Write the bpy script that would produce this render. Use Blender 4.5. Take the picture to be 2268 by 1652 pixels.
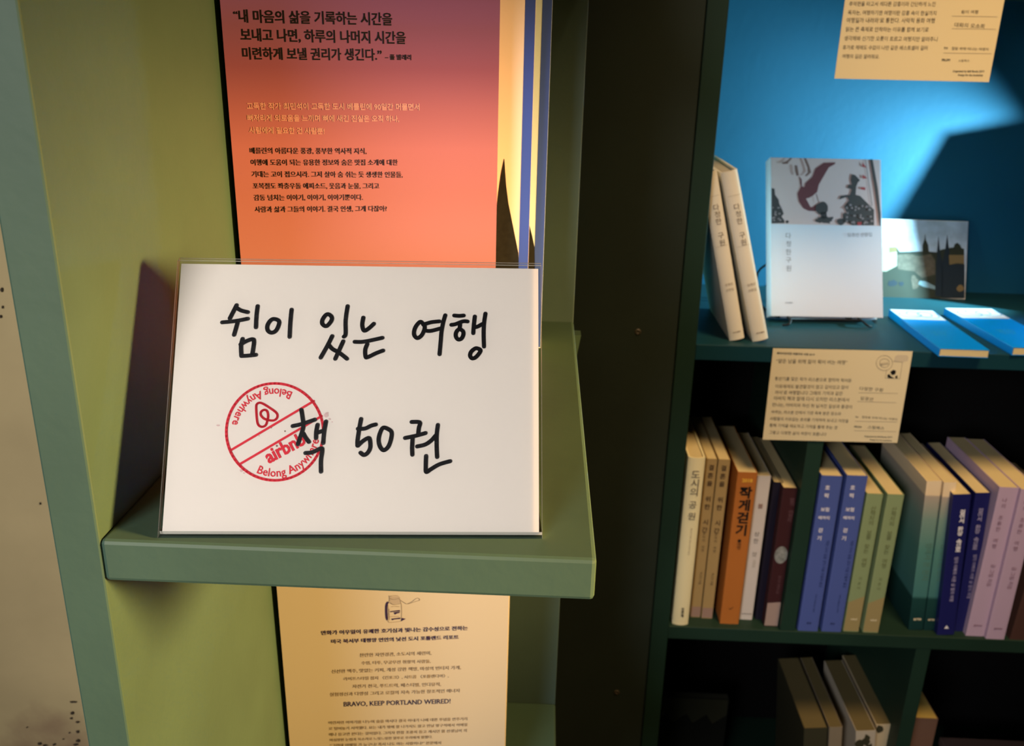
import bpy, bmesh, math, random
import numpy as np
from mathutils import Vector, Matrix

for o in list(bpy.data.objects):
    bpy.data.objects.remove(o)
random.seed(7)
SC = bpy.context.scene
COL = SC.collection

# ------------------------------------------------------------------ camera
W, H = 2268, 1652
CX, CY = W / 2, H / 2
vd = np.array([1212, 110.]); vv = np.array([1000, 6360.])
F = float(np.sqrt(-((vd - [CX, CY]) @ (vv - [CX, CY]))))
def camv(p): return np.array([p[0] - CX, -(p[1] - CY), -F])
_Y = camv(vd); _Y /= np.linalg.norm(_Y)
_Z = -camv(vv); _Z /= np.linalg.norm(_Z)
_Z = _Z - _Y * (_Y @ _Z); _Z /= np.linalg.norm(_Z)
_X = np.cross(_Y, _Z)
RM = np.array([_X, _Y, _Z])
CZ = 1.45
C0 = np.array([0, 0, CZ])
cam = bpy.data.cameras.new('camera')
camo = bpy.data.objects.new('camera', cam); COL.objects.link(camo)
m = Matrix([list(RM[i]) + [0] for i in range(3)] + [[0, 0, 0, 1]])
m.translation = Vector(C0)
camo.matrix_world = m
cam.sensor_width = 36; cam.lens = F / W * 36
cam.clip_start = 0.01; cam.clip_end = 50
cam.dof.use_dof = True; cam.dof.focus_distance = 0.40; cam.dof.aperture_fstop = 19
SC.camera = camo

# ------------------------------------------------------------------ world, lights, exposure
wd = bpy.data.worlds.new('world'); SC.world = wd; wd.use_nodes = True
bg = wd.node_tree.nodes['Background']
bg.inputs[0].default_value = (1.0, 0.82, 0.55, 1); bg.inputs[1].default_value = 0.010
SC.view_settings.view_transform = 'Standard'; SC.view_settings.look = 'None'
SC.view_settings.exposure = 0; SC.view_settings.gamma = 1
SC.view_settings.use_curve_mapping = False

def point(name, loc, power, color, radius):
    l = bpy.data.lights.new(name, 'POINT'); l.energy = power; l.color = color; l.shadow_soft_size = radius
    o = bpy.data.objects.new(name, l); o.location = loc; COL.objects.link(o); return o
def area(name, loc, target, power, color, sx, sy, spread=180):
    l = bpy.data.lights.new(name, 'AREA'); l.shape = 'RECTANGLE'; l.size = sx; l.size_y = sy
    l.energy = power; l.color = color; l.spread = math.radians(spread)
    o = bpy.data.objects.new(name, l); o.location = loc
    o.rotation_euler = (Vector(target) - Vector(loc)).to_track_quat('-Z', 'Y').to_euler(); COL.objects.link(o); return o
def spot(name, loc, target, power, color, angle, blend, radius):
    l = bpy.data.lights.new(name, 'SPOT'); l.energy = power; l.color = color; l.spot_size = math.radians(angle); l.spot_blend = blend; l.shadow_soft_size = radius
    o = bpy.data.objects.new(name, l); o.location = loc
    o.rotation_euler = (Vector(target) - Vector(loc)).to_track_quat('-Z', 'Y').to_euler(); COL.objects.link(o); return o
WARM = (1.0, 0.56, 0.20)
spot('warm_side_lamp', (0.90, 0.10, CZ + 0.04), (-0.15, 0.41, CZ - 0.27), 190, WARM, 37, .85, 0.10)
spot('warm_track_spot', (0.52, 0.36, CZ + 0.85), (0.44, 0.92, CZ - 0.37), 70, (1.0, .64, .32), 48, .7, 0.20)
spot('shelf_led_light', (0.72, 1.065, CZ - 0.18), (0.40, 1.19, CZ - 0.180), 64, (0.48, 0.90, 1.0), 86, 1.0, 0.0035)
spot('left_room_light', (-0.60, -0.90, CZ + 0.22), (-0.18, 0.35, CZ - 0.26), 80, (1.0, 0.95, 0.98), 44, .9, 0.26)

# ------------------------------------------------------------------ unproject helpers
def ray(p): return RM @ camv(p)
def hitY(p, y): r = ray(p); return C0 + r * (y / r[1])
def hitX(p, x): r = ray(p); return C0 + r * (x / r[0])
def hitZ(p, z): r = ray(p); return C0 + r * ((z - CZ) / r[2])
def hitP(p, P0, n):
    r = ray(p); return C0 + r * (((P0 - C0) @ n) / (r @ n))
A = lambda *a: np.array(a, float)

# ------------------------------------------------------------------ materials
MATS = {}
def mat(name, col, rough=0.6, spec=0.3, bump=0.0, bscale=200, mott=0.0, mscale=8, metal=0.0, col2=None):
    if name in MATS: return MATS[name]
    m = bpy.data.materials.new(name); m.use_nodes = True; nt = m.node_tree; b = nt.nodes['Principled BSDF']
    c = tuple(col) + (1,)
    b.inputs['Base Color'].default_value = c; b.inputs['Roughness'].default_value = rough
    b.inputs['Specular IOR Level'].default_value = spec; b.inputs['Metallic'].default_value = metal
    if mott or bump:
        tc = nt.nodes.new('ShaderNodeTexCoord')
    if mott:
        n = nt.nodes.new('ShaderNodeTexNoise'); n.inputs['Scale'].default_value = mscale; n.inputs['Detail'].default_value = 5
        nt.links.new(tc.outputs['Object'], n.inputs['Vector'])
        mx = nt.nodes.new('ShaderNodeMix'); mx.data_type = 'RGBA'
        k2 = col2 if col2 else tuple(x * (1 - mott) for x in col)
        mx.inputs[6].default_value = c; mx.inputs[7].default_value = tuple(k2) + (1,)
        r = nt.nodes.new('ShaderNodeMapRange'); r.inputs[1].default_value = .35; r.inputs[2].default_value = .68
        nt.links.new(n.outputs[0], r.inputs[0]); nt.links.new(r.outputs[0], mx.inputs[0])
        nt.links.new(mx.outputs[2], b.inputs['Base Color'])
    if bump:
        n2 = nt.nodes.new('ShaderNodeTexNoise'); n2.inputs['Scale'].default_value = bscale; n2.inputs['Detail'].default_value = 3
        nt.links.new(tc.outputs['Object'], n2.inputs['Vector'])
        bp = nt.nodes.new('ShaderNodeBump'); bp.inputs['Strength'].default_value = bump; bp.inputs['Distance'].default_value = .001
        nt.links.new(n2.outputs[0], bp.inputs['Height']); nt.links.new(bp.outputs[0], b.inputs['Normal'])
    MATS[name] = m; return m
def rampmat(name, stops, rough=0.5, spec=0.3, axis='Z', noise=0.0):
    m = bpy.data.materials.new(name); m.use_nodes = True; nt = m.node_tree; b = nt.nodes['Principled BSDF']
    b.inputs['Roughness'].default_value = rough; b.inputs['Specular IOR Level'].default_value = spec
    tc = nt.nodes.new('ShaderNodeTexCoord'); sp = nt.nodes.new('ShaderNodeSeparateXYZ'); cr = nt.nodes.new('ShaderNodeValToRGB')
    nt.links.new(tc.outputs['Generated'], sp.inputs[0])
    src = sp.outputs[axis]
    if noise:
        n = nt.nodes.new('ShaderNodeTexNoise'); n.inputs['Scale'].default_value = 3; nt.links.new(tc.outputs['Generated'], n.inputs['Vector'])
        ma = nt.nodes.new('ShaderNodeMath'); ma.operation = 'MULTIPLY_ADD'; ma.inputs[1].default_value = noise
        nt.links.new(n.outputs[0], ma.inputs[0]); nt.links.new(src, ma.inputs[2]); src = ma.outputs[0]
    nt.links.new(src, cr.inputs[0]); nt.links.new(cr.outputs[0], b.inputs['Base Color'])
    e = cr.color_ramp.elements
    while len(e) > 1: e.remove(e[-1])
    e[0].position = stops[0][0]; e[0].color = tuple(stops[0][1]) + (1,)
    for p, c in stops[1:]:
        q = e.new(p); q.color = tuple(c) + (1,)
    MATS[name] = m; return m

M_green = mat('sage_green_paint', (0.057, 0.110, 0.072), 0.55, 0.35, bump=.14, bscale=120, mott=.14, mscale=14)
M_dark = mat('dark_green_paint', (0.012, 0.038, 0.024), 0.55, 0.3, bump=.14, bscale=120, mott=.2, mscale=9)
M_board = mat('black_brown_paint', (0.024, 0.036, 0.026), 0.6, 0.25, bump=.25, bscale=140, mott=.15, mscale=10)
M_blue = mat('blue_paint', (0.004, 0.078, 0.150), 0.6, 0.25, bump=.14, bscale=120, mott=.08, mscale=10)
M_wall = mat('beige_plaster', (0.58, 0.46, 0.23), 0.85, 0.15, bump=.6, bscale=60, mott=.25, mscale=5)
M_floor = mat('dark_floor', (0.10, 0.08, 0.06), 0.6, 0.3, bump=.2, mott=.3)
M_page = mat('page_edges', (0.66, 0.56, 0.30), 0.85, 0.1, bump=.5, bscale=900)
M_paper = mat('white_paper', (0.94, 0.85, 0.73), 0.7, 0.2)
M_card = mat('cream_card', (0.74, 0.66, 0.42), 0.75, 0.15)
M_black = mat('black_ink', (0.008, 0.007, 0.007), 0.6, 0.2)
M_marker = mat('marker_ink', (0.010, 0.009, 0.010), 0.45, 0.3)
M_red = mat('red_stamp_ink', (0.80, 0.045, 0.065), 0.7, 0.1)
M_redfaint = mat('faint_red_ink', (0.78, 0.55, 0.50), 0.7, 0.1)
M_pinkink = mat('pale_pink_ink', (0.62, 0.33, 0.27), 0.6, 0.2)
M_grey = mat('grey_ink', (0.14, 0.11, 0.07), 0.7, 0.1)
M_lgrey = mat('light_grey_ink', (0.34, 0.28, 0.18), 0.7, 0.1)
M_whiteink = mat('white_ink', (0.85, 0.85, 0.85), 0.6, 0.2)
M_wire = mat('black_wire', (0.006, 0.006, 0.007), 0.6, 0.2)
M_screw = mat('screw_metal', (0.06, 0.05, 0.03), 0.5, 0.5)

def clear_mat():
    m = bpy.data.materials.new('clear_acrylic'); m.use_nodes = True; nt = m.node_tree; nt.nodes.clear()
    out = nt.nodes.new('ShaderNodeOutputMaterial'); mx = nt.nodes.new('ShaderNodeMixShader')
    t = nt.nodes.new('ShaderNodeBsdfTransparent'); g = nt.nodes.new('ShaderNodeBsdfGlossy'); g.inputs['Roughness'].default_value = .04
    t.inputs[0].default_value = (.97, .975, .97, 1)
    fr = nt.nodes.new('ShaderNodeFresnel'); fr.inputs['IOR'].default_value = 1.25
    nt.links.new(fr.outputs[0], mx.inputs[0]); nt.links.new(t.outputs[0], mx.inputs[1]); nt.links.new(g.outputs[0], mx.inputs[2])
    nt.links.new(mx.outputs[0], out.inputs[0]); return m
M_clear = clear_mat()
def edge_mat():
    m = bpy.data.materials.new('polished_acrylic_edge'); m.use_nodes = True; nt = m.node_tree; nt.nodes.clear()
    out = nt.nodes.new('ShaderNodeOutputMaterial'); mx = nt.nodes.new('ShaderNodeMixShader'); mx.inputs[0].default_value = .75
    t = nt.nodes.new('ShaderNodeBsdfTransparent'); p = nt.nodes.new('ShaderNodeBsdfPrincipled')
    p.inputs['Base Color'].default_value = (.80, .76, .64, 1); p.inputs['Roughness'].default_value = .25
    nt.links.new(t.outputs[0], mx.inputs[1]); nt.links.new(p.outputs[0], mx.inputs[2]); nt.links.new(mx.outputs[0], out.inputs[0]); return m
M_edge = edge_mat()

# ------------------------------------------------------------------ object helpers
def root(name, loc, label, cat, group=None):
    o = bpy.data.objects.new(name, None); o.empty_display_size = .02; o.location = Vector(loc); COL.objects.link(o)
    o['label'] = label; o['category'] = cat
    if group: o['group'] = group
    return o
def mesh_obj(name, verts, faces, mats, parent=None, fmats=None, smooth=False):
    """verts in world coordinates; the mesh is stored relative to its thing's base"""
    me = bpy.data.meshes.new(name)
    base = np.zeros(3)
    p = parent
    while p is not None:
        base = base + np.array(p.location); p = p.parent
    v = [tuple(np.asarray(q, float) - base) for q in verts]
    me.from_pydata(v, [], faces)
    if not isinstance(mats, (list, tuple)): mats = [mats]
    for mm in mats: me.materials.append(mm)
    if fmats:
        for i, f in enumerate(me.polygons): f.material_index = fmats[i]
    if smooth:
        for f in me.polygons: f.use_smooth = True
    me.update()
    o = bpy.data.objects.new(name, me); COL.objects.link(o)
    if parent is not None: o.parent = parent
    return o
BF = [(0, 3, 2, 1), (4, 5, 6, 7), (0, 1, 5, 4), (1, 2, 6, 5), (2, 3, 7, 6), (3, 0, 4, 7)]
def boxv(O, a, b, c):
    O, a, b, c = map(lambda q: np.asarray(q, float), (O, a, b, c))
    if np.cross(a, b) @ c < 0: O, a = O + a, -a
    return [O, O + a, O + a + b, O + b, O + c, O + a + c, O + a + b + c, O + b + c]
def box(name, O, a, b, c, mt, parent=None, bev=0.0, seg=2):
    v = boxv(O, a, b, c)
    o = mesh_obj(name, v, BF, mt, parent)
    if bev:
        bm = bmesh.new(); bm.from_mesh(o.data)
        bmesh.ops.bevel(bm, geom=list(bm.edges), offset=bev, segments=seg, affect='EDGES', profile=.5)
        bm.to_mesh(o.data); bm.free()
        for f in o.data.polygons: f.use_smooth = False
    return o
def bx(name, x0, x1, y0, y1, z0, z1, mt, parent=None, bev=0.0):
    """axis box, z given relative to the camera height"""
    return box(name, (x0, y0, z0 + CZ), (x1 - x0, 0, 0), (0, y1 - y0, 0), (0, 0, z1 - z0), mt, parent, bev)
def prism(name, pts, d, mt, parent=None):
    n = len(pts); v = [np.asarray(p, float) for p in pts] + [np.asarray(p, float) + d for p in pts]
    f = [tuple(range(n))[::-1], tuple(range(n, 2 * n))] + [(i, (i + 1) % n, n + (i + 1) % n, n + i) for i in range(n)]
    # orientation
    nn = np.cross(v[1] - v[0], v[2] - v[0])
    if nn @ d < 0: f = [t[::-1] for t in f]
    return mesh_obj(name, v, f, mt, parent)
def catmull(pts, k=6, closed=False):
    P = [np.asarray(p, float) for p in pts]
    if closed and np.allclose(P[0], P[-1]): P = P[:-1]
    n = len(P); out = []
    rng = range(n) if closed else range(n - 1)
    for i in rng:
        p0 = P[(i - 1) % n] if closed or i > 0 else P[0]
        p1 = P[i]; p2 = P[(i + 1) % n]
        p3 = P[(i + 2) % n] if closed or i < n - 2 else P[-1]
        for j in range(k):
            t = j / k
            out.append(.5 * ((2 * p1) + (p2 - p0) * t + (2 * p0 - 5 * p1 + 4 * p2 - p3) * t * t + (3 * p1 - p0 - 3 * p2 + p3) * t ** 3))
    out.append(P[0] if closed else P[-1])
    return out
def tube(name, pts, r, mt, parent=None, seg=8, smooth_k=5):
    pts = catmull(pts, smooth_k) if smooth_k else [np.asarray(p, float) for p in pts]
    V = []; Fc = []
    up = np.array([0.13, 0.31, 0.94])
    for i, p in enumerate(pts):
        t = pts[min(i + 1, len(pts) - 1)] - pts[max(i - 1, 0)]; t = t / (np.linalg.norm(t) + 1e-12)
        s = np.cross(t, up); s /= np.linalg.norm(s) + 1e-12; q = np.cross(s, t)
        for k in range(seg):
            an = 2 * math.pi * k / seg; V.append(p + r * (math.cos(an) * s + math.sin(an) * q))
    for i in range(len(pts) - 1):
        for k in range(seg):
            a = i * seg + k; b = i * seg + (k + 1) % seg
            Fc.append((a, b, b + seg, a + seg))
    Fc.append(tuple(range(seg))); Fc.append(tuple(range((len(pts) - 1) * seg, len(pts) * seg))[::-1])
    return mesh_obj(name, V, Fc, mt, parent, smooth=True)

# ---- text
# lettering shapes: per character its advance and outline contours (start point, then steps), 250 units per em
GLYPHS = {
'!': (68,(20,136,1,-27,9,-55,4,-4,4,4,10,82,-4,28,-10,9,-11,-9),(34,28,-11,-5,-4,-10,4,-11,11,-4,11,4,4,11,-4,10)),
"'": (47,(18,116,11,0,6,34,0,29,-22,0,0,-29)),
'(': (81,(42,58,9,63,27,53,-13,0,-36,-54,-13,-62,13,-62,36,-54,13,0,-27,53)),
')': (81,(39,58,-9,-63,-27,-53,13,0,36,54,13,62,-13,62,-36,54,-13,0,27,-53)),
',': (55,(15,-30,22,15,7,22,-5,17,-13,7,-10,-4,-4,-11,3,-9,9,-4,-1,-15,-8,-13)),
'-': (81,(71,67,-61,0,0,-23,61,0)),
'.': (55,(27,28,-10,-5,-5,-10,5,-11,10,-4,11,4,4,11,-4,10)),
'0': (125,(118,85,-16,64,-40,24,-39,-24,-15,-64,15,-63,39,-24,40,24),(93,85,-8,-47,-23,-17,-22,17,-8,47,8,47,22,18,23,-18)),
'1': (125,(75,171,-24,0,0,-171,24,0)),
'2': (125,(117,23,-66,0,41,55,12,42,-14,38,-38,15,-20,-4,-20,-12,0,-31,20,18,19,5,20,-9,9,-23,-3,-19,-9,-18,-28,-40,-31,-38,0,-2,108,0)),
'8': (125,(117,46,-6,24,-18,17,16,17,6,19,-15,36,-36,14,-37,-14,-15,-35,5,-21,15,-16,-18,-17,-6,-24,16,-34,39,-14,38,14),(90,124,-8,-18,-19,-8,-19,8,-7,18,7,19,20,7,19,-8),(93,48,-8,-19,-23,-8,-21,8,-8,19,8,20,22,7,21,-8)),
'9': (125,(47,-2,49,50,19,63,-15,44,-39,18,-38,-16,-14,-35,14,-35,34,-14,14,1,13,6,-17,-33,-35,-31),(34,123,7,19,21,8,20,-10,8,-21,-1,-14,-14,-7,-13,-2,-20,8)),
':': (55,(27,115,-10,-5,-5,-10,5,-11,10,-4,11,4,4,11,-4,10),(27,28,-10,-5,-5,-10,5,-11,10,-4,11,4,4,11,-4,10)),
';': (55,(15,-29,21,14,8,25,-5,16,-12,7,-11,-4,-4,-11,4,-10,9,-5,-1,-14,-9,-13),(42,100,-4,10,-11,5,-10,-5,-5,-10,5,-11,10,-4,11,4)),
'>': (146,(132,78,0,21,-118,50,0,-21,94,-39,-94,-39,0,-22)),
'?': (83,(21,149,11,1,11,-4,5,-12,-28,-67,3,-14,12,-9,38,93,-10,24,-31,12),(39,28,-11,-5,-4,-10,4,-11,11,-4,10,4,5,11,-5,10)),
'A': (167,(91,172,-18,0,-73,-172,25,0,22,50,72,0,23,-50,25,0),(82,134,27,-62,-53,0)),
'B': (141,(19,0,58,0,46,15,13,31,-11,29,-30,16,19,14,7,22,-13,30,-40,14,-49,0),(43,149,23,0,23,-8,7,-16,-9,-21,-27,-6,-17,0),(43,76,30,0,28,-8,10,-19,-8,-18,-29,-9,-31,0)),
'D': (188,(19,0,67,0,66,26,24,59,-22,58,-69,28,-66,0),(44,149,37,0,53,-19,17,-45,-14,-39,-54,-24,-39,0)),
'E': (125,(116,171,-97,0,0,-171,99,0,0,22,-75,0,0,53,70,0,0,22,-70,0,0,52,73,0)),
'F': (117,(110,171,-91,0,0,-171,25,0,0,79,66,0,0,22,-66,0,0,48,66,0)),
'I': (62,(44,171,-25,0,0,-171,25,0)),
'K': (164,(71,90,75,81,-31,0,-72,-78,0,78,-24,0,0,-171,24,0,0,84,87,-84,34,0)),
'L': (123,(43,171,-24,0,0,-171,101,0,0,22,-77,0)),
'M': (195,(177,171,-22,0,-57,-70,-57,70,-23,0,0,-171,25,0,0,133,53,-66,4,0,53,66,0,-133,24,0)),
'N': (195,(177,171,-23,0,0,-132,-116,132,-19,0,0,-171,23,0,0,131,114,-131,21,0)),
'O': (206,(11,85,25,-61,66,-26,68,26,25,61,-25,62,-67,26,-67,-26),(37,85,18,47,48,18,47,-18,19,-47,-19,-46,-47,-19,-48,19)),
'P': (128,(18,171,0,-171,24,0,0,74,26,0,43,14,14,34,-13,34,-41,15),(42,149,29,0,23,-9,6,-17,-8,-20,-22,-7,-28,0)),
'R': (151,(19,171,0,-171,25,0,0,74,10,0,19,-6,26,-33,23,-35,29,0,-41,62,-20,19,21,16,7,26,-15,35,-41,13),(44,150,16,0,25,-7,8,-19,-7,-19,-26,-9,-16,0)),
'S': (115,(100,161,-19,9,-19,3,-38,-13,-14,-33,37,-47,37,-39,-7,-14,-21,-7,-24,6,-21,19,0,-31,22,-12,26,-4,34,13,14,33,-37,51,-37,36,7,14,20,6,19,-4,21,-14)),
'T': (151,(147,171,-143,0,0,-22,59,0,0,-149,25,0,0,149,59,0)),
'U': (177,(162,171,-24,0,0,-100,-3,-21,-8,-16,-16,-10,-24,-4,-20,4,-17,11,-8,13,-2,22,0,101,-25,0,0,-106,22,-51,49,-16,57,19,19,50)),
'V': (151,(151,171,-24,0,-51,-120,-51,120,-25,0,74,-173,5,0)),
'W': (261,(260,171,-24,0,-46,-118,-48,118,-23,0,-47,-118,-47,118,-25,0,69,-173,5,0,56,140,56,-140,5,0)),
'a': (107,(103,20,-12,-6,-3,1,-1,5,0,58,-12,28,-29,9,-21,-4,-16,-12,0,-24,17,14,18,5,15,-5,6,-15,0,-6,-20,-7,-26,-12,-12,-24,7,-19,20,-8,15,3,15,8,6,-9,11,-2,10,2,12,7),(65,23,-10,-7,-10,-2,-11,4,-5,11,11,16,25,11)),
'b': (125,(37,171,-22,0,0,-165,19,-6,23,-2,44,16,16,45,-14,40,-35,16,-16,-3,-15,-8),(37,83,13,9,12,3,23,-11,9,-29,-10,-26,-24,-10,-23,3)),
'c': (110,(98,107,-15,5,-17,3,-41,-17,-15,-44,16,-40,41,-16,19,2,15,4,0,22,-16,-5,-14,-2,-28,10,-10,27,10,28,24,10,15,-2,16,-9)),
'd': (128,(113,171,-22,0,0,-61,-24,5,-40,-16,-16,-40,15,-43,40,-16,47,0),(91,19,-23,0,-27,10,-7,27,10,28,26,11,10,-1,11,-4)),
'e': (120,(110,33,-20,-10,-20,-4,-25,9,-12,25,79,0,-14,46,-35,16,-38,-16,-15,-41,14,-42,41,-18,24,3,21,10),(33,68,10,20,20,7,19,-7,8,-20)),
'f': (62,(74,171,-25,1,-17,-10,-10,-16,-4,-25,0,-9,-16,0,0,-20,16,0,0,-92,22,0,0,92,21,0,0,20,-21,0,0,11,5,20,19,8,10,-2)),
'g': (107,(105,112,-46,0,-36,-10,-13,-29,2,-11,4,-9,8,-9,11,-6,-13,-6,-5,-10,3,-7,8,-7,-21,-12,-7,-20,15,-24,37,-10,39,10,14,26,-7,19,-26,13,-25,6,-9,8,17,10,29,11,7,11,3,15,-3,12,-9,12,23,0),(74,73,-6,-15,-15,-6,-17,6,-6,15,7,14,15,6,16,-6),(83,-24,-8,-11,-23,-5,-23,5,-8,12,7,13,19,4,23,-3)),
'h': (125,(38,171,-23,0,0,-171,23,0,0,81,14,12,14,4,16,-8,6,-19,0,-70,22,0,0,69,-11,34,-27,12,-19,-5,-15,-12)),
'i': (55,(39,112,-23,0,0,-112,23,0),(41,146,-4,10,-9,4,-10,-4,-4,-10,4,-9,10,-4,9,4)),
'j': (55,(38,112,-23,0,0,-128,-4,-16,-13,-9,17,-17,17,16,6,27),(40,146,-4,10,-9,4,-10,-4,-4,-10,4,-9,10,-4,9,4)),
'k': (120,(115,112,-26,0,-50,-55,56,-57,30,0,-58,57),(38,171,-22,0,0,-171,22,0)),
'l': (55,(39,171,-23,0,0,-171,23,0)),
'm': (193,(15,112,0,-112,22,0,0,82,13,11,15,3,14,-6,6,-20,0,-70,23,0,0,82,12,10,13,4,16,-7,7,-19,0,-70,22,0,0,71,-10,31,-27,13,-21,-6,-17,-15,-14,15,-19,6,-16,-5,-17,-12,0,14)),
'n': (125,(38,112,-23,0,0,-112,23,0,0,81,14,12,14,4,16,-8,6,-19,0,-70,22,0,0,69,-11,34,-27,12,-19,-5,-15,-12)),
'o': (138,(68,115,-42,-17,-17,-41,17,-42,42,-17,44,16,17,43,-17,41),(68,95,27,-11,11,-27,-10,-29,-28,-10,-26,11,-10,28,10,27)),
'p': (125,(37,3,11,-4,11,-1,41,16,16,41,-16,43,-47,14,-39,0,0,-170,23,0),(37,92,20,0,27,-9,9,-27,-10,-28,-25,-10,-11,1,-10,4)),
'r': (99,(17,112,0,-112,23,0,0,59,7,24,20,10,10,-3,11,-8,11,20,-13,9,-13,4,-16,-7,-17,-21,0,25)),
's': (96,(81,105,-17,7,-16,3,-27,-9,-10,-22,26,-33,27,-21,-5,-9,-12,-4,-16,4,-21,11,0,-24,20,-8,19,-2,27,9,10,24,-5,15,-20,16,-21,14,-6,9,4,7,11,3,14,-3,18,-9)),
't': (83,(42,136,-42,-41,0,-3,20,0,0,-59,9,-25,27,-10,13,2,14,5,0,21,-13,-6,-12,-2,-11,3,-5,14,0,57,35,0,0,20,-35,0)),
'u': (125,(109,0,0,112,-22,0,0,-80,-12,-12,-15,-4,-17,7,-6,18,0,71,-22,0,0,-69,11,-34,28,-11,17,4,16,12,0,-14)),
'v': (110,(52,-2,7,0,50,114,-24,0,-30,-69,-30,69,-24,0)),
'w': (180,(98,112,-16,0,-29,-68,-29,68,-24,0,50,-114,7,0,33,78,33,-78,7,0,50,114,-24,0,-29,-68)),
'x': (125,(122,112,-29,0,-32,-38,-33,38,-28,0,47,-55,-47,-57,28,0,33,40,36,-40,28,0,-49,57)),
'y': (110,(110,112,-25,0,-29,-63,-31,63,-25,0,44,-88,-39,-82,25,0)),
'z': (104,(101,112,-96,0,0,-20,57,0,-59,-92,98,0,0,20,-60,0)),
'–': (125,(127,71,-129,0,0,-16,129,0)),
'’': (55,(15,111,21,15,7,24,-4,16,-12,7,-11,-4,-4,-11,3,-10,10,-5,-1,-14,-9,-13)),
'“': (107,(93,173,-21,-14,-7,-24,4,-17,13,-7,10,4,5,12,-4,10,-10,4,1,14,9,13),(39,173,-21,-14,-8,-24,5,-17,12,-7,11,4,4,12,-4,10,-9,4,1,14,9,13)),
'”': (107,(68,111,21,15,8,24,-5,16,-12,7,-11,-4,-4,-11,3,-10,10,-5,-1,-14,-9,-13),(14,111,21,15,7,24,-5,16,-12,7,-10,-4,-5,-11,4,-10,10,-5,-1,-14,-9,-13)),
'▲': (252,(12,0,114,193,114,-193)),
'●': (228,(114,-3,-19,2,-18,6,-16,8,-13,12,-12,14,-9,16,-5,17,-2,19,2,19,5,17,9,16,12,14,13,12,16,9,18,5,19,2,19,-2,17,-5,16,-9,14,-12,12,-14,8,-16,6,-17,2,-19,-2,-19,-6,-17,-8,-16,-12,-14,-14,-12,-16,-8,-17,-6)),
'✓': (220,(27,82,14,14,47,-45,96,96,15,-15,-111,-111)),
'〈': (250,(237,-14,-70,109,70,109,-16,8,-74,-117,74,-117)),
'〉': (250,(13,-14,16,-8,74,117,-74,117,-16,-8,70,-109)),
'가': (230,(166,207,0,-226,20,0,0,117,36,0,0,17,-36,0,0,92),(24,183,0,-18,83,0,-27,-72,-66,-53,11,-16,79,69,24,90)),
'각': (230,(41,64,0,-17,126,0,0,-67,21,0,0,84),(167,207,0,-133,21,0,0,58,33,0,0,18,-33,0,0,57),(22,192,0,-16,82,0,-27,-51,-65,-32,9,-16,77,43,28,72)),
'간': (230,(167,207,0,-165,21,0,0,79,33,0,0,17,-33,0,0,69),(22,189,0,-17,83,0,-28,-53,-64,-35,9,-17,77,47,28,75),(47,58,0,-73,151,0,0,18,-130,0,0,55)),
'감': (230,(46,68,0,-84,142,0,0,84),(168,51,0,-50,-102,0,0,50),(167,207,0,-128,21,0,0,56,33,0,0,17,-33,0,0,55),(22,192,0,-17,82,0,-27,-50,-65,-32,9,-17,77,43,29,73)),
'강': (230,(117,69,-54,-12,-20,-32,20,-32,54,-12,54,12,20,32,-20,32),(117,52,39,-7,14,-20,-14,-20,-39,-8,-39,8,-14,20,14,20),(167,207,0,-135,21,0,0,59,33,0,0,17,-33,0,0,59),(23,190,0,-17,81,0,-27,-51,-64,-34,8,-17,78,45,28,74)),
'같': (230,(167,207,0,-121,21,0,0,51,33,0,0,17,-33,0,0,53),(23,191,0,-17,82,0,-26,-46,-66,-29,9,-17,77,39,29,70),(46,-16,148,0,0,15,-128,0,0,24,121,0,0,15,-121,0,0,22,123,0,0,16,-143,0)),
'개': (230,(134,201,0,-209,20,0,0,107,30,0,0,-119,20,0,0,227,-20,0,0,-91,-30,0,0,85),(21,178,0,-17,68,0,-20,-66,-56,-51,12,-15,66,66,18,83)),
'거': (230,(125,116,0,-17,53,0,0,-119,20,0,0,227,-20,0,0,-91),(22,182,0,-16,83,0,-25,-72,-67,-54,11,-16,79,69,23,89)),
'건': (230,(129,137,0,-17,49,0,0,-80,21,0,0,167,-21,0,0,-70),(27,189,0,-17,80,0,-28,-54,-63,-36,9,-16,76,48,29,75),(56,57,0,-72,148,0,0,18,-127,0,0,54)),
'걷': (230,(27,192,0,-17,79,0,-27,-50,-64,-33,8,-16,77,43,28,73),(129,147,0,-17,49,0,0,-52,21,0,0,129,-21,0,0,-60),(53,-16,150,0,0,17,-130,0,0,48,126,0,0,17,-146,0)),
'걸': (230,(129,153,0,-17,49,0,0,-45,21,0,0,116,-21,0,0,-54),(28,196,0,-17,77,0,-26,-47,-63,-29,7,-17,76,40,28,70),(54,-17,152,0,0,16,-132,0,0,27,125,0,0,55,-146,0,0,-17,125,0,0,-23,-124,0)),
'것': (230,(129,143,0,-17,49,0,0,-72,21,0,0,153,-21,0,0,-64),(27,189,0,-17,79,0,-26,-52,-64,-35,9,-17,76,46,27,75),(115,73,0,-10,-22,-42,-53,-23,8,-17,46,18,32,33,30,-33,46,-17,9,16,-53,23,-22,42,0,10)),
'게': (230,(185,207,0,-227,20,0,0,227),(22,178,0,-17,67,0,-22,-65,-54,-52,12,-15,40,32,26,37,47,0,0,-106,19,0,0,209,-19,0,0,-87,-39,0,8,31,2,33)),
'겨': (230,(115,84,0,-17,63,0,0,-86,20,0,0,226,-20,0,0,-62,-55,0,3,37,-104,0,0,-16,84,0,-26,-72,-67,-54,11,-17,62,47,33,58,59,0,0,-44)),
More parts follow.
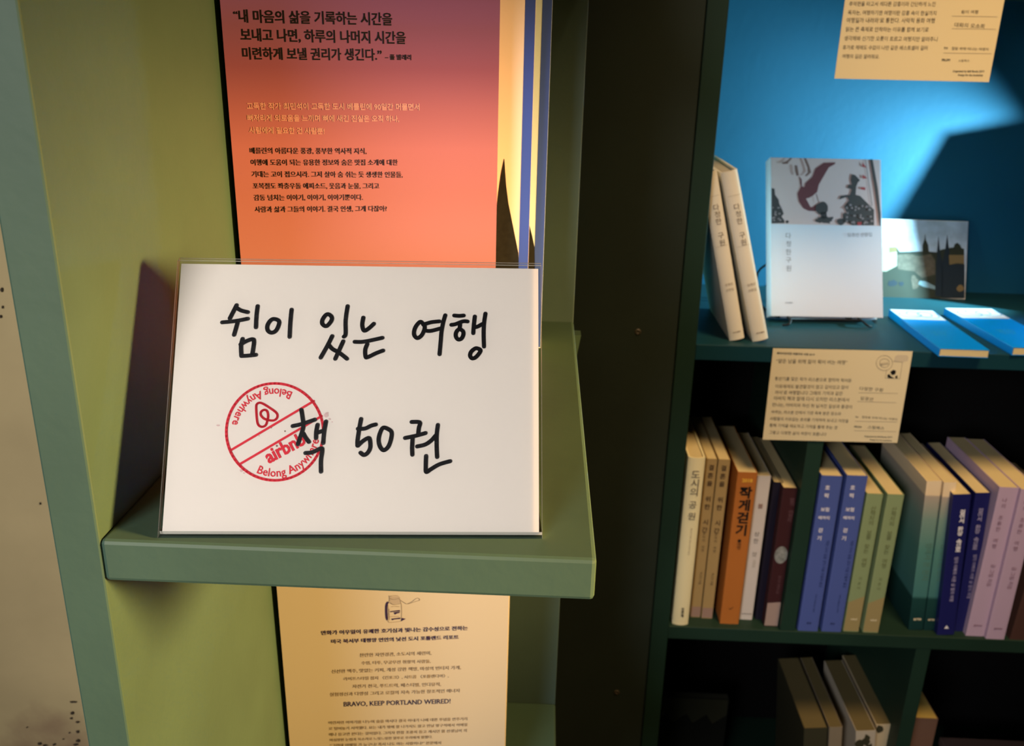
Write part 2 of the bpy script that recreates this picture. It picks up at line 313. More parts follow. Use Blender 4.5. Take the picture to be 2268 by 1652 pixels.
'견': (230,(118,109,0,-17,60,0,0,-54,21,0,0,169,-21,0,0,-47,-51,0,3,14,1,15,-103,0,0,-17,80,0,-28,-54,-64,-36,9,-16,60,30,36,47,57,0,0,-34),(56,55,0,-70,148,0,0,18,-127,0,0,52)),
'결': (230,(119,131,0,-16,59,0,0,-24,21,0,0,116,-21,0,0,-33,-51,0,2,22,-101,0,0,-17,78,0,-26,-47,-64,-29,8,-17,62,27,36,45,56,0,0,-27),(54,-17,152,0,0,16,-132,0,0,27,125,0,0,55,-146,0,0,-17,125,0,0,-23,-124,0)),
'경': (230,(125,69,-55,-12,-20,-32,20,-32,55,-12,54,12,21,32,-21,32),(125,52,39,-7,15,-20,-15,-20,-39,-7,-40,7,-14,20,14,20),(27,190,0,-17,80,0,-27,-51,-64,-34,8,-17,61,30,36,47,57,0,0,-30,-59,0,0,-17,59,0,0,-30,21,0,0,136,-21,0,0,-42,-51,0,2,25)),
'계': (230,(185,207,0,-227,20,0,0,227),(22,178,0,-17,67,0,-22,-65,-55,-52,13,-15,50,44,27,54,37,0,0,-40,-40,0,0,-17,40,0,0,-78,20,0,0,209,-20,0,0,-57,-33,0,3,34)),
'고': (230,(34,184,0,-17,138,0,-1,-50,-8,-57,21,-3,7,59,2,68),(92,110,0,-80,-79,0,0,-18,204,0,0,18,-104,0,0,80)),
'공': (230,(114,64,-57,-11,-22,-31,22,-30,57,-11,57,11,22,30,-22,31),(114,48,42,-7,16,-19,-16,-18,-42,-7,-42,7,-16,18,16,19),(37,195,0,-16,133,0,0,-30,-6,-30,21,-3,5,32,1,47),(97,145,0,-43,-84,0,0,-17,204,0,0,17,-100,0,0,43)),
'과': (230,(23,182,0,-17,93,0,-1,-34,-5,-49,20,-2,6,54,1,48),(13,30,67,1,73,8,-2,15,-72,-5,0,68,-21,0,0,-69,-48,-1),(165,207,0,-227,21,0,0,115,36,0,0,17,-36,0,0,95)),
'관': (230,(25,189,0,-17,92,0,-6,-60,20,-2,5,39,1,40),(13,73,68,1,73,8,-1,15,-36,-4,-38,-2,0,48,-20,0,0,-49,-48,0),(168,207,0,-170,21,0,0,79,32,0,0,17,-32,0,0,74),(46,52,0,-67,150,0,0,18,-130,0,0,49)),
'광': (230,(116,63,-55,-11,-20,-30,20,-30,55,-11,54,11,21,30,-21,30),(116,47,39,-7,15,-18,-15,-18,-39,-6,-40,6,-15,18,15,18),(25,193,0,-17,91,0,-1,-24,-4,-31,20,-2,5,35,1,39),(13,81,68,2,73,7,-1,15,-36,-4,-38,-2,0,45,-20,0,0,-45,-48,-1),(168,207,0,-141,21,0,0,62,32,0,0,17,-32,0,0,62)),
'구': (230,(13,95,0,-17,91,0,0,-98,21,0,0,98,92,0,0,17,-33,0,5,43,1,54,-152,0,0,-17,132,0,-1,-37,-6,-43)),
'국': (230,(34,57,0,-17,138,0,0,-60,20,0,0,77,-67,0,0,41,93,0,0,17,-33,0,5,36,1,45,-152,0,0,-17,132,0,-1,-28,-5,-36,-152,0,0,-17,91,0,0,-41)),
'궁': (230,(115,48,42,-7,15,-18,-15,-19,-42,-6,-43,6,-15,19,15,18),(13,116,0,-17,91,0,0,-35,-50,-12,-18,-29,21,-31,58,-11,57,11,21,31,-18,29,-50,12,0,35,93,0,0,17,-33,0,5,36,1,45,-152,0,0,-17,132,0,-1,-28,-5,-36)),
'권': (230,(31,193,0,-17,85,0,-1,-23,-4,-33,-100,-3,3,-17,61,2,0,-51,20,0,0,52,32,2,32,5,-2,15,-25,-3,4,37,1,34),(128,84,0,-17,50,0,0,-31,21,0,0,171,-21,0,0,-123),(44,55,0,-70,160,0,0,18,-139,0,0,52)),
'그': (230,(13,31,0,-17,204,0,0,17),(35,183,0,-17,134,0,-1,-53,-8,-61,21,-2,7,63,2,70)),
'글': (230,(13,123,0,-17,205,0,0,17,-32,0,4,33,1,41,-152,0,0,-17,132,0,-1,-25,-5,-32),(37,-17,160,0,0,17,-139,0,0,26,134,0,0,57,-155,0,0,-16,134,0,0,-25,-134,0)),
'기': (230,(177,207,0,-227,21,0,0,227),(26,182,0,-16,85,0,-27,-73,-69,-53,11,-17,81,69,25,90)),
'긴': (230,(177,207,0,-165,21,0,0,165),(28,190,0,-18,82,0,-28,-53,-66,-35,9,-17,78,47,29,76),(51,56,0,-71,152,0,0,18,-131,0,0,53)),
'길': (230,(177,207,0,-116,21,0,0,116),(28,196,0,-17,80,0,-26,-47,-66,-28,8,-17,78,38,29,71),(52,-17,154,0,0,16,-133,0,0,27,125,0,0,55,-146,0,0,-17,125,0,0,-23,-125,0)),
'김': (230,(177,207,0,-128,21,0,0,128),(52,68,0,-84,146,0,0,84),(178,52,0,-51,-106,0,0,51),(27,192,0,-16,82,0,-28,-51,-66,-32,8,-16,79,42,29,73)),
'깊': (230,(177,207,0,-124,21,0,0,124),(28,191,0,-17,82,0,-27,-48,-67,-30,9,-17,78,41,30,71),(48,1,0,-17,156,0,0,17,-34,0,0,53,31,0,0,16,-151,0,0,-16,31,0,0,-53),(102,54,48,0,0,-53,-48,0)),
'까': (230,(169,207,0,-227,21,0,0,116,34,0,0,18,-34,0,0,93),(19,182,0,-17,42,0,-13,-65,-36,-57,16,-11,41,71,11,79),(88,182,0,-17,35,0,-11,-71,-36,-66,17,-12,40,81,9,85)),
'께': (230,(186,207,0,-227,20,0,0,227),(18,180,0,-17,32,0,-9,-62,-28,-57,16,-10,32,71,7,75),(144,201,0,-83,-29,0,3,62,-43,0,0,-17,25,0,-7,-68,-30,-66,16,-9,22,39,11,42,32,0,0,-109,19,0,0,209)),
'뀌': (230,(179,207,0,-226,20,0,0,226),(94,188,0,-17,35,0,-1,-29,-7,-40,-46,-2,7,45,1,43,-57,0,0,-17,36,0,-1,-30,-7,-41,-43,-1,3,-17,64,1,0,-91,21,0,0,92,33,2,33,4,-1,16,-22,-2,6,40,1,44)),
'끼': (230,(177,207,0,-227,21,0,0,227),(21,182,0,-17,41,0,-13,-65,-36,-56,16,-12,42,71,11,79),(90,182,0,-17,36,0,-12,-71,-35,-66,17,-11,40,81,9,84)),
'낀': (230,(177,206,0,-163,21,0,0,163),(50,55,0,-70,154,0,0,18,-133,0,0,52),(21,188,0,-18,40,0,-13,-44,-32,-36,14,-13,40,49,11,62),(90,188,0,-18,36,0,-12,-50,-32,-41,14,-13,39,56,11,66)),
'나': (230,(166,207,0,-226,20,0,0,118,36,0,0,18,-36,0,0,90),(22,38,70,2,55,8,-2,18,-53,-8,-50,-3,0,130,-20,0)),
'날': (230,(167,207,0,-114,21,0,0,50,33,0,0,17,-33,0,0,47),(23,104,69,2,55,8,-3,17,-52,-8,-48,-2,0,76,-21,0),(45,-16,151,0,0,17,-130,0,0,25,122,0,0,56,-143,0,0,-17,122,0,0,-23,-122,0)),
'남': (230,(46,67,0,-83,142,0,0,83),(168,50,0,-49,-102,0,0,49),(167,207,0,-128,21,0,0,59,34,0,0,17,-34,0,0,52),(23,96,69,2,55,8,-3,17,-51,-7,-49,-3,0,82,-21,0)),
'낯': (230,(167,207,0,-124,21,0,0,55,33,0,0,17,-33,0,0,52),(23,102,69,2,55,8,-3,17,-52,-7,-48,-2,0,75,-21,0),(107,89,0,-25,-65,0,0,-17,65,0,-23,-32,-49,-18,7,-16,45,16,30,28,31,-28,45,-16,8,16,-50,18,-23,32,65,0,0,17,-65,0,0,25)),
'내': (230,(133,202,0,-210,19,0,0,106,32,0,0,-118,20,0,0,227,-20,0,0,-92,-32,0,0,87),(24,39,52,1,43,6,-2,19,-38,-6,-35,-2,0,123,-20,0)),
'낼': (230,(133,202,0,-110,19,0,0,48,31,0,0,-49,20,0,0,116,-20,0,0,-50,-31,0,0,45),(24,103,53,1,42,6,-2,17,-38,-5,-35,-2,0,74,-20,0),(54,-16,158,0,0,16,-137,0,0,25,128,0,0,55,-149,0,0,-16,129,0,0,-23,-129,0)),
'너': (230,(109,132,0,-17,69,0,0,-135,21,0,0,227,-21,0,0,-75),(25,35,69,2,52,7,-3,18,-49,-7,-48,-2,0,129,-21,0)),
'넘': (230,(53,66,0,-82,146,0,0,82),(178,49,0,-48,-105,0,0,48),(26,91,69,2,51,7,-3,18,-48,-8,-49,-1,0,84,-20,0),(114,164,0,-17,64,0,0,-70,21,0,0,130,-21,0,0,-43)),
'념': (230,(53,64,0,-80,146,0,0,80),(178,47,0,-46,-105,0,0,46),(26,84,68,1,47,7,-2,17,-45,-6,-47,-2,0,95,-21,0),(114,142,0,-17,64,0,0,-51,21,0,0,133,-21,0,0,-25,-64,0,0,-17,64,0,0,-23)),
'놓': (230,(115,42,-51,-8,-17,-22,17,-23,51,-8,50,8,18,23,-18,22),(115,27,34,-4,12,-11,-12,-12,-34,-4,-35,4,-12,12,12,11),(104,89,0,-20,-72,0,0,-16,166,0,0,16,-73,0,0,20),(41,203,0,-65,64,0,0,-23,-93,0,0,-17,205,0,0,17,-91,0,0,23,68,0,0,16,-133,0,0,49)),
'누': (230,(39,195,0,-81,155,0,0,17,-134,0,0,64),(13,80,0,-17,91,0,0,-83,21,0,0,83,93,0,0,17)),
'눈': (230,(41,198,0,-76,153,0,0,16,-133,0,0,60),(13,95,0,-17,93,0,0,-46,21,0,0,46,90,0,0,17),(39,52,0,-67,156,0,0,18,-136,0,0,49)),
'뉴': (230,(39,195,0,-81,154,0,0,17,-134,0,0,64),(13,81,0,-17,52,0,0,-84,21,0,0,84,57,0,0,-84,21,0,0,84,53,0,0,17)),
'느': (230,(13,29,0,-17,205,0,0,17),(38,187,0,-100,156,0,0,18,-136,0,0,82)),
'는': (230,(12,92,0,-17,205,0,0,17),(40,199,0,-77,154,0,0,17,-133,0,0,60),(39,52,0,-66,156,0,0,17,-136,0,0,49)),
'능': (230,(13,101,0,-17,204,0,0,17),(115,64,-57,-11,-21,-30,21,-31,57,-11,56,11,21,31,-21,30),(115,47,41,-6,15,-18,-15,-19,-41,-6,-42,6,-15,19,15,18),(40,202,0,-75,154,0,0,17,-133,0,0,58)),
'니': (230,(177,207,0,-227,21,0,0,227),(27,39,72,2,57,9,-2,17,-55,-8,-52,-2,0,128,-20,0)),
'님': (230,(177,207,0,-128,21,0,0,128),(52,68,0,-84,146,0,0,84),(177,51,0,-50,-105,0,0,50),(27,96,74,2,54,8,-3,17,-52,-8,-53,-2,0,81,-20,0)),
'다': (230,(166,207,0,-227,20,0,0,120,37,0,0,18,-37,0,0,89),(22,185,0,-148,74,1,51,6,-2,18,-49,-6,-53,-2,0,114,84,0,0,17)),
'단': (230,(167,207,0,-164,21,0,0,80,34,0,0,17,-34,0,0,67),(23,187,0,-104,76,2,47,6,-3,17,-44,-6,-55,-2,0,70,79,0,0,17),(47,60,0,-75,151,0,0,18,-130,0,0,57)),
'담': (230,(46,67,0,-83,142,0,0,83),(168,50,0,-49,-102,0,0,49),(167,207,0,-128,21,0,0,55,33,0,0,18,-33,0,0,55),(23,192,0,-100,76,1,47,6,-3,17,-44,-6,-55,-1,0,66,78,0,0,17)),
'대': (230,(133,202,0,-210,20,0,0,107,32,0,0,-119,19,0,0,227,-19,0,0,-91,-32,0,0,86),(21,179,0,-143,59,1,39,6,-2,17,-36,-5,-40,-1,0,108,64,0,0,17)),
'던': (230,(26,188,0,-113,71,1,47,6,-3,17,-44,-6,-51,-1,0,79,83,0,0,17),(114,144,0,-17,64,0,0,-85,21,0,0,165,-21,0,0,-63),(54,54,0,-70,151,0,0,17,-130,0,0,53)),
'데': (230,(185,207,0,-227,20,0,0,227),(139,202,0,-81,-48,0,0,-18,48,0,0,-111,20,0,0,210),(21,179,0,-144,60,1,38,6,-2,17,-35,-5,-41,-2,0,110,65,0,0,17)),
'도': (230,(39,189,0,-105,65,0,0,-58,-91,0,0,-17,205,0,0,17,-93,0,0,58,69,0,0,17,-135,0,0,71,133,0,0,17)),
'독': (230,(35,55,0,-16,136,0,0,-60,21,0,0,76),(38,198,0,-77,66,0,0,-27,-91,0,0,-17,204,0,0,17,-92,0,0,27,69,0,0,17,-135,0,0,43,133,0,0,17)),
'돌': (230,(13,109,0,-17,204,0,0,17,-92,0,0,21,68,0,0,17,-133,0,0,34,130,0,0,17,-150,0,0,-68,64,0,0,-21),(38,-17,159,0,0,16,-139,0,0,23,133,0,0,51,-154,0,0,-16,133,0,0,-20,-132,0)),
'동': (230,(115,62,-57,-10,-21,-30,21,-31,57,-10,56,10,21,31,-21,30),(115,46,41,-6,15,-18,-15,-19,-41,-6,-42,6,-15,19,15,18),(38,196,0,-75,67,0,0,-26,-92,0,0,-16,204,0,0,16,-92,0,0,26,68,0,0,17,-134,0,0,42,133,0,0,16)),
'되': (230,(176,207,0,-227,21,0,0,227),(16,29,71,2,76,7,-2,15,-63,-5,0,44,48,0,0,17,-95,0,0,60,94,0,0,16,-114,0,0,-93,46,0,0,-44,-63,-1)),
'둔': (230,(38,196,0,-80,156,0,0,16,-135,0,0,47,133,0,0,17),(13,91,0,-17,94,0,0,-44,21,0,0,44,89,0,0,17),(39,50,0,-65,156,0,0,18,-136,0,0,47)),
'뒤': (230,(177,207,0,-227,21,0,0,227),(14,66,63,1,0,-80,21,0,0,81,32,2,33,4,-1,16,-77,-5,-73,-1),(33,194,0,-82,112,0,0,17,-91,0,0,48,88,0,0,17)),
'드': (230,(13,29,0,-18,205,0,0,18),(39,186,0,-105,155,0,0,17,-135,0,0,71,133,0,0,17)),
'듣': (230,(13,101,0,-18,204,0,0,18),(39,200,0,-75,154,0,0,17,-133,0,0,41,131,0,0,17),(38,59,0,-75,156,0,0,17,-135,0,0,41,133,0,0,17)),
'들': (230,(13,112,0,-16,204,0,0,16),(40,199,0,-68,153,0,0,16,-133,0,0,36,130,0,0,16),(38,-17,159,0,0,17,-139,0,0,23,133,0,0,53,-154,0,0,-16,133,0,0,-22,-132,0)),
'듯': (230,(13,98,0,-17,204,0,0,17),(38,199,0,-78,156,0,0,17,-135,0,0,44,133,0,0,17),(104,63,0,-7,-22,-38,-53,-20,7,-16,47,16,32,30,31,-30,47,-16,8,16,-53,20,-23,38,0,7)),
'디': (230,(177,207,0,-227,21,0,0,227),(27,185,0,-149,77,2,51,6,-2,18,-49,-7,-56,-1,0,114,86,0,0,17)),
'딸': (230,(171,207,0,-117,21,0,0,51,30,0,0,17,-30,0,0,49),(45,-16,155,0,0,16,-135,0,0,25,127,0,0,55,-147,0,0,-17,127,0,0,-23,-127,0),(21,192,0,-89,33,0,29,4,-2,17,-40,-4,0,56,37,0,0,16),(90,192,0,-89,42,1,28,4,-2,17,-23,-4,-25,-1,0,56,40,0,0,16)),
'때': (230,(188,207,0,-92,-27,0,0,87,-19,0,0,-210,19,0,0,106,27,0,0,-118,19,0,0,227),(19,178,0,-139,27,1,25,4,-2,17,-31,-4,0,104,30,0,0,17),(77,178,0,-139,31,1,26,5,-2,17,-19,-4,-17,-1,0,104,31,0,0,17)),
'떠': (230,(19,184,0,-145,33,0,27,4,-3,18,-19,-4,-17,-1,0,111,35,0,0,17),(87,184,0,-145,43,1,30,4,-2,17,-25,-4,-25,-1,0,111,41,0,0,17),(138,124,0,-17,42,0,0,-127,21,0,0,227,-21,0,0,-83)),
'또': (230,(120,186,0,-101,82,0,0,17,-61,0,0,67,58,0,0,17),(104,74,0,-47,-91,0,0,-17,205,0,0,17,-93,0,0,47),(30,85,46,1,35,6,-2,17,-30,-5,-28,-1,0,65,56,0,0,17,-77,0)),
'라': (230,(166,207,0,-227,20,0,0,120,37,0,0,17,-37,0,0,90),(21,186,0,-17,82,0,0,-47,-81,0,0,-87,75,1,51,7,-2,17,-49,-6,-55,-2,0,53,81,0,0,81)),
'란': (230,(167,207,0,-167,21,0,0,80,34,0,0,17,-34,0,0,70),(49,53,0,-68,149,0,0,18,-128,0,0,50),(22,192,0,-17,81,0,0,-32,-81,0,0,-68,74,1,52,6,-2,18,-50,-6,-53,-2,0,35,81,0,0,65)),
'람': (230,(46,61,0,-77,142,0,0,77),(168,44,0,-43,-102,0,0,43),(167,207,0,-135,21,0,0,59,34,0,0,18,-34,0,0,58),(22,195,0,-17,81,0,0,-30,-81,0,0,-64,74,1,52,6,-2,17,-50,-6,-53,-1,0,31,81,0,0,63)),
'랜': (230,(133,202,0,-157,20,0,0,77,30,0,0,-84,20,0,0,169,-20,0,0,-68,-30,0,0,63),(56,54,0,-69,154,0,0,18,-134,0,0,51),(22,187,0,-16,65,0,0,-32,-64,0,0,-67,58,1,42,6,-3,17,-37,-6,-40,-1,0,34,64,0,0,64)),
'러': (230,(135,120,0,-17,43,0,0,-123,20,0,0,227,-20,0,0,-87),(20,186,0,-17,81,0,0,-45,-80,0,0,-89,71,1,50,6,-2,17,-47,-6,-51,-1,0,55,79,0,0,79)),
'럭': (230,(47,56,0,-17,131,0,0,-59,21,0,0,76),(136,152,0,-17,42,0,0,-67,21,0,0,139,-21,0,0,-55),(22,193,0,-17,79,0,0,-30,-79,0,0,-66,70,1,50,5,-2,18,-47,-6,-50,-1,0,33,79,0,0,63)),
'런': (230,(21,191,0,-17,80,0,0,-33,-79,0,0,-69,73,1,47,5,-2,17,-44,-5,-53,-1,0,36,79,0,0,66),(136,148,0,-18,42,0,0,-89,21,0,0,166,-21,0,0,-59),(53,53,0,-68,152,0,0,18,-132,0,0,50)),
'렇': (230,(125,44,-47,-8,-16,-23,16,-24,47,-8,46,8,17,24,-17,23),(125,30,32,-5,11,-12,-11,-13,-32,-4,-32,4,-11,13,11,12),(136,163,0,-17,42,0,0,-63,21,0,0,124,-21,0,0,-44),(115,91,0,-21,-69,0,0,-16,158,0,0,16,-69,0,0,21),(21,196,0,-16,80,0,0,-25,-79,0,0,-58,71,1,49,6,-2,17,-47,-6,-50,-1,0,26,79,0,0,56)),
'레': (230,(185,207,0,-227,19,0,0,227),(20,182,0,-17,60,0,0,-45,-60,0,0,-84,57,1,44,6,-2,17,-41,-5,-38,-1,0,49,60,0,0,79),(139,201,0,-75,-28,0,0,-17,28,0,0,-117,19,0,0,209)),
'려': (230,(132,94,0,-18,46,0,0,-96,20,0,0,227,-20,0,0,-52,-45,0,0,-17,45,0,0,-44),(20,186,0,-17,79,0,0,-47,-78,0,0,-89,67,1,50,6,-2,17,-47,-5,-47,-2,0,56,77,0,0,80)),
'련': (230,(21,191,0,-17,77,0,0,-33,-76,0,0,-70,70,1,42,4,-2,17,-40,-4,-49,-1,0,37,76,0,0,66),(134,118,0,-17,44,0,0,-61,21,0,0,167,-21,0,0,-38,-44,0,0,-17,44,0,0,-34),(53,52,0,-66,152,0,0,18,-132,0,0,48)),
'로': (230,(38,68,66,0,0,-42,-91,0,0,-17,205,0,0,17,-93,0,0,42,72,0,0,17,-138,0,0,37,133,0,0,68,-154,0,0,-17,134,0,0,-35,-134,0)),
'록': (230,(35,48,0,-17,137,0,0,-48,20,0,0,65),(39,106,66,0,0,-24,-93,0,0,-17,205,0,0,17,-92,0,0,24,71,0,0,17,-137,0,0,23,132,0,0,55,-153,0,0,-16,133,0,0,-23,-132,0)),
'론': (230,(39,102,66,0,0,-24,-93,0,0,-17,205,0,0,17,-92,0,0,24,71,0,0,17,-137,0,0,24,132,0,0,57,-153,0,0,-17,133,0,0,-24,-132,0),(39,46,0,-63,157,0,0,17,-136,0,0,46)),
'롯': (230,(39,107,66,0,0,-22,-93,0,0,-17,205,0,0,17,-92,0,0,22,71,0,0,17,-137,0,0,22,132,0,0,54,-153,0,0,-16,133,0,0,-22,-132,0),(104,56,0,-4,-22,-36,-53,-19,7,-16,47,15,32,29,31,-29,48,-15,7,16,-53,19,-23,36,0,4)),
'루': (230,(38,93,160,0,0,17,-140,0,0,29,135,0,0,59,-156,0,0,-17,135,0,0,-26,-134,0),(12,70,0,-17,92,0,0,-73,21,0,0,73,92,0,0,17)),
'르': (230,(13,26,0,-17,205,0,0,17),(38,68,159,0,0,16,-138,0,0,37,133,0,0,69,-154,0,0,-17,134,0,0,-35,-134,0)),
'른': (230,(12,82,0,-17,205,0,0,17),(39,47,0,-62,157,0,0,18,-136,0,0,44),(39,102,157,0,0,16,-137,0,0,25,132,0,0,56,-153,0,0,-16,133,0,0,-24,-132,0)),
'를': (230,(12,102,0,-16,205,0,0,16),(37,-16,162,0,0,14,-141,0,0,22,134,0,0,48,-155,0,0,-15,134,0,0,-19,-134,0),(39,119,156,0,0,15,-136,0,0,19,132,0,0,47,-153,0,0,-15,133,0,0,-18,-132,0)),
'름': (230,(12,90,0,-17,205,0,0,17),(40,53,0,-69,151,0,0,69),(171,36,0,-35,-111,0,0,35),(39,109,157,0,0,17,-137,0,0,22,132,0,0,53,-153,0,0,-16,133,0,0,-22,-132,0)),
'릅': (230,(12,95,0,-17,205,0,0,17),(40,63,0,-79,151,0,0,79,-20,0,0,-22,-111,0,0,22),(60,25,111,0,0,-25,-111,0),(39,112,157,0,0,16,-137,0,0,22,132,0,0,52,-153,0,0,-16,133,0,0,-21,-132,0)),
'리': (230,(177,207,0,-227,21,0,0,227),(25,186,0,-17,84,0,0,-47,-83,0,0,-87,74,2,58,6,-2,17,-56,-6,-53,-2,0,53,83,0,0,81)),
'린': (230,(177,207,0,-167,21,0,0,167),(50,53,0,-68,154,0,0,18,-133,0,0,50),(24,191,0,-17,82,0,0,-33,-82,0,0,-69,76,2,52,6,-2,17,-50,-6,-55,-2,0,36,81,0,0,66)),
'림': (230,(177,207,0,-134,21,0,0,134),(52,60,0,-76,146,0,0,76),(178,44,0,-43,-106,0,0,43),(24,193,0,-17,82,0,0,-28,-82,0,0,-65,75,2,53,6,-2,17,-51,-6,-54,-1,0,30,81,0,0,62)),
'릿': (230,(177,207,0,-153,21,0,0,153),(24,192,0,-17,82,0,0,-30,-82,0,0,-66,76,1,52,6,-2,17,-50,-6,-55,-1,0,32,81,0,0,64),(114,65,0,-6,-23,-40,-53,-22,8,-16,47,17,32,32,31,-32,47,-17,8,16,-53,22,-23,40,0,6)),
'링': (230,(177,207,0,-139,21,0,0,139),(123,63,-55,-11,-20,-30,20,-30,55,-11,56,11,20,30,-20,30),(123,46,41,-6,15,-18,-15,-18,-41,-7,-40,7,-15,18,15,18),(24,192,0,-17,82,0,0,-29,-82,0,0,-65,75,2,53,6,-2,17,-51,-6,-54,-1,0,31,81,0,0,62)),
'마': (230,(22,184,0,-146,103,0,0,146),(105,168,0,-113,-63,0,0,113),(166,207,0,-227,20,0,0,119,37,0,0,18,-37,0,0,90)),
'막': (230,(22,190,0,-100,104,0,0,100),(106,173,0,-67,-64,0,0,67),(41,61,0,-17,126,0,0,-64,21,0,0,81),(167,207,0,-134,21,0,0,58,33,0,0,17,-33,0,0,59)),
'만': (230,(22,186,0,-104,104,0,0,104),(106,170,0,-71,-64,0,0,71),(167,207,0,-166,21,0,0,80,33,0,0,17,-33,0,0,69),(47,57,0,-72,151,0,0,18,-130,0,0,54)),
'많': (230,(22,192,0,-92,104,0,0,92),(106,175,0,-59,-64,0,0,59),(154,45,-31,-9,-11,-23,11,-23,31,-9,30,9,11,23,-11,23),(154,30,16,-5,7,-12,-7,-13,-16,-5,-17,5,-7,13,7,12),(167,207,0,-116,21,0,0,48,33,0,0,17,-33,0,0,51),(36,71,0,-85,38,2,31,7,-3,16,-24,-5,-22,-2,0,67),(144,88,0,-20,-47,0,0,-15,113,0,0,15,-46,0,0,20)),
'말': (230,(22,194,0,-91,104,0,0,91),(106,177,0,-57,-64,0,0,57),(167,207,0,-115,21,0,0,49,33,0,0,17,-33,0,0,49),(45,-16,151,0,0,16,-131,0,0,26,123,0,0,55,-143,0,0,-16,123,0,0,-24,-123,0)),
'맛': (230,(22,190,0,-101,102,0,0,101),(103,173,0,-67,-61,0,0,67),(167,207,0,-150,21,0,0,71,33,0,0,17,-33,0,0,62),(109,67,0,-6,-22,-41,-53,-22,8,-17,47,18,31,32,31,-32,46,-18,8,17,-53,22,-22,41,0,6)),
'맞': (230,(22,191,0,-96,104,0,0,96),(106,175,0,-64,-64,0,0,64),(167,207,0,-129,21,0,0,57,33,0,0,18,-33,0,0,54),(44,65,0,-17,63,0,-23,-32,-49,-19,8,-16,45,16,30,29,30,-29,45,-16,8,16,-49,19,-23,32,63,0,0,17)),
'매': (230,(21,181,0,-140,86,0,0,140),(87,164,0,-106,-47,0,0,106),(135,202,0,-210,19,0,0,108,31,0,0,-120,20,0,0,227,-20,0,0,-90,-31,0,0,85)),
'맥': (230,(52,60,0,-17,131,0,0,-63,20,0,0,80),(23,187,0,-98,87,0,0,98),(90,171,0,-66,-48,0,0,66),(135,202,0,-129,19,0,0,59,29,0,0,-60,20,0,0,135,-20,0,0,-58,-29,0,0,53)),
'머': (230,(104,168,0,-114,-62,0,0,114),(178,207,0,-83,-54,0,0,61,-102,0,0,-147,102,0,0,69,54,0,0,-127,21,0,0,227)),
'메': (230,(87,164,0,-106,-47,0,0,106),(185,207,0,-227,20,0,0,227),(140,202,0,-80,-33,0,0,59,-86,0,0,-140,86,0,0,64,33,0,0,-113,20,0,0,210)),
'며': (230,(104,168,0,-114,-62,0,0,114),(124,136,54,0,0,-46,-54,0),(178,207,0,-54,-54,0,0,32,-102,0,0,-147,102,0,0,35,54,0,0,-93,21,0,0,227)),
'면': (230,(106,170,0,-72,-63,0,0,72),(126,150,52,0,0,-31,-52,0),(178,207,0,-40,-52,0,0,20,-103,0,0,-106,103,0,0,21,52,0,0,-60,21,0,0,165),(53,56,0,-71,151,0,0,18,-130,0,0,53)),
'모': (230,(172,171,0,-73,-115,0,0,73),(37,188,0,-106,67,0,0,-55,-91,0,0,-17,205,0,0,17,-93,0,0,55,68,0,0,106)),
'목': (230,(170,181,0,-44,-111,0,0,44),(35,52,0,-17,136,0,0,-55,21,0,0,72),(13,92,0,-17,204,0,0,17,-92,0,0,29,66,0,0,76,-152,0,0,-76,65,0,0,-29)),
'무': (230,(39,194,0,-88,152,0,0,88),(171,178,0,-55,-112,0,0,55),(12,76,0,-17,92,0,0,-78,21,0,0,78,92,0,0,17)),
'묵': (230,(39,198,0,-77,152,0,0,77),(170,181,0,-43,-111,0,0,43),(35,53,0,-17,136,0,0,-57,21,0,0,74,-67,0,0,29,92,0,0,16,-204,0,0,-16,91,0,0,-29)),
'문': (230,(39,196,0,-79,152,0,0,79),(170,180,0,-47,-111,0,0,47),(12,91,0,-17,94,0,0,-45,21,0,0,45,90,0,0,17),(38,50,0,-65,157,0,0,18,-136,0,0,47)),
'물': (230,(39,199,0,-69,151,0,0,69),(170,183,0,-36,-111,0,0,36),(38,-17,159,0,0,16,-139,0,0,23,133,0,0,51,-66,0,0,22,92,0,0,17,-204,0,0,-17,91,0,0,-22,-67,0,0,-16,133,0,0,-20,-132,0)),
'뮤': (230,(39,195,0,-89,152,0,0,89),(171,178,0,-55,-112,0,0,55),(12,76,0,-17,53,0,0,-80,20,0,0,80,60,0,0,-80,21,0,0,80,51,0,0,17)),
'미': (230,(25,185,0,-148,104,0,0,148),(109,168,0,-114,-63,0,0,114),(177,207,0,-227,21,0,0,227)),
'민': (230,(24,187,0,-105,106,0,0,105),(110,170,0,-71,-65,0,0,71),(177,207,0,-163,21,0,0,163),(53,60,0,-72,152,0,0,17,-132,0,0,55)),
'바': (230,(22,188,0,-153,105,0,0,153,-21,0,0,-60,-64,0,0,60),(42,112,64,0,0,-60,-64,0),(166,207,0,-227,20,0,0,120,37,0,0,18,-37,0,0,89)),
'밖': (230,(22,193,0,-105,105,0,0,105,-21,0,0,-34,-64,0,0,34),(42,143,64,0,0,-38,-64,0),(36,63,0,-17,51,0,0,-65,21,0,0,82),(118,63,0,-17,50,0,0,-65,20,0,0,82),(167,207,0,-133,21,0,0,59,33,0,0,17,-33,0,0,57)),
'반': (230,(22,190,0,-111,105,0,0,111,-21,0,0,-37,-64,0,0,37),(42,136,64,0,0,-41,-64,0),(167,207,0,-166,21,0,0,80,33,0,0,17,-33,0,0,69),(47,57,0,-72,151,0,0,18,-130,0,0,54)),
'받': (230,(22,194,0,-105,105,0,0,105,-21,0,0,-34,-64,0,0,34),(42,143,64,0,0,-38,-64,0),(167,207,0,-132,21,0,0,60,33,0,0,17,-33,0,0,55),(47,-16,147,0,0,17,-127,0,0,44,123,0,0,17,-143,0)),
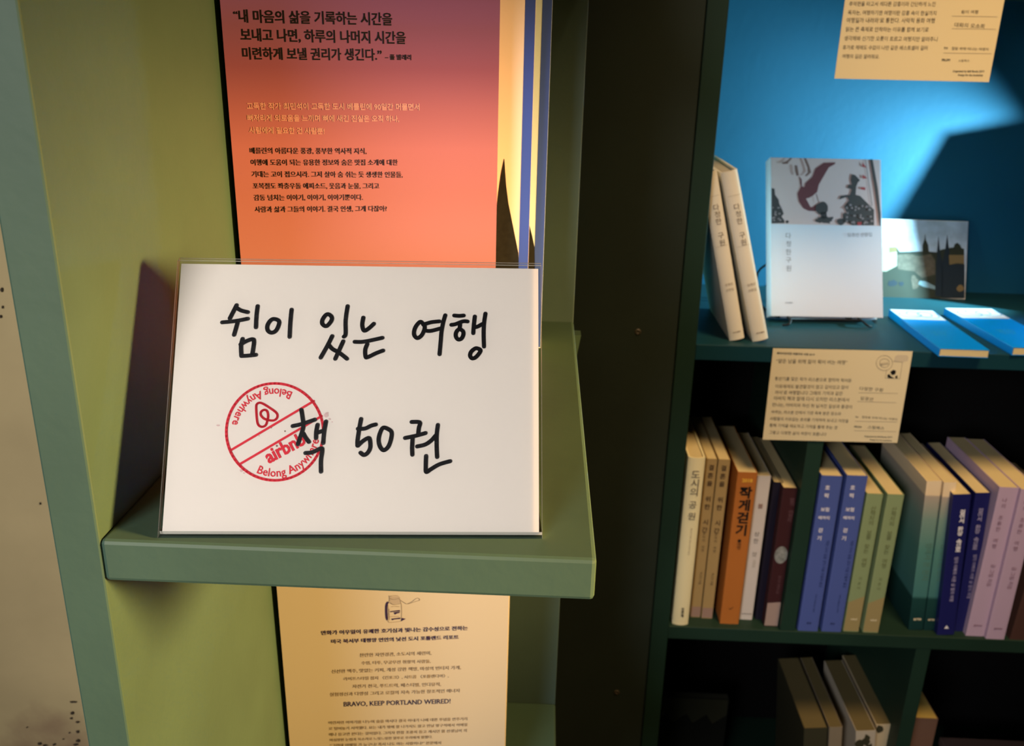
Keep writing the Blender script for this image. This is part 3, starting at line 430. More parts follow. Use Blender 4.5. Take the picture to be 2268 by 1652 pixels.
'발': (230,(22,197,0,-98,105,0,0,98,-21,0,0,-32,-64,0,0,32),(42,149,64,0,0,-33,-64,0),(167,207,0,-117,21,0,0,51,33,0,0,17,-33,0,0,49),(45,-17,151,0,0,17,-131,0,0,24,123,0,0,55,-143,0,0,-16,123,0,0,-23,-123,0)),
'밤': (230,(46,64,0,-80,142,0,0,80),(168,47,0,-46,-102,0,0,46),(22,195,0,-104,105,0,0,104,-21,0,0,-34,-64,0,0,34),(42,145,64,0,0,-37,-64,0),(167,207,0,-130,21,0,0,59,33,0,0,17,-33,0,0,54)),
'방': (230,(116,65,-55,-11,-19,-31,19,-31,55,-11,54,11,20,31,-20,31),(116,48,39,-6,15,-19,-15,-19,-39,-7,-40,7,-14,19,14,19),(22,193,0,-105,105,0,0,105,-21,0,0,-34,-64,0,0,34),(42,142,64,0,0,-37,-64,0),(167,207,0,-136,21,0,0,62,33,0,0,17,-33,0,0,57)),
'버': (230,(42,114,63,0,0,-60,-63,0),(22,189,0,-152,103,0,0,69,53,0,0,-126,21,0,0,227,-21,0,0,-84,-53,0,0,66,-20,0,0,-59,-63,0,0,59)),
'벌': (230,(44,148,61,0,0,-33,-61,0),(24,196,0,-98,102,0,0,42,52,0,0,-51,20,0,0,118,-20,0,0,-50,-52,0,0,39,-21,0,0,-32,-61,0,0,32),(53,-16,154,0,0,16,-133,0,0,24,124,0,0,54,-145,0,0,-16,125,0,0,-22,-125,0)),
'베': (230,(40,113,48,0,0,-58,-48,0),(185,207,0,-227,20,0,0,227),(140,202,0,-81,-33,0,0,64,-19,0,0,-56,-48,0,0,56,-19,0,0,-148,86,0,0,67,33,0,0,-112,20,0,0,210)),
'보': (230,(57,134,115,0,0,-42,-115,0),(37,191,0,-116,67,0,0,-48,-91,0,0,-18,205,0,0,18,-93,0,0,48,68,0,0,116,-21,0,0,-40,-115,0,0,40)),
'복': (230,(35,51,0,-17,136,0,0,-54,21,0,0,71),(60,160,110,0,0,-26,-110,0),(40,202,0,-85,64,0,0,-27,-91,0,0,-17,204,0,0,17,-92,0,0,27,65,0,0,85,-20,0,0,-26,-110,0,0,26)),
'본': (230,(60,153,110,0,0,-29,-110,0),(13,83,0,-17,204,0,0,17,-92,0,0,24,65,0,0,91,-20,0,0,-28,-110,0,0,28,-20,0,0,-91,64,0,0,-24),(39,48,0,-63,155,0,0,18,-134,0,0,45)),
'봄': (230,(60,161,110,0,0,-26,-110,0),(38,56,0,-72,154,0,0,72),(172,40,0,-39,-114,0,0,39),(40,202,0,-83,64,0,0,-25,-91,0,0,-17,204,0,0,17,-92,0,0,25,65,0,0,83,-20,0,0,-25,-110,0,0,25)),
'봐': (230,(45,138,71,0,0,-35,-71,0),(13,27,67,1,73,8,-2,15,-60,-5,0,40,46,0,0,102,-21,0,0,-34,-71,0,0,34,-20,0,0,-102,46,0,0,-41,-61,-1),(166,207,0,-227,20,0,0,115,36,0,0,17,-36,0,0,95)),
'부': (230,(38,198,0,-98,153,0,0,98,-20,0,0,-31,-112,0,0,31),(59,150,112,0,0,-33,-112,0),(12,73,0,-17,92,0,0,-76,21,0,0,76,92,0,0,17)),
'북': (230,(40,202,0,-85,150,0,0,85,-20,0,0,-26,-110,0,0,26),(60,160,110,0,0,-26,-110,0),(35,53,0,-17,136,0,0,-56,21,0,0,73,-67,0,0,26,92,0,0,17,-204,0,0,-17,91,0,0,-26)),
'불': (230,(40,203,0,-75,150,0,0,75,-20,0,0,-21,-110,0,0,21),(60,166,110,0,0,-21,-110,0),(38,-17,159,0,0,16,-139,0,0,22,133,0,0,51,-66,0,0,21,92,0,0,17,-204,0,0,-17,91,0,0,-21,-67,0,0,-16,133,0,0,-20,-132,0)),
'비': (230,(177,207,0,-227,21,0,0,227),(25,188,0,-153,107,0,0,153,-21,0,0,-60,-65,0,0,60),(46,112,65,0,0,-60,-65,0)),
'빈': (230,(24,191,0,-112,106,0,0,112,-20,0,0,-38,-65,0,0,38),(45,137,65,0,0,-41,-65,0),(177,207,0,-167,21,0,0,167),(51,56,0,-71,152,0,0,18,-131,0,0,53)),
'빛': (230,(177,207,0,-131,21,0,0,131),(24,197,0,-101,106,0,0,101,-20,0,0,-34,-65,0,0,34),(45,147,65,0,0,-34,-65,0),(116,81,0,-21,-67,0,0,-17,67,0,-24,-30,-52,-17,8,-15,47,14,31,27,31,-27,47,-14,7,15,-51,18,-23,29,66,0,0,17,-66,0,0,21)),
'빠': (230,(17,186,0,-151,62,0,0,151,-17,0,0,-58,-27,0,0,58),(35,111,27,0,0,-58,-27,0),(91,186,0,-151,62,0,0,151,-18,0,0,-58,-26,0,0,58),(109,111,26,0,0,-58,-26,0),(172,207,0,-227,21,0,0,121,30,0,0,18,-30,0,0,88)),
'뼈': (230,(18,186,0,-150,61,0,0,150,-17,0,0,-58,-27,0,0,58),(35,111,27,0,0,-58,-27,0),(112,111,26,0,0,-58,-26,0),(156,133,27,0,0,-42,-27,0),(183,207,0,-57,-27,0,0,36,-18,0,0,-58,-26,0,0,58,-18,0,0,-150,62,0,0,37,27,0,0,-93,20,0,0,227)),
'뿐': (230,(31,200,0,-91,75,0,0,91,-19,0,0,-29,-36,0,0,29),(51,155,36,0,0,-29,-36,0),(123,200,0,-91,75,0,0,91,-20,0,0,-29,-35,0,0,29),(143,155,35,0,0,-29,-35,0),(12,87,0,-17,94,0,0,-44,21,0,0,44,90,0,0,17),(38,45,0,-61,157,0,0,17,-136,0,0,44)),
'사': (230,(68,187,0,-40,-17,-60,-42,-41,13,-17,34,30,22,45,22,-42,33,-29,13,17,-41,39,-17,58,0,40),(166,207,0,-227,20,0,0,118,37,0,0,17,-37,0,0,92)),
'산': (230,(68,193,0,-28,-15,-47,-41,-30,11,-17,34,23,22,34,22,-31,33,-20,10,16,-40,28,-15,44,0,28),(167,207,0,-167,21,0,0,80,33,0,0,18,-33,0,0,69),(48,56,0,-71,150,0,0,18,-129,0,0,53)),
'살': (230,(68,199,0,-18,-16,-45,-41,-28,11,-17,35,22,22,33,21,-29,33,-19,11,16,-40,26,-16,42,0,17),(167,207,0,-118,21,0,0,51,33,0,0,18,-33,0,0,49),(45,-17,151,0,0,17,-131,0,0,24,123,0,0,55,-143,0,0,-17,123,0,0,-22,-123,0)),
'삶': (230,(117,75,0,-93,71,0,0,93),(170,59,0,-61,-35,0,0,61),(68,198,0,-19,-16,-46,-41,-29,11,-16,35,22,22,34,21,-30,33,-19,11,16,-41,27,-15,42,0,18),(167,207,0,-121,21,0,0,54,33,0,0,17,-33,0,0,50),(32,-18,48,1,30,4,-2,16,-26,-4,-29,-1,0,25,50,0,0,52,-71,0,0,-16,51,0,0,-21,-51,0)),
'상': (230,(116,64,-55,-11,-19,-31,19,-30,55,-11,54,11,20,30,-20,31),(116,47,39,-7,15,-18,-15,-18,-39,-7,-40,7,-14,18,14,18),(68,195,0,-23,-16,-47,-40,-31,11,-16,34,22,21,35,22,-31,32,-20,11,16,-40,28,-15,42,0,25),(167,207,0,-137,21,0,0,61,33,0,0,17,-33,0,0,59)),
'새': (230,(60,186,0,-44,-13,-56,-37,-41,13,-15,29,27,18,40,17,-36,28,-26,12,17,-35,38,-12,54,0,42),(135,202,0,-210,20,0,0,107,30,0,0,-119,20,0,0,227,-20,0,0,-91,-30,0,0,86)),
'색': (230,(52,58,0,-17,131,0,0,-61,20,0,0,78),(60,193,0,-30,-13,-39,-34,-30,11,-16,28,21,18,30,17,-27,27,-18,11,16,-33,26,-12,37,0,30),(135,203,0,-132,19,0,0,60,29,0,0,-61,20,0,0,137,-20,0,0,-59,-29,0,0,55)),
'생': (230,(129,62,-56,-11,-20,-29,20,-30,56,-11,55,11,20,30,-20,29),(129,46,40,-6,15,-18,-15,-19,-40,-6,-40,6,-15,19,15,18),(60,193,0,-31,-13,-38,-34,-29,11,-16,28,20,18,30,17,-26,28,-18,11,16,-34,25,-12,36,0,31),(135,202,0,-128,19,0,0,55,29,0,0,-62,20,0,0,140,-20,0,0,-61,-29,0,0,56)),
'서': (230,(178,207,0,-77,-52,0,0,-17,52,0,0,-133,21,0,0,227),(71,187,0,-40,-17,-61,-42,-41,13,-17,34,31,23,45,22,-43,34,-29,12,17,-41,39,-17,59,0,40)),
'석': (230,(48,61,0,-17,130,0,0,-64,21,0,0,81),(178,207,0,-47,-50,0,0,-18,50,0,0,-69,21,0,0,134),(69,195,0,-23,-15,-47,-41,-30,11,-17,34,22,22,35,21,-32,33,-20,11,16,-40,29,-15,43,0,24)),
'선': (230,(178,207,0,-53,-50,0,0,-18,50,0,0,-98,21,0,0,169),(69,193,0,-28,-15,-48,-41,-31,11,-16,34,23,22,36,21,-33,33,-21,11,16,-40,30,-15,44,0,28),(53,56,0,-71,151,0,0,18,-130,0,0,53)),
'설': (230,(178,207,0,-41,-50,0,0,-17,50,0,0,-59,21,0,0,117),(54,-16,153,0,0,16,-133,0,0,24,125,0,0,55,-146,0,0,-17,125,0,0,-22,-124,0),(69,200,0,-21,-16,-45,-41,-28,11,-16,35,21,22,33,21,-30,33,-19,11,16,-40,27,-16,41,0,21)),
'섬': (230,(52,65,0,-81,147,0,0,81),(178,48,0,-47,-106,0,0,47),(128,162,0,-17,50,0,0,-68,21,0,0,130,-21,0,0,-45),(69,197,0,-24,-15,-45,-41,-29,10,-16,35,21,21,34,22,-31,33,-19,11,16,-40,27,-16,41,0,25)),
'성': (230,(124,66,-55,-11,-20,-31,20,-32,55,-11,55,11,20,32,-20,31),(124,50,40,-7,15,-19,-15,-20,-40,-7,-40,7,-15,20,15,19),(70,194,0,-23,-16,-47,-42,-30,11,-17,35,22,22,36,21,-31,33,-20,11,16,-40,28,-15,44,0,22),(128,159,0,-17,50,0,0,-69,21,0,0,134,-21,0,0,-48)),
'세': (230,(185,207,0,-227,20,0,0,227),(139,202,0,-76,-37,0,0,-17,37,0,0,-117,19,0,0,210),(60,186,0,-44,-14,-56,-36,-41,13,-16,29,29,18,40,17,-37,27,-27,12,16,-34,40,-12,53,0,43)),
'셀': (230,(183,207,0,-121,20,0,0,121),(139,202,0,-38,-34,0,0,-17,34,0,0,-59,20,0,0,114),(59,197,0,-23,-12,-40,-34,-30,11,-16,28,22,18,30,16,-27,27,-18,11,16,-33,26,-12,36,0,24),(54,-17,158,0,0,17,-137,0,0,23,128,0,0,53,-149,0,0,-16,129,0,0,-21,-129,0)),
'소': (230,(104,82,0,-55,-91,0,0,-17,205,0,0,17,-94,0,0,55),(103,192,0,-18,-26,-50,-56,-27,9,-18,49,22,35,41,35,-41,50,-22,9,18,-57,27,-26,50,0,18)),
'속': (230,(35,54,0,-16,136,0,0,-58,21,0,0,74),(104,128,0,-35,-91,0,0,-17,204,0,0,17,-92,0,0,35),(104,203,0,-10,-25,-40,-54,-21,8,-16,48,17,34,32,33,-32,48,-17,8,16,-54,21,-25,40,0,10)),
'수': (230,(104,199,0,-13,-25,-42,-56,-23,8,-17,50,18,34,35,34,-35,50,-18,8,17,-56,23,-25,42,0,13),(13,80,0,-18,91,0,0,-82,21,0,0,82,92,0,0,18)),
'술': (230,(104,206,0,-9,-25,-35,-55,-19,7,-16,50,15,34,30,34,-30,50,-15,7,16,-56,19,-25,35,0,9),(38,-17,159,0,0,16,-139,0,0,23,133,0,0,51,-66,0,0,23,92,0,0,17,-204,0,0,-17,91,0,0,-23,-67,0,0,-16,133,0,0,-20,-132,0)),
'숨': (230,(172,41,0,-40,-114,0,0,40),(13,103,0,-17,91,0,0,-28,-66,0,0,-74,154,0,0,74,-67,0,0,28,92,0,0,17),(104,205,0,-11,-25,-38,-55,-20,8,-16,49,16,34,32,33,-32,50,-16,7,16,-55,20,-25,38,0,11)),
'쉬': (230,(177,207,0,-227,21,0,0,227),(76,197,0,-14,-16,-38,-42,-23,11,-16,35,18,23,29,22,-26,34,-16,10,16,-41,22,-15,34,0,14),(15,68,62,1,0,-82,21,0,0,83,32,3,33,5,-2,15,-77,-6,-72,-1)),
'쉼': (230,(176,41,0,-40,-107,0,0,40),(176,207,0,-137,21,0,0,137),(16,88,62,1,0,-31,-30,0,0,-74,149,0,0,74,-98,0,0,32,63,7,-1,15,-77,-6,-71,-1),(78,201,0,-11,-15,-34,-40,-20,9,-16,35,16,22,27,21,-25,35,-15,9,16,-40,19,-15,32,0,11)),
'스': (230,(13,28,0,-17,205,0,0,17),(103,191,0,-17,-26,-52,-56,-29,9,-17,50,23,34,42,35,-42,49,-23,9,17,-56,29,-26,52,0,17)),
'습': (230,(38,71,0,-87,152,0,0,87,-20,0,0,-26,-111,0,0,26),(59,29,111,0,0,-29,-111,0),(13,104,0,-17,204,0,0,17),(104,204,0,-10,-25,-38,-55,-20,8,-16,49,16,34,32,33,-32,50,-16,7,16,-55,21,-25,37,0,10)),
'시': (230,(177,207,0,-227,21,0,0,227),(72,187,0,-40,-18,-61,-43,-41,13,-17,35,30,24,45,23,-43,35,-28,12,17,-43,39,-17,59,0,40)),
'식': (230,(47,59,0,-17,130,0,0,-62,21,0,0,79),(177,207,0,-136,21,0,0,136),(71,196,0,-22,-15,-47,-41,-30,10,-17,35,23,22,35,22,-33,35,-21,10,17,-41,28,-16,45,0,22)),
'신': (230,(177,207,0,-166,21,0,0,166),(53,56,0,-71,152,0,0,18,-132,0,0,53),(71,194,0,-23,-15,-49,-41,-32,11,-17,34,24,22,36,22,-34,34,-21,11,16,-41,30,-16,47,0,23)),
'실': (230,(177,207,0,-117,21,0,0,117),(52,-17,154,0,0,17,-134,0,0,24,126,0,0,54,-146,0,0,-16,125,0,0,-22,-125,0),(71,200,0,-17,-16,-45,-41,-30,11,-16,35,22,22,34,23,-32,34,-20,10,16,-41,28,-16,43,0,17)),
'심': (230,(177,207,0,-129,21,0,0,129),(52,65,0,-81,146,0,0,81),(178,49,0,-48,-106,0,0,48),(71,198,0,-22,-15,-46,-42,-30,11,-16,35,22,22,34,22,-31,35,-21,10,16,-41,28,-16,44,0,22)),
'썹': (230,(52,73,0,-89,150,0,0,89,-21,0,0,-27,-108,0,0,27),(73,29,108,0,0,-28,-108,0),(146,160,0,-17,35,0,0,-59,21,0,0,123,-21,0,0,-47),(108,196,0,-20,-5,-32,-16,-31,-18,32,-4,31,0,20,-19,0,0,-20,-8,-38,-27,-32,11,-15,21,20,12,26,11,-27,21,-21,20,20,11,27,12,-26,21,-19,12,15,-28,31,-8,39,0,20)),
'쓴': (230,(13,90,0,-17,204,0,0,17),(148,199,0,-20,-9,-28,-24,-24,-25,24,-9,28,0,20,-20,0,0,-20,-11,-31,-32,-24,10,-15,27,17,16,24,16,-25,28,-19,27,18,16,26,16,-25,27,-16,10,15,-32,23,-11,32,0,20),(38,52,0,-67,157,0,0,18,-136,0,0,49)),
'아': (230,(73,189,-41,-21,-16,-57,16,-58,41,-21,40,21,16,58,-16,57),(73,171,26,-17,11,-43,-11,-45,-26,-16,-27,16,-10,45,10,43),(166,207,0,-227,20,0,0,119,37,0,0,18,-37,0,0,90)),
'안': (230,(76,191,-43,-16,-17,-40,17,-40,43,-16,42,16,17,40,-17,40),(76,173,27,-11,12,-27,-12,-27,-27,-10,-28,10,-11,27,11,27),(167,207,0,-167,21,0,0,81,33,0,0,17,-33,0,0,69),(47,57,0,-72,151,0,0,18,-130,0,0,54)),
'않': (230,(75,194,-42,-15,-17,-37,17,-38,42,-14,42,14,16,38,-16,37),(75,177,27,-10,11,-25,-11,-26,-27,-9,-27,9,-11,26,11,25),(154,45,-31,-9,-11,-23,11,-23,31,-9,30,9,11,23,-11,23),(154,30,16,-5,7,-12,-7,-13,-16,-4,-17,4,-7,13,7,12),(167,207,0,-113,21,0,0,45,33,0,0,17,-33,0,0,51),(36,70,0,-84,38,2,31,7,-3,16,-24,-5,-22,-2,0,66),(144,88,0,-20,-47,0,0,-15,113,0,0,15,-46,0,0,20)),
'알': (230,(75,199,-42,-14,-17,-37,17,-36,42,-14,42,14,16,36,-16,37),(75,182,27,-10,11,-24,-11,-24,-27,-9,-27,9,-11,24,11,24),(167,207,0,-115,21,0,0,49,33,0,0,17,-33,0,0,49),(45,-16,151,0,0,16,-131,0,0,26,123,0,0,55,-143,0,0,-16,123,0,0,-24,-123,0)),
'애': (230,(63,188,-35,-21,-13,-58,13,-57,35,-22,36,22,13,57,-13,58),(63,169,22,-16,8,-44,-8,-43,-22,-16,-21,16,-7,43,7,44),(135,202,0,-210,19,0,0,108,31,0,0,-120,20,0,0,227,-20,0,0,-90,-31,0,0,85)),
'야': (230,(73,189,-41,-21,-16,-57,16,-58,41,-21,40,21,16,58,-16,57),(73,171,26,-17,11,-43,-11,-45,-26,-16,-27,16,-10,45,10,43),(166,207,0,-227,20,0,0,85,36,0,0,18,-36,0,0,50,36,0,0,17,-36,0,0,57)),
'양': (230,(76,193,-43,-15,-17,-38,17,-38,43,-15,42,15,17,38,-17,38),(76,176,27,-10,12,-26,-12,-26,-27,-10,-28,10,-11,26,11,26),(116,66,-55,-11,-19,-32,20,-31,54,-11,54,11,20,31,-20,32),(116,49,39,-7,15,-19,-15,-19,-39,-6,-40,6,-14,19,14,19),(167,207,0,-134,21,0,0,35,33,0,0,17,-33,0,0,31,33,0,0,17,-33,0,0,34)),
'얕': (230,(76,196,-43,-14,-16,-37,16,-38,43,-14,42,14,16,38,-16,37),(76,179,27,-10,11,-24,-11,-25,-27,-10,-28,10,-11,25,11,24),(167,207,0,-121,21,0,0,30,33,0,0,17,-33,0,0,28,33,0,0,17,-33,0,0,29),(46,-16,148,0,0,15,-127,0,0,23,120,0,0,15,-120,0,0,21,122,0,0,15,-143,0)),
'어': (230,(73,171,26,-17,11,-43,-11,-45,-26,-16,-27,16,-10,45,10,43),(178,207,0,-86,-49,0,-18,50,-38,18,-41,-21,-16,-57,16,-58,41,-21,39,19,17,53,49,0,0,-124,21,0,0,227)),
'억': (230,(48,61,0,-17,130,0,0,-64,21,0,0,81),(74,176,28,-10,11,-26,-11,-27,-28,-10,-27,10,-11,27,11,26),(74,194,-41,-15,-17,-39,17,-39,41,-16,39,13,19,33,46,0,0,-58,21,0,0,134,-21,0,0,-58,-46,0,-19,32)),
'엄': (230,(74,176,28,-10,11,-26,-11,-26,-28,-9,-27,9,-11,26,11,26),(52,65,0,-81,147,0,0,81),(178,49,0,-48,-106,0,0,48),(178,207,0,-57,-46,0,-19,32,-39,12,-42,-15,-16,-39,16,-38,42,-15,39,13,19,33,46,0,0,-56,21,0,0,130)),
'없': (230,(38,74,0,-90,79,0,0,90,-20,0,0,-28,-39,0,0,28),(58,30,39,0,0,-30,-39,0),(74,180,28,-10,11,-25,-11,-25,-28,-10,-27,10,-11,25,11,25),(160,76,0,-19,-10,-34,-31,-26,11,-15,25,17,16,25,15,-25,25,-17,11,15,-31,25,-10,35,0,19),(178,207,0,-53,-46,0,-19,31,-39,12,-42,-15,-16,-37,16,-38,42,-14,39,12,19,32,46,0,0,-50,21,0,0,120)),
'었': (230,(74,177,27,-10,11,-26,-11,-26,-27,-10,-27,10,-11,26,11,26),(154,69,0,-13,-8,-29,-24,-25,-24,24,-8,30,0,13,-20,0,0,-13,-12,-33,-33,-24,10,-15,28,17,17,25,15,-26,27,-19,26,19,16,26,17,-25,28,-17,11,15,-34,23,-12,34,0,13),(178,207,0,-57,-47,0,-19,32,-38,12,-41,-15,-17,-38,17,-38,41,-15,39,12,19,33,46,0,0,-55,21,0,0,129)),
'에': (230,(185,207,0,-227,20,0,0,227),(63,169,22,-16,8,-44,-8,-43,-22,-16,-21,16,-7,43,7,44),(63,188,-35,-21,-13,-58,13,-57,35,-22,34,19,15,53,28,0,0,-110,20,0,0,210,-20,0,0,-83,-28,0,-15,50)),
'엔': (230,(66,171,23,-10,10,-27,-10,-27,-23,-10,-23,10,-9,27,9,27),(183,207,0,-169,20,0,0,169),(141,202,0,-60,-24,0,-16,34,-35,13,-37,-15,-14,-40,14,-39,37,-16,34,13,17,33,24,0,0,-81,19,0,0,158),(56,59,0,-74,154,0,0,18,-134,0,0,56)),
'여': (230,(73,171,26,-17,11,-43,-11,-45,-26,-16,-27,16,-10,45,10,43),(126,139,52,0,0,-54,-51,0,2,26),(178,207,0,-51,-58,0,-19,25,-28,8,-41,-21,-16,-57,16,-58,41,-21,29,9,20,27,56,0,0,-88,21,0,0,227)),
'역': (230,(48,61,0,-17,130,0,0,-64,21,0,0,81),(74,176,28,-10,11,-26,-11,-27,-28,-10,-27,10,-11,27,11,26),(178,157,0,-34,-48,0,2,8,0,17,-2,9),(74,194,-41,-15,-17,-39,17,-39,41,-16,27,6,20,15,57,0,0,-33,21,0,0,134,-21,0,0,-33,-57,0,-20,15)),
'엮': (230,(42,64,0,-17,53,0,0,-67,21,0,0,84),(127,64,0,-17,51,0,0,-67,21,0,0,84),(74,177,28,-10,11,-26,-11,-27,-28,-10,-27,10,-11,27,11,26),(178,158,0,-34,-48,0,2,8,0,17,-2,9),(74,195,-41,-15,-17,-39,17,-39,41,-15,27,5,19,15,58,0,0,-32,21,0,0,132,-21,0,0,-32,-57,0,-20,15)),
'연': (230,(74,174,28,-11,11,-27,-11,-28,-28,-11,-27,11,-11,28,11,27),(178,154,0,-37,-48,0,2,9,0,19,-3,9),(74,192,-41,-16,-17,-40,17,-41,41,-16,27,6,20,15,57,0,0,-60,21,0,0,167,-21,0,0,-36,-58,0,-20,16),(54,57,0,-72,151,0,0,18,-130,0,0,54)),
'염': (230,(74,176,28,-10,11,-26,-11,-25,-28,-10,-27,10,-11,25,11,26),(52,65,0,-81,147,0,0,81),(178,49,0,-48,-106,0,0,48),(130,158,48,0,0,-34,-48,0,2,8,0,17),(178,207,0,-33,-58,0,-19,15,-27,5,-41,-15,-17,-39,17,-38,41,-15,27,5,19,15,58,0,0,-30,21,0,0,130)),
'오': (230,(115,175,44,-11,18,-31,-18,-31,-44,-12,-45,12,-17,31,17,31),(13,27,0,-17,205,0,0,17,-93,0,0,47,52,18,20,41,-23,43,-59,16,-59,-16,-23,-43,20,-41,51,-18,0,-47)),
'온': (230,(115,183,42,-7,16,-21,-16,-21,-42,-7,-43,7,-16,21,16,21),(115,200,-58,-12,-22,-33,19,-32,50,-13,0,-23,-91,0,0,-17,204,0,0,17,-92,0,0,23,50,13,19,32,-22,33),(39,51,0,-66,155,0,0,18,-134,0,0,48)),
'옮': (230,(121,73,0,-90,73,0,0,90),(176,58,0,-60,-37,0,0,60),(115,188,42,-6,16,-18,-16,-18,-42,-6,-43,6,-15,18,15,18),(115,204,-59,-10,-21,-30,18,-28,51,-12,0,-16,-91,0,0,-17,204,0,0,17,-92,0,0,16,51,12,18,28,-21,30),(35,-17,50,1,29,3,-2,16,-26,-4,-32,0,0,23,53,0,0,51,-73,0,0,-15,53,0,0,-21,-52,0)),
'와': (230,(80,174,28,-10,12,-25,-12,-26,-28,-10,-28,10,-12,26,12,25),(13,30,67,1,73,7,-2,16,-30,-4,-30,-2,0,39,35,16,14,36,-17,38,-43,15,-43,-15,-17,-38,14,-36,36,-16,0,-39,-60,-1),(166,207,0,-227,20,0,0,116,36,0,0,18,-36,0,0,93)),
'외': (230,(86,174,29,-10,11,-25,-11,-26,-29,-9,-29,9,-11,26,11,25),(176,207,0,-227,21,0,0,227),(16,30,70,1,77,8,-2,16,-65,-7,0,39,36,16,14,36,-17,38,-43,15,-44,-15,-17,-38,14,-36,36,-16,0,-39,-61,-1)),
'요': (230,(115,176,44,-11,18,-31,-18,-30,-44,-11,-45,11,-17,30,17,31),(115,193,-59,-16,-23,-43,8,-27,22,-19,0,-61,-50,0,0,-17,205,0,0,17,-51,0,0,61,22,19,8,27,-23,43),(83,27,0,53,15,-3,17,-1,16,1,15,3,0,-53)),
'용': (230,(115,61,-57,-10,-21,-30,21,-30,57,-10,56,10,21,30,-21,30),(115,45,41,-6,15,-18,-15,-18,-41,-6,-42,6,-15,18,15,18),(115,186,42,-7,16,-18,-16,-19,-42,-7,-43,7,-16,19,16,18),(115,203,-59,-12,-21,-30,7,-20,21,-14,0,-32,-50,0,0,-17,204,0,0,17,-51,0,0,32,21,14,7,20,-21,30),(84,95,0,26,14,-2,33,0,15,2,0,-26)),
'우': (230,(114,198,-57,-14,-22,-36,22,-36,57,-13,58,13,22,36,-22,36),(114,181,42,-9,16,-24,-16,-24,-42,-9,-42,9,-15,24,15,24),(12,77,0,-17,92,0,0,-80,21,0,0,80,92,0,0,17)),
'운': (230,(115,201,-58,-12,-22,-33,22,-34,58,-12,57,12,22,34,-22,33),(115,184,41,-7,16,-21,-16,-21,-41,-8,-42,8,-16,21,16,21),(12,92,0,-17,94,0,0,-46,21,0,0,46,90,0,0,17),(39,52,0,-67,156,0,0,18,-136,0,0,49)),
'움': (230,(115,203,-59,-12,-21,-31,21,-31,59,-11,58,11,21,31,-21,31),(115,186,42,-7,16,-19,-16,-19,-42,-7,-43,7,-16,19,16,19),(172,41,0,-40,-114,0,0,40),(13,101,0,-17,91,0,0,-26,-66,0,0,-74,154,0,0,74,-67,0,0,26,92,0,0,17)),
'웃': (230,(115,203,-59,-11,-21,-30,21,-31,59,-11,58,11,21,31,-21,30),(115,188,42,-7,16,-19,-16,-19,-42,-6,-43,6,-16,19,16,19),(13,104,0,-18,91,0,0,-24,21,0,0,24,92,0,0,18),(104,51,0,-7,-23,-31,-54,-16,7,-16,48,14,32,25,32,-26,49,-13,6,16,-53,16,-23,31,0,7)),
'원': (230,(85,198,-40,-11,-16,-29,16,-29,40,-10,40,10,15,29,-15,29),(85,182,26,-7,10,-17,-10,-17,-26,-7,-26,7,-10,17,10,17),(14,85,63,1,0,-43,20,0,0,44,62,7,-2,15,-75,-6,-71,-1),(131,73,0,-15,46,0,0,-23,21,0,0,172,-21,0,0,-134),(43,52,0,-67,160,0,0,18,-139,0,0,49)),
'위': (230,(86,196,-41,-13,-16,-33,16,-34,41,-13,42,13,16,34,-16,33),(86,179,28,-8,10,-21,-10,-22,-28,-8,-27,8,-10,22,10,21),(177,207,0,-227,21,0,0,227),(15,67,62,1,0,-81,21,0,0,82,32,3,33,5,-2,15,-77,-7,-72,-1)),
'윌': (230,(85,202,-41,-10,-15,-27,15,-27,41,-11,40,11,16,27,-16,27),(85,187,26,-6,10,-16,-10,-16,-26,-6,-26,6,-10,16,10,16),(176,207,0,-123,21,0,0,123),(48,-17,157,0,0,16,-137,0,0,23,129,0,0,52,-100,0,0,25,33,2,32,4,-2,14,-75,-5,-72,0,3,-17,61,1,0,-24,-30,0,0,-16,129,0,0,-21,-128,0)),
'유': (230,(114,198,-57,-14,-22,-36,22,-35,57,-14,58,14,22,35,-22,36),(114,181,42,-9,16,-24,-16,-23,-42,-9,-42,9,-15,23,15,24),(12,78,0,-17,53,0,0,-81,21,0,0,81,57,0,0,-81,21,0,0,81,53,0,0,17)),
'윤': (230,(115,201,-58,-12,-22,-33,22,-33,58,-12,57,12,22,33,-22,33),(115,184,41,-7,16,-21,-16,-21,-41,-7,-42,7,-16,21,16,21),(13,94,0,-17,71,0,0,-47,21,0,0,47,39,0,0,-47,21,0,0,47,52,0,0,17),(38,49,0,-64,158,0,0,18,-138,0,0,46)),
'으': (230,(115,192,-59,-17,-23,-45,23,-45,59,-17,58,17,24,45,-24,45),(115,176,44,-13,18,-33,-18,-33,-44,-12,-45,12,-18,33,18,33),(13,28,0,-17,205,0,0,17)),
'은': (230,(13,88,0,-17,204,0,0,17),(115,199,-58,-12,-22,-33,22,-33,58,-12,57,12,22,33,-22,33),(115,182,42,-7,16,-21,-16,-21,-42,-7,-43,7,-16,21,16,21),(39,51,0,-66,155,0,0,18,-134,0,0,48)),
'을': (230,(115,203,-59,-10,-21,-29,21,-29,59,-10,58,10,21,29,-21,29),(115,187,43,-6,15,-17,-15,-18,-43,-6,-43,6,-15,18,15,17),(13,109,0,-16,204,0,0,16),(38,-17,159,0,0,16,-139,0,0,23,133,0,0,51,-154,0,0,-15,133,0,0,-20,-132,0)),
'음': (230,(115,202,-59,-12,-21,-31,21,-32,59,-11,58,11,21,32,-21,31),(115,185,42,-7,16,-19,-16,-19,-42,-7,-43,7,-16,19,16,19),(38,58,0,-74,154,0,0,74),(172,41,0,-40,-114,0,0,40),(13,97,0,-17,204,0,0,17)),
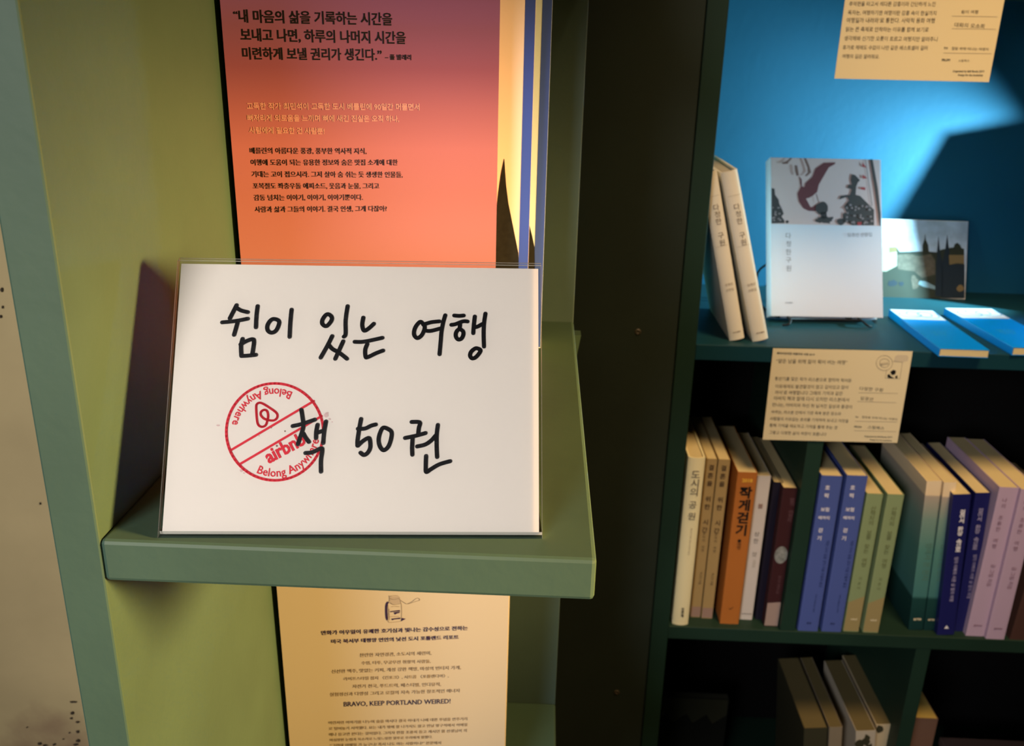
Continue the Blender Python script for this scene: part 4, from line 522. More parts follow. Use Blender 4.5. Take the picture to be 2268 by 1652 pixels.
'응': (230,(13,97,0,-17,204,0,0,17),(115,61,-57,-10,-21,-30,21,-30,57,-11,56,11,21,30,-21,30),(115,45,41,-6,15,-18,-15,-18,-41,-6,-42,6,-15,18,15,18),(115,201,-59,-11,-21,-32,21,-32,59,-11,58,11,21,32,-21,32),(115,185,42,-7,16,-20,-16,-20,-42,-6,-43,6,-16,20,16,20)),
'의': (230,(86,190,-44,-15,-17,-38,17,-38,44,-15,43,15,17,38,-17,38),(86,172,29,-9,11,-26,-11,-25,-29,-10,-29,10,-11,25,11,26),(176,207,0,-227,21,0,0,227),(16,30,70,1,77,9,-2,15,-77,-7,-70,-1)),
'이': (230,(177,207,0,-227,21,0,0,227),(78,189,-41,-21,-16,-57,16,-58,41,-21,41,21,17,58,-17,57),(78,171,27,-17,11,-43,-11,-45,-27,-16,-27,16,-10,45,10,43)),
'인': (230,(177,207,0,-165,21,0,0,165),(77,191,-43,-16,-16,-40,16,-40,43,-15,42,15,17,40,-17,40),(77,173,27,-11,11,-27,-11,-27,-27,-10,-28,10,-11,27,11,27),(53,58,0,-73,152,0,0,18,-132,0,0,55)),
'일': (230,(76,199,-42,-15,-16,-36,16,-36,42,-14,42,14,16,36,-16,36),(76,181,27,-9,11,-24,-11,-24,-27,-9,-27,9,-11,24,11,24),(177,207,0,-116,21,0,0,116),(52,-16,154,0,0,16,-134,0,0,25,126,0,0,55,-146,0,0,-17,125,0,0,-22,-125,0)),
'읽': (230,(177,207,0,-120,21,0,0,120),(125,77,0,-17,52,0,0,-78,21,0,0,95),(76,197,-42,-15,-16,-36,16,-37,42,-14,42,14,16,37,-16,36),(76,179,27,-9,11,-24,-11,-25,-27,-9,-27,9,-11,25,11,24),(41,77,0,-16,54,0,0,-22,-54,0,0,-55,56,0,36,5,-2,16,-33,-5,-37,-1,0,25,55,0,0,53)),
'임': (230,(177,207,0,-129,21,0,0,129),(52,65,0,-81,146,0,0,81),(178,49,0,-48,-106,0,0,48),(77,195,-43,-15,-16,-38,16,-38,43,-15,42,15,17,38,-17,38),(77,177,27,-10,11,-25,-11,-26,-27,-9,-28,9,-11,26,11,25)),
'있': (230,(177,207,0,-129,21,0,0,129),(77,194,-43,-15,-16,-38,16,-38,43,-15,42,15,17,38,-17,38),(77,176,27,-10,11,-25,-11,-26,-27,-10,-28,10,-11,26,11,25),(153,68,0,-12,-9,-29,-24,-25,-23,24,-8,30,0,12,-20,0,0,-12,-12,-33,-33,-24,10,-15,27,17,18,25,15,-26,27,-18,26,18,15,26,18,-25,28,-17,10,15,-33,23,-12,34,0,12)),
'자': (230,(17,184,0,-18,51,0,0,-28,-17,-57,-42,-40,12,-17,34,30,24,45,22,-42,34,-27,12,16,-41,38,-17,54,0,28,50,0,0,18),(166,207,0,-227,20,0,0,118,37,0,0,18,-37,0,0,91)),
'작': (230,(41,59,0,-17,126,0,0,-62,21,0,0,79),(18,191,0,-17,50,0,0,-9,-15,-44,-41,-29,11,-16,34,21,22,34,21,-31,33,-20,11,16,-40,28,-15,41,0,9,50,0,0,17),(167,207,0,-136,21,0,0,59,33,0,0,17,-33,0,0,60)),
'잖': (230,(154,44,-31,-9,-11,-22,11,-24,31,-8,30,8,11,24,-11,22),(154,29,16,-4,7,-12,-7,-13,-16,-5,-17,5,-7,13,7,12),(17,191,0,-17,51,0,0,-4,-16,-42,-41,-27,11,-16,34,20,22,33,21,-28,32,-17,11,15,-39,25,-15,37,0,4,50,0,0,17),(167,207,0,-114,21,0,0,46,33,0,0,17,-33,0,0,51),(36,70,0,-85,38,2,31,7,-3,16,-24,-5,-22,-2,0,67),(144,86,0,-20,-47,0,0,-15,113,0,0,15,-46,0,0,20)),
'잘': (230,(18,194,0,-17,50,0,0,-6,-16,-40,-41,-26,10,-17,36,20,22,32,22,-28,34,-18,10,16,-41,24,-15,37,0,6,50,0,0,17),(167,207,0,-117,21,0,0,51,33,0,0,17,-33,0,0,49),(45,-17,151,0,0,16,-131,0,0,26,123,0,0,55,-143,0,0,-17,123,0,0,-23,-123,0)),
'잡': (230,(46,72,0,-88,142,0,0,88,-21,0,0,-27,-101,0,0,27),(66,28,101,0,0,-27,-101,0),(18,192,0,-17,50,0,0,-8,-16,-43,-41,-27,11,-17,35,21,22,33,21,-30,34,-19,10,16,-40,27,-15,40,0,7,50,0,0,17),(167,207,0,-124,21,0,0,54,33,0,0,18,-33,0,0,52)),
'장': (230,(116,64,-55,-11,-19,-30,19,-31,55,-11,54,11,20,31,-20,30),(116,48,39,-7,15,-18,-15,-19,-39,-7,-40,7,-14,19,14,18),(18,190,0,-17,50,0,0,-9,-15,-44,-41,-29,10,-17,35,22,22,34,21,-30,34,-19,10,16,-40,27,-15,40,0,9,50,0,0,17),(167,207,0,-136,21,0,0,61,33,0,0,17,-33,0,0,58)),
'저': (230,(129,125,0,-17,49,0,0,-128,21,0,0,227,-21,0,0,-82),(19,184,0,-17,51,0,0,-26,-18,-59,-41,-40,12,-17,35,31,23,45,22,-43,35,-28,12,16,-42,39,-17,56,0,26,51,0,0,17)),
'적': (230,(48,59,0,-17,130,0,0,-62,21,0,0,79),(20,191,0,-17,50,0,0,-9,-16,-44,-41,-29,11,-17,35,22,22,34,21,-31,33,-20,11,17,-40,27,-15,42,0,8,50,0,0,17),(178,207,0,-59,-44,0,0,-17,44,0,0,-59,21,0,0,135)),
'전': (230,(178,207,0,-63,-46,0,0,-17,46,0,0,-86,21,0,0,166),(54,56,0,-71,151,0,0,18,-130,0,0,53),(20,188,0,-17,50,0,0,-11,-16,-44,-41,-30,11,-16,35,22,22,34,21,-31,33,-20,11,16,-40,28,-15,41,0,11,50,0,0,17)),
'절': (230,(178,207,0,-51,-45,0,0,-16,45,0,0,-50,20,0,0,117),(20,195,0,-17,50,0,0,-6,-16,-41,-41,-27,11,-17,34,21,22,32,22,-29,33,-18,10,16,-39,25,-15,38,0,6,49,0,0,17),(53,-17,154,0,0,16,-133,0,0,25,124,0,0,55,-145,0,0,-17,125,0,0,-22,-125,0)),
'점': (230,(52,63,0,-79,147,0,0,79),(178,47,0,-46,-106,0,0,46),(178,207,0,-57,-45,0,0,-17,45,0,0,-58,21,0,0,132),(20,192,0,-17,50,0,0,-8,-16,-45,-41,-29,11,-16,35,22,22,34,21,-31,33,-20,11,16,-40,28,-15,41,0,8,50,0,0,17)),
'접': (230,(54,73,0,-89,144,0,0,89,-20,0,0,-28,-104,0,0,28),(74,29,104,0,0,-28,-104,0),(178,207,0,-55,-45,0,0,-17,45,0,0,-51,20,0,0,123),(20,193,0,-17,50,0,0,-5,-16,-45,-41,-29,11,-17,35,22,22,35,21,-31,33,-21,11,17,-40,27,-15,42,0,5,50,0,0,17)),
'정': (230,(124,65,-55,-11,-20,-31,20,-31,55,-11,55,11,20,31,-20,31),(124,49,40,-7,15,-19,-15,-19,-40,-7,-40,7,-15,19,15,19),(178,207,0,-59,-45,0,0,-17,45,0,0,-59,21,0,0,135),(20,190,0,-17,50,0,0,-7,-16,-45,-41,-30,11,-17,35,23,22,34,21,-30,33,-21,11,17,-40,28,-15,41,0,7,50,0,0,17)),
'제': (230,(185,207,0,-227,19,0,0,227),(139,202,0,-76,-37,0,0,-17,37,0,0,-117,20,0,0,210),(16,180,0,-17,43,0,0,-20,-13,-59,-36,-43,13,-15,28,29,18,42,17,-39,28,-27,13,16,-36,40,-12,56,0,20,40,0,0,17)),
'조': (230,(105,82,0,-55,-92,0,0,-17,205,0,0,17,-93,0,0,55),(30,186,0,-17,74,0,0,-5,-26,-48,-55,-26,8,-17,49,22,35,39,35,-39,50,-20,8,16,-56,25,-26,48,0,5,74,0,0,17)),
'좌': (230,(20,186,0,-17,51,0,0,-3,-16,-41,-41,-27,10,-16,35,20,22,32,22,-30,34,-18,10,16,-40,25,-15,39,0,3,50,0,0,17),(13,28,66,1,74,8,-2,15,-29,-4,-30,-1,0,44,-21,0,0,-45,-61,-1),(166,207,0,-227,20,0,0,116,36,0,0,17,-36,0,0,94)),
'주': (230,(32,193,0,-17,71,0,-24,-41,-54,-21,8,-17,49,18,33,34,33,-34,49,-18,8,17,-54,21,-25,41,71,0,0,17),(13,78,0,-17,91,0,0,-80,21,0,0,80,92,0,0,17)),
'줘': (230,(26,190,0,-17,49,0,0,-4,-16,-30,-40,-19,8,-16,36,15,22,25,23,-23,34,-13,9,16,-40,17,-15,28,0,4,49,0,0,17),(14,69,60,1,0,-83,21,0,0,84,33,2,33,5,-1,16,-77,-7,-71,-1),(126,51,0,-16,51,0,0,-55,21,0,0,227,-21,0,0,-156)),
'지': (230,(177,207,0,-227,21,0,0,227),(20,184,0,-18,52,0,0,-28,-17,-58,-42,-39,12,-17,35,30,23,45,24,-42,35,-27,12,16,-43,37,-18,55,0,28,53,0,0,18)),
'직': (230,(177,207,0,-137,21,0,0,137),(47,58,0,-17,130,0,0,-61,21,0,0,78),(21,191,0,-17,52,0,0,-9,-16,-44,-41,-29,10,-16,35,21,23,34,22,-31,34,-20,11,16,-41,28,-16,41,0,9,51,0,0,17)),
'진': (230,(177,207,0,-166,21,0,0,166),(21,188,0,-17,52,0,0,-12,-16,-44,-41,-30,10,-16,35,22,23,34,22,-32,34,-20,11,17,-41,27,-16,42,0,12,51,0,0,17),(53,57,0,-72,152,0,0,18,-132,0,0,54)),
'짊': (230,(177,207,0,-119,21,0,0,119),(127,77,0,-94,71,0,0,94),(180,62,0,-64,-35,0,0,64),(21,193,0,-17,52,0,-16,-44,-41,-27,9,-16,36,20,23,33,22,-30,35,-19,10,16,-41,26,-16,41,51,0,0,17),(41,-17,48,1,30,3,-1,16,-26,-3,-31,-1,0,26,53,0,0,52,-73,0,0,-15,53,0,0,-22,-53,0)),
'집': (230,(177,207,0,-123,21,0,0,123),(52,73,0,-89,146,0,0,89,-21,0,0,-27,-104,0,0,27),(73,30,104,0,0,-29,-104,0),(21,192,0,-17,52,0,0,-5,-16,-42,-42,-28,11,-16,35,21,23,32,22,-30,35,-19,10,16,-41,26,-16,40,0,5,51,0,0,17)),
'착': (230,(41,57,0,-17,126,0,0,-60,21,0,0,77),(69,208,0,-29,-50,0,0,-17,50,0,0,-4,-16,-42,-40,-26,10,-17,35,20,22,32,21,-29,34,-18,10,16,-40,25,-15,39,0,4,50,0,0,17,-50,0,0,29),(167,207,0,-138,21,0,0,60,33,0,0,18,-33,0,0,60)),
'찬': (230,(69,205,0,-29,-50,0,0,-17,50,0,0,-6,-16,-42,-40,-28,10,-16,35,20,22,32,21,-29,33,-19,11,17,-40,26,-15,39,0,6,50,0,0,17,-50,0,0,29),(167,207,0,-168,21,0,0,80,33,0,0,18,-33,0,0,70),(47,54,0,-69,151,0,0,18,-130,0,0,51)),
'참': (230,(46,62,0,-78,142,0,0,78),(168,46,0,-45,-102,0,0,45),(69,208,0,-28,-50,0,0,-16,50,0,0,-4,-16,-41,-40,-25,10,-17,34,20,23,31,21,-28,34,-18,10,16,-40,24,-15,38,0,4,50,0,0,16,-50,0,0,28),(167,207,0,-134,21,0,0,59,33,0,0,18,-33,0,0,57)),
'창': (230,(116,62,-55,-10,-19,-30,19,-30,55,-11,54,11,20,30,-20,30),(116,46,39,-6,15,-18,-15,-18,-39,-7,-40,7,-14,18,14,18),(69,208,0,-29,-50,0,0,-16,50,0,0,-5,-16,-41,-40,-27,10,-16,35,20,22,32,21,-28,34,-18,10,16,-40,24,-15,38,0,5,50,0,0,16,-50,0,0,29),(167,207,0,-139,21,0,0,63,33,0,0,17,-33,0,0,59)),
'찾': (230,(69,208,0,-27,-50,0,0,-17,50,0,0,-4,-16,-40,-40,-26,10,-16,34,19,23,31,21,-28,34,-18,10,16,-40,25,-15,37,0,4,50,0,0,17,-50,0,0,27),(167,207,0,-131,21,0,0,58,33,0,0,17,-33,0,0,56),(44,63,0,-16,63,0,-24,-32,-48,-18,8,-16,45,16,30,29,30,-29,45,-16,8,16,-49,18,-23,32,63,0,0,16)),
'책': (230,(52,56,0,-17,131,0,0,-59,20,0,0,76),(60,204,0,-27,-41,0,0,-17,41,0,-12,-42,-34,-28,10,-15,28,20,18,29,17,-27,28,-18,10,16,-34,25,-12,40,40,0,0,17,-40,0,0,27),(135,203,0,-134,20,0,0,60,28,0,0,-61,20,0,0,139,-20,0,0,-61,-28,0,0,57)),
'천': (230,(69,205,0,-28,-50,0,0,-17,50,0,0,-7,-15,-43,-41,-28,10,-16,35,20,22,33,22,-30,34,-19,10,16,-41,26,-15,41,0,7,50,0,0,17,-50,0,0,28),(178,207,0,-70,-46,0,0,-17,46,0,0,-82,21,0,0,169),(54,53,0,-68,151,0,0,18,-130,0,0,50)),
'최': (230,(176,207,0,-227,21,0,0,227),(16,27,70,1,77,9,-2,15,-31,-4,-32,-2,0,41,-21,0,0,-42,-63,-1),(77,205,0,-28,-51,0,0,-17,51,0,-16,-40,-40,-24,9,-16,35,19,23,31,22,-30,36,-18,9,16,-41,24,-16,38,52,0,0,17,-52,0,0,28)),
'추': (230,(13,70,0,-17,91,0,0,-73,21,0,0,73,92,0,0,17),(104,207,0,-28,-72,0,0,-17,72,0,-24,-38,-55,-20,8,-17,48,17,34,30,33,-30,48,-17,8,17,-55,21,-24,37,72,0,0,17,-72,0,0,28)),
'축': (230,(35,51,0,-17,136,0,0,-53,21,0,0,70,-67,0,0,25,92,0,0,17,-204,0,0,-17,91,0,0,-25),(34,185,0,-17,69,0,-24,-31,-54,-16,6,-15,51,12,33,28,32,-28,51,-12,7,15,-55,16,-24,31,70,0,0,17,-71,0,0,23,-21,0,0,-23)),
'충': (230,(115,40,41,-5,15,-16,-15,-17,-41,-5,-42,5,-15,17,15,16),(13,95,0,-16,91,0,0,-23,-49,-11,-18,-26,20,-28,58,-10,56,10,21,28,-18,26,-49,11,0,23,92,0,0,16),(34,185,0,-17,69,0,-24,-30,-55,-15,7,-16,50,13,34,27,33,-27,51,-13,6,16,-55,15,-24,30,70,0,0,17,-71,0,0,22,-21,0,0,-22)),
'취': (230,(177,207,0,-227,21,0,0,227),(77,206,0,-25,-50,0,0,-16,50,0,-15,-33,-39,-20,8,-16,35,15,22,26,21,-24,34,-14,8,16,-39,19,-14,31,49,0,0,16,-49,0,0,25),(15,62,62,1,0,-76,21,0,0,78,32,2,33,5,-2,15,-77,-6,-72,-1)),
'치': (230,(177,207,0,-227,21,0,0,227),(75,203,0,-35,-52,0,0,-17,52,0,0,-17,-16,-56,-42,-38,11,-16,35,28,23,42,23,-40,35,-26,11,16,-42,36,-17,54,0,17,51,0,0,17,-51,0,0,35)),
'커': (230,(25,183,0,-17,81,0,-2,-20,-5,-19,-86,-6,4,-18,76,7,-30,-42,-50,-34,11,-16,81,73,22,92),(126,116,0,-17,52,0,0,-119,20,0,0,227,-20,0,0,-91)),
'컬': (230,(178,207,0,-54,-49,0,0,-17,49,0,0,-46,21,0,0,117),(29,196,0,-17,78,0,-5,-22,-84,-4,4,-16,72,5,-29,-25,-46,-18,8,-17,77,43,24,71),(54,-16,152,0,0,16,-132,0,0,25,125,0,0,55,-146,0,0,-17,125,0,0,-22,-124,0)),
'케': (230,(185,207,0,-227,20,0,0,227),(138,201,0,-83,-35,0,6,30,2,32,-86,0,0,-17,66,0,-2,-18,-4,-17,-71,-5,2,-18,64,6,-25,-37,-41,-32,12,-14,44,33,26,40,42,0,0,-109,19,0,0,209)),
'콤': (230,(38,58,0,-74,153,0,0,74),(171,42,0,-41,-113,0,0,41),(37,199,0,-17,134,0,0,-22,-140,-4,3,-17,136,6,-5,-32,21,-1,5,39,1,48),(96,128,0,-30,-83,0,0,-17,204,0,0,17,-101,0,0,30)),
'쾌': (230,(21,183,0,-17,76,0,0,-28,-81,-5,3,-17,77,7,-6,-42,19,-2,6,49,1,55),(13,34,54,1,60,6,-1,15,-28,-3,-30,-1,0,49,-19,0,0,-50,-39,0),(138,202,0,-210,19,0,0,102,27,0,0,-114,20,0,0,227,-20,0,0,-96,-27,0,0,91)),
'크': (230,(13,29,0,-17,204,0,0,17),(37,184,0,-17,135,0,-1,-46,-140,-6,3,-17,136,7,-8,-57,20,-2,9,60,1,78)),
'큰': (230,(13,96,0,-17,204,0,0,17,-32,0,5,44,1,55,-152,0,0,-17,132,0,-1,-28,-137,-5,3,-17,133,6,-5,-38),(38,56,0,-71,158,0,0,18,-137,0,0,53)),
'킨': (230,(177,207,0,-165,21,0,0,165),(29,190,0,-17,81,0,-6,-28,-87,-4,4,-17,75,6,-30,-29,-47,-22,8,-17,80,51,25,77),(53,54,0,-70,152,0,0,17,-132,0,0,53)),
'타': (230,(22,186,0,-151,74,1,51,6,-2,17,-49,-6,-53,-1,0,54,80,0,0,17,-80,0,0,46,85,0,0,17),(166,207,0,-227,20,0,0,119,37,0,0,17,-37,0,0,91)),
'태': (230,(22,181,0,-145,60,1,39,5,-2,18,-36,-5,-42,-1,0,51,66,0,0,16,-66,0,0,43,70,0,0,17),(135,202,0,-210,20,0,0,107,30,0,0,-119,20,0,0,227,-20,0,0,-91,-30,0,0,86)),
'털': (230,(24,193,0,-99,71,0,44,5,-1,17,-42,-5,-51,-1,0,26,75,0,0,16,-75,0,0,24,81,0,0,17),(178,207,0,-52,-43,0,0,-17,43,0,0,-53,20,0,0,122),(53,-17,154,0,0,16,-133,0,0,23,124,0,0,53,-145,0,0,-17,125,0,0,-21,-125,0)),
'통': (230,(115,54,-58,-10,-20,-27,20,-27,58,-9,57,9,20,27,-20,27),(115,38,41,-6,15,-15,-15,-15,-41,-5,-43,5,-14,15,14,15),(39,200,0,-91,65,0,0,-22,-92,0,0,-17,205,0,0,17,-92,0,0,22,68,0,0,16,-133,0,0,22,126,0,0,16,-126,0,0,21,132,0,0,16)),
'투': (230,(12,70,0,-17,92,0,0,-73,21,0,0,73,92,0,0,17),(40,196,0,-103,154,0,0,17,-134,0,0,27,127,0,0,17,-127,0,0,26,132,0,0,16)),
'트': (230,(13,27,0,-17,205,0,0,17),(39,187,0,-119,155,0,0,17,-134,0,0,35,127,0,0,17,-127,0,0,33,132,0,0,17)),
'틀': (230,(13,102,0,-16,204,0,0,16),(39,201,0,-82,154,0,0,15,-133,0,0,20,126,0,0,14,-126,0,0,18,132,0,0,15),(38,-17,159,0,0,15,-139,0,0,22,133,0,0,49,-154,0,0,-15,133,0,0,-19,-132,0)),
'티': (230,(177,207,0,-227,21,0,0,227),(27,186,0,-151,75,1,52,6,-3,17,-49,-6,-55,-1,0,54,81,0,0,17,-81,0,0,46,89,0,0,17)),
'틸': (230,(177,207,0,-119,21,0,0,119),(26,196,0,-99,79,1,49,5,-2,17,-47,-5,-59,-1,0,25,81,0,0,16,-81,0,0,24,87,0,0,17),(52,-17,154,0,0,16,-134,0,0,25,126,0,0,53,-146,0,0,-16,125,0,0,-22,-125,0)),
'퍽': (230,(48,58,0,-17,130,0,0,-61,21,0,0,78),(137,148,0,-17,41,0,0,-62,21,0,0,138,-21,0,0,-59),(16,83,64,1,70,6,-2,16,-32,-3,0,70,23,0,0,17,-120,0,0,-17,23,0,0,-73,-29,0),(62,173,34,0,0,-72,-34,-1)),
'페': (230,(186,207,0,-227,20,0,0,227),(142,201,0,-80,-31,0,0,-19,31,0,0,-110,20,0,0,209),(13,36,53,2,58,6,-1,15,-24,-2,0,104,19,0,0,17,-103,0,0,-17,18,0,0,-107,-23,0),(52,161,28,0,0,-105,-28,-2)),
'편': (230,(140,121,0,-17,38,0,0,-65,21,0,0,168,-21,0,0,-43,-38,0,0,-17,38,0,0,-26),(16,73,62,1,68,6,-1,16,-29,-3,0,79,22,0,0,17,-119,0,0,-17,23,0,0,-82,-29,0),(62,172,34,0,0,-80,-34,-1),(54,52,0,-67,151,0,0,18,-130,0,0,49)),
'평': (230,(124,62,-55,-10,-20,-30,20,-30,55,-11,55,11,20,30,-20,30),(124,46,40,-6,15,-18,-15,-18,-40,-7,-40,7,-15,18,15,18),(178,207,0,-41,-37,0,0,-16,37,0,0,-24,-37,0,0,-17,37,0,0,-42,21,0,0,140),(16,81,62,1,68,6,-1,16,-29,-3,0,72,22,0,0,17,-119,0,0,-17,23,0,0,-75,-29,0),(62,173,34,0,0,-73,-34,-1)),
'포': (230,(31,94,0,-16,73,0,0,-52,-91,0,0,-17,205,0,0,17,-93,0,0,52,73,0,0,16,-35,0,0,74,35,0,0,17,-167,0,0,-17,35,0,0,-74),(86,168,57,0,0,-74,-57,0)),
'폴': (230,(13,104,0,-16,204,0,0,16,-92,0,0,22,72,0,0,16,-34,0,0,43,34,0,0,16,-165,0,0,-16,34,0,0,-43,-34,0,0,-16,72,0,0,-22),(86,185,57,0,0,-43,-57,0),(38,-17,159,0,0,16,-139,0,0,22,133,0,0,49,-154,0,0,-15,133,0,0,-19,-132,0)),
'푸': (230,(33,116,0,-17,164,0,0,17,-33,0,0,61,34,0,0,17,-166,0,0,-17,34,0,0,-61),(87,177,56,0,0,-61,-56,0),(12,73,0,-17,92,0,0,-75,21,0,0,75,92,0,0,17)),
'풍': (230,(115,42,41,-6,15,-16,-15,-17,-41,-6,-42,6,-15,17,15,16),(13,97,0,-17,91,0,0,-22,-49,-11,-18,-27,21,-29,57,-10,56,10,21,29,-18,27,-49,11,0,22,92,0,0,17),(32,134,0,-17,165,0,0,17,-34,0,0,47,34,0,0,17,-165,0,0,-17,34,0,0,-47),(86,181,57,0,0,-47,-57,0)),
'프': (230,(13,27,0,-17,205,0,0,17),(31,89,0,-17,167,0,0,17,-35,0,0,78,35,0,0,17,-167,0,0,-17,35,0,0,-78),(86,167,57,0,0,-78,-57,0)),
'피': (230,(177,207,0,-227,21,0,0,227),(15,37,69,1,75,7,-1,16,-37,-4,0,109,25,0,0,17,-128,0,0,-17,25,0,0,-112,-31,0),(63,166,38,0,0,-110,-38,-1)),
'필': (230,(177,207,0,-117,21,0,0,117),(51,-17,155,0,0,17,-134,0,0,24,126,0,0,55,-147,0,0,-17,127,0,0,-22,-127,0),(19,97,66,2,71,7,-1,15,-33,-3,0,57,22,0,0,16,-121,0,0,-16,22,0,0,-60,-29,-1),(65,175,37,0,0,-58,-37,-2)),
'하': (230,(79,135,-40,-15,-15,-37,15,-38,40,-14,39,14,16,38,-16,37),(79,118,25,-10,10,-25,-10,-25,-25,-10,-25,10,-10,25,10,25),(166,207,0,-227,20,0,0,117,37,0,0,17,-37,0,0,93),(68,204,0,-33,-57,0,0,-17,134,0,0,17,-56,0,0,33)),
'한': (230,(80,150,-39,-12,-15,-30,15,-31,39,-11,39,11,15,31,-15,30),(80,134,25,-7,9,-19,-9,-19,-25,-7,-25,7,-9,19,9,19),(167,207,0,-170,21,0,0,78,33,0,0,17,-33,0,0,75),(70,207,0,-28,-57,0,0,-17,134,0,0,17,-57,0,0,28),(47,51,0,-66,151,0,0,18,-130,0,0,48)),
'할': (230,(80,160,-40,-10,-14,-27,14,-27,40,-10,39,10,15,27,-15,27),(80,145,25,-6,9,-16,-9,-16,-25,-6,-25,6,-9,16,9,16),(167,208,0,-125,21,0,0,53,34,0,0,17,-34,0,0,55),(45,-17,151,0,0,16,-131,0,0,22,123,0,0,50,-143,0,0,-15,123,0,0,-20,-123,0),(70,209,0,-23,-57,0,0,-16,134,0,0,16,-57,0,0,23)),
'함': (230,(46,58,0,-74,142,0,0,74),(168,41,0,-40,-102,0,0,40),(80,155,-40,-11,-14,-29,14,-30,40,-11,39,11,15,30,-15,29),(80,139,25,-7,9,-17,-9,-18,-25,-7,-25,7,-9,18,9,17),(167,207,0,-136,21,0,0,58,33,0,0,18,-33,0,0,60),(70,209,0,-26,-57,0,0,-17,134,0,0,17,-57,0,0,26)),
'합': (230,(46,65,0,-81,142,0,0,81,-21,0,0,-23,-101,0,0,23),(66,25,101,0,0,-25,-101,0),(80,156,-40,-10,-14,-29,14,-29,40,-11,39,11,15,29,-15,29),(80,141,25,-7,9,-17,-9,-18,-25,-6,-25,6,-9,18,9,17),(167,207,0,-132,21,0,0,57,33,0,0,17,-33,0,0,58),(70,209,0,-25,-57,0,0,-17,134,0,0,17,-57,0,0,25)),
'해': (230,(68,136,-34,-14,-14,-37,14,-38,34,-14,35,14,14,38,-14,37),(68,119,22,-10,8,-24,-8,-25,-22,-9,-21,9,-9,25,9,24),(58,200,0,-32,-46,0,0,-17,112,0,0,17,-45,0,0,32),(136,202,0,-211,19,0,0,104,29,0,0,-115,20,0,0,227,-20,0,0,-95,-29,0,0,90)),
'했': (230,(69,153,-35,-11,-13,-28,13,-28,35,-10,35,10,13,28,-13,28),(69,138,21,-7,8,-17,-8,-17,-21,-6,-22,6,-8,17,8,17),(135,203,0,-133,20,0,0,58,28,0,0,-61,20,0,0,140,-20,0,0,-62,-28,0,0,58),(59,206,0,-25,-48,0,0,-17,115,0,0,17,-47,0,0,25),(155,60,0,-8,-8,-27,-24,-24,-23,23,-8,28,0,8,-20,0,0,-8,-12,-31,-33,-22,10,-16,27,17,18,24,15,-25,27,-18,26,18,15,26,18,-25,28,-17,10,16,-34,22,-11,31,0,8)),
'행': (230,(69,152,-35,-11,-13,-28,13,-28,35,-11,35,11,13,28,-13,28),(69,136,21,-6,8,-17,-8,-17,-21,-6,-22,6,-8,17,8,17),(129,60,-56,-11,-20,-29,20,-29,56,-10,55,10,20,29,-20,29),(129,44,40,-6,15,-18,-15,-17,-40,-6,-41,6,-14,17,14,18),(135,202,0,-130,19,0,0,56,29,0,0,-64,20,0,0,143,-20,0,0,-62,-29,0,0,57),(59,205,0,-25,-48,0,0,-17,115,0,0,17,-47,0,0,25)),
'향': (230,(117,59,-54,-10,-20,-29,20,-29,54,-10,54,10,20,29,-20,29),(117,43,39,-6,14,-17,-14,-17,-39,-6,-39,6,-14,17,14,17),(80,153,-40,-11,-14,-29,14,-29,40,-11,39,11,15,29,-15,29),(80,138,25,-7,9,-18,-9,-17,-25,-7,-25,7,-9,17,9,18),(167,207,0,-146,21,0,0,41,33,0,0,18,-33,0,0,31,33,0,0,17,-33,0,0,39),(70,209,0,-28,-57,0,0,-16,134,0,0,16,-57,0,0,28)),
'험': (230,(52,58,0,-74,147,0,0,74),(178,41,0,-40,-106,0,0,40),(78,155,-37,-11,-15,-29,15,-30,37,-11,38,11,14,30,-14,29),(78,139,24,-7,9,-17,-9,-18,-24,-7,-23,7,-9,18,9,17),(140,138,0,-17,38,0,0,-51,21,0,0,137,-21,0,0,-69),(68,209,0,-26,-55,0,0,-17,131,0,0,17,-55,0,0,26)),
'헤': (230,(185,207,0,-227,20,0,0,227),(67,136,-34,-15,-13,-37,13,-37,34,-14,34,14,14,37,-14,37),(67,118,21,-9,9,-25,-9,-24,-21,-10,-21,10,-8,24,8,25),(142,202,0,-83,-25,0,0,-17,25,0,0,-110,20,0,0,210),(58,201,0,-33,-46,0,0,-17,111,0,0,17,-45,0,0,33)),
'현': (230,(77,150,-37,-12,-14,-31,14,-32,37,-11,37,11,14,32,-14,31),(77,134,23,-8,9,-19,-9,-20,-23,-7,-23,7,-9,20,9,19),(140,99,0,-17,38,0,0,-48,21,0,0,173,-21,0,0,-60,-38,0,0,-17,38,0,0,-31),(67,207,0,-28,-54,0,0,-17,127,0,0,17,-53,0,0,28),(53,49,0,-64,151,0,0,18,-130,0,0,46)),
'호': (230,(115,125,38,-7,15,-19,-15,-20,-38,-7,-39,7,-14,20,14,19),(104,203,0,-29,-81,0,0,-17,183,0,0,17,-81,0,0,29),(115,142,-55,-12,-19,-31,16,-31,47,-12,0,-32,-91,0,0,-17,205,0,0,17,-93,0,0,32,46,12,18,31,-20,31)),
'혹': (230,(115,147,38,-4,13,-14,-13,-13,-38,-5,-39,5,-13,13,13,14),(35,44,0,-17,134,0,0,-47,21,0,0,64),(104,210,0,-23,-81,0,0,-16,182,0,0,16,-80,0,0,23),(13,79,0,-17,204,0,0,17,-92,0,0,18,46,9,17,23,-20,25,-53,8,-54,-8,-19,-25,16,-23,46,-9,0,-18)),
'혼': (230,(115,145,38,-5,14,-14,-14,-15,-38,-5,-39,5,-14,15,14,14),(115,160,-54,-9,-19,-25,16,-25,46,-10,0,-18,-91,0,0,-16,204,0,0,16,-92,0,0,18,46,10,17,25,-20,25),(39,42,0,-57,155,0,0,17,-134,0,0,40),(104,209,0,-23,-81,0,0,-16,182,0,0,16,-80,0,0,23)),
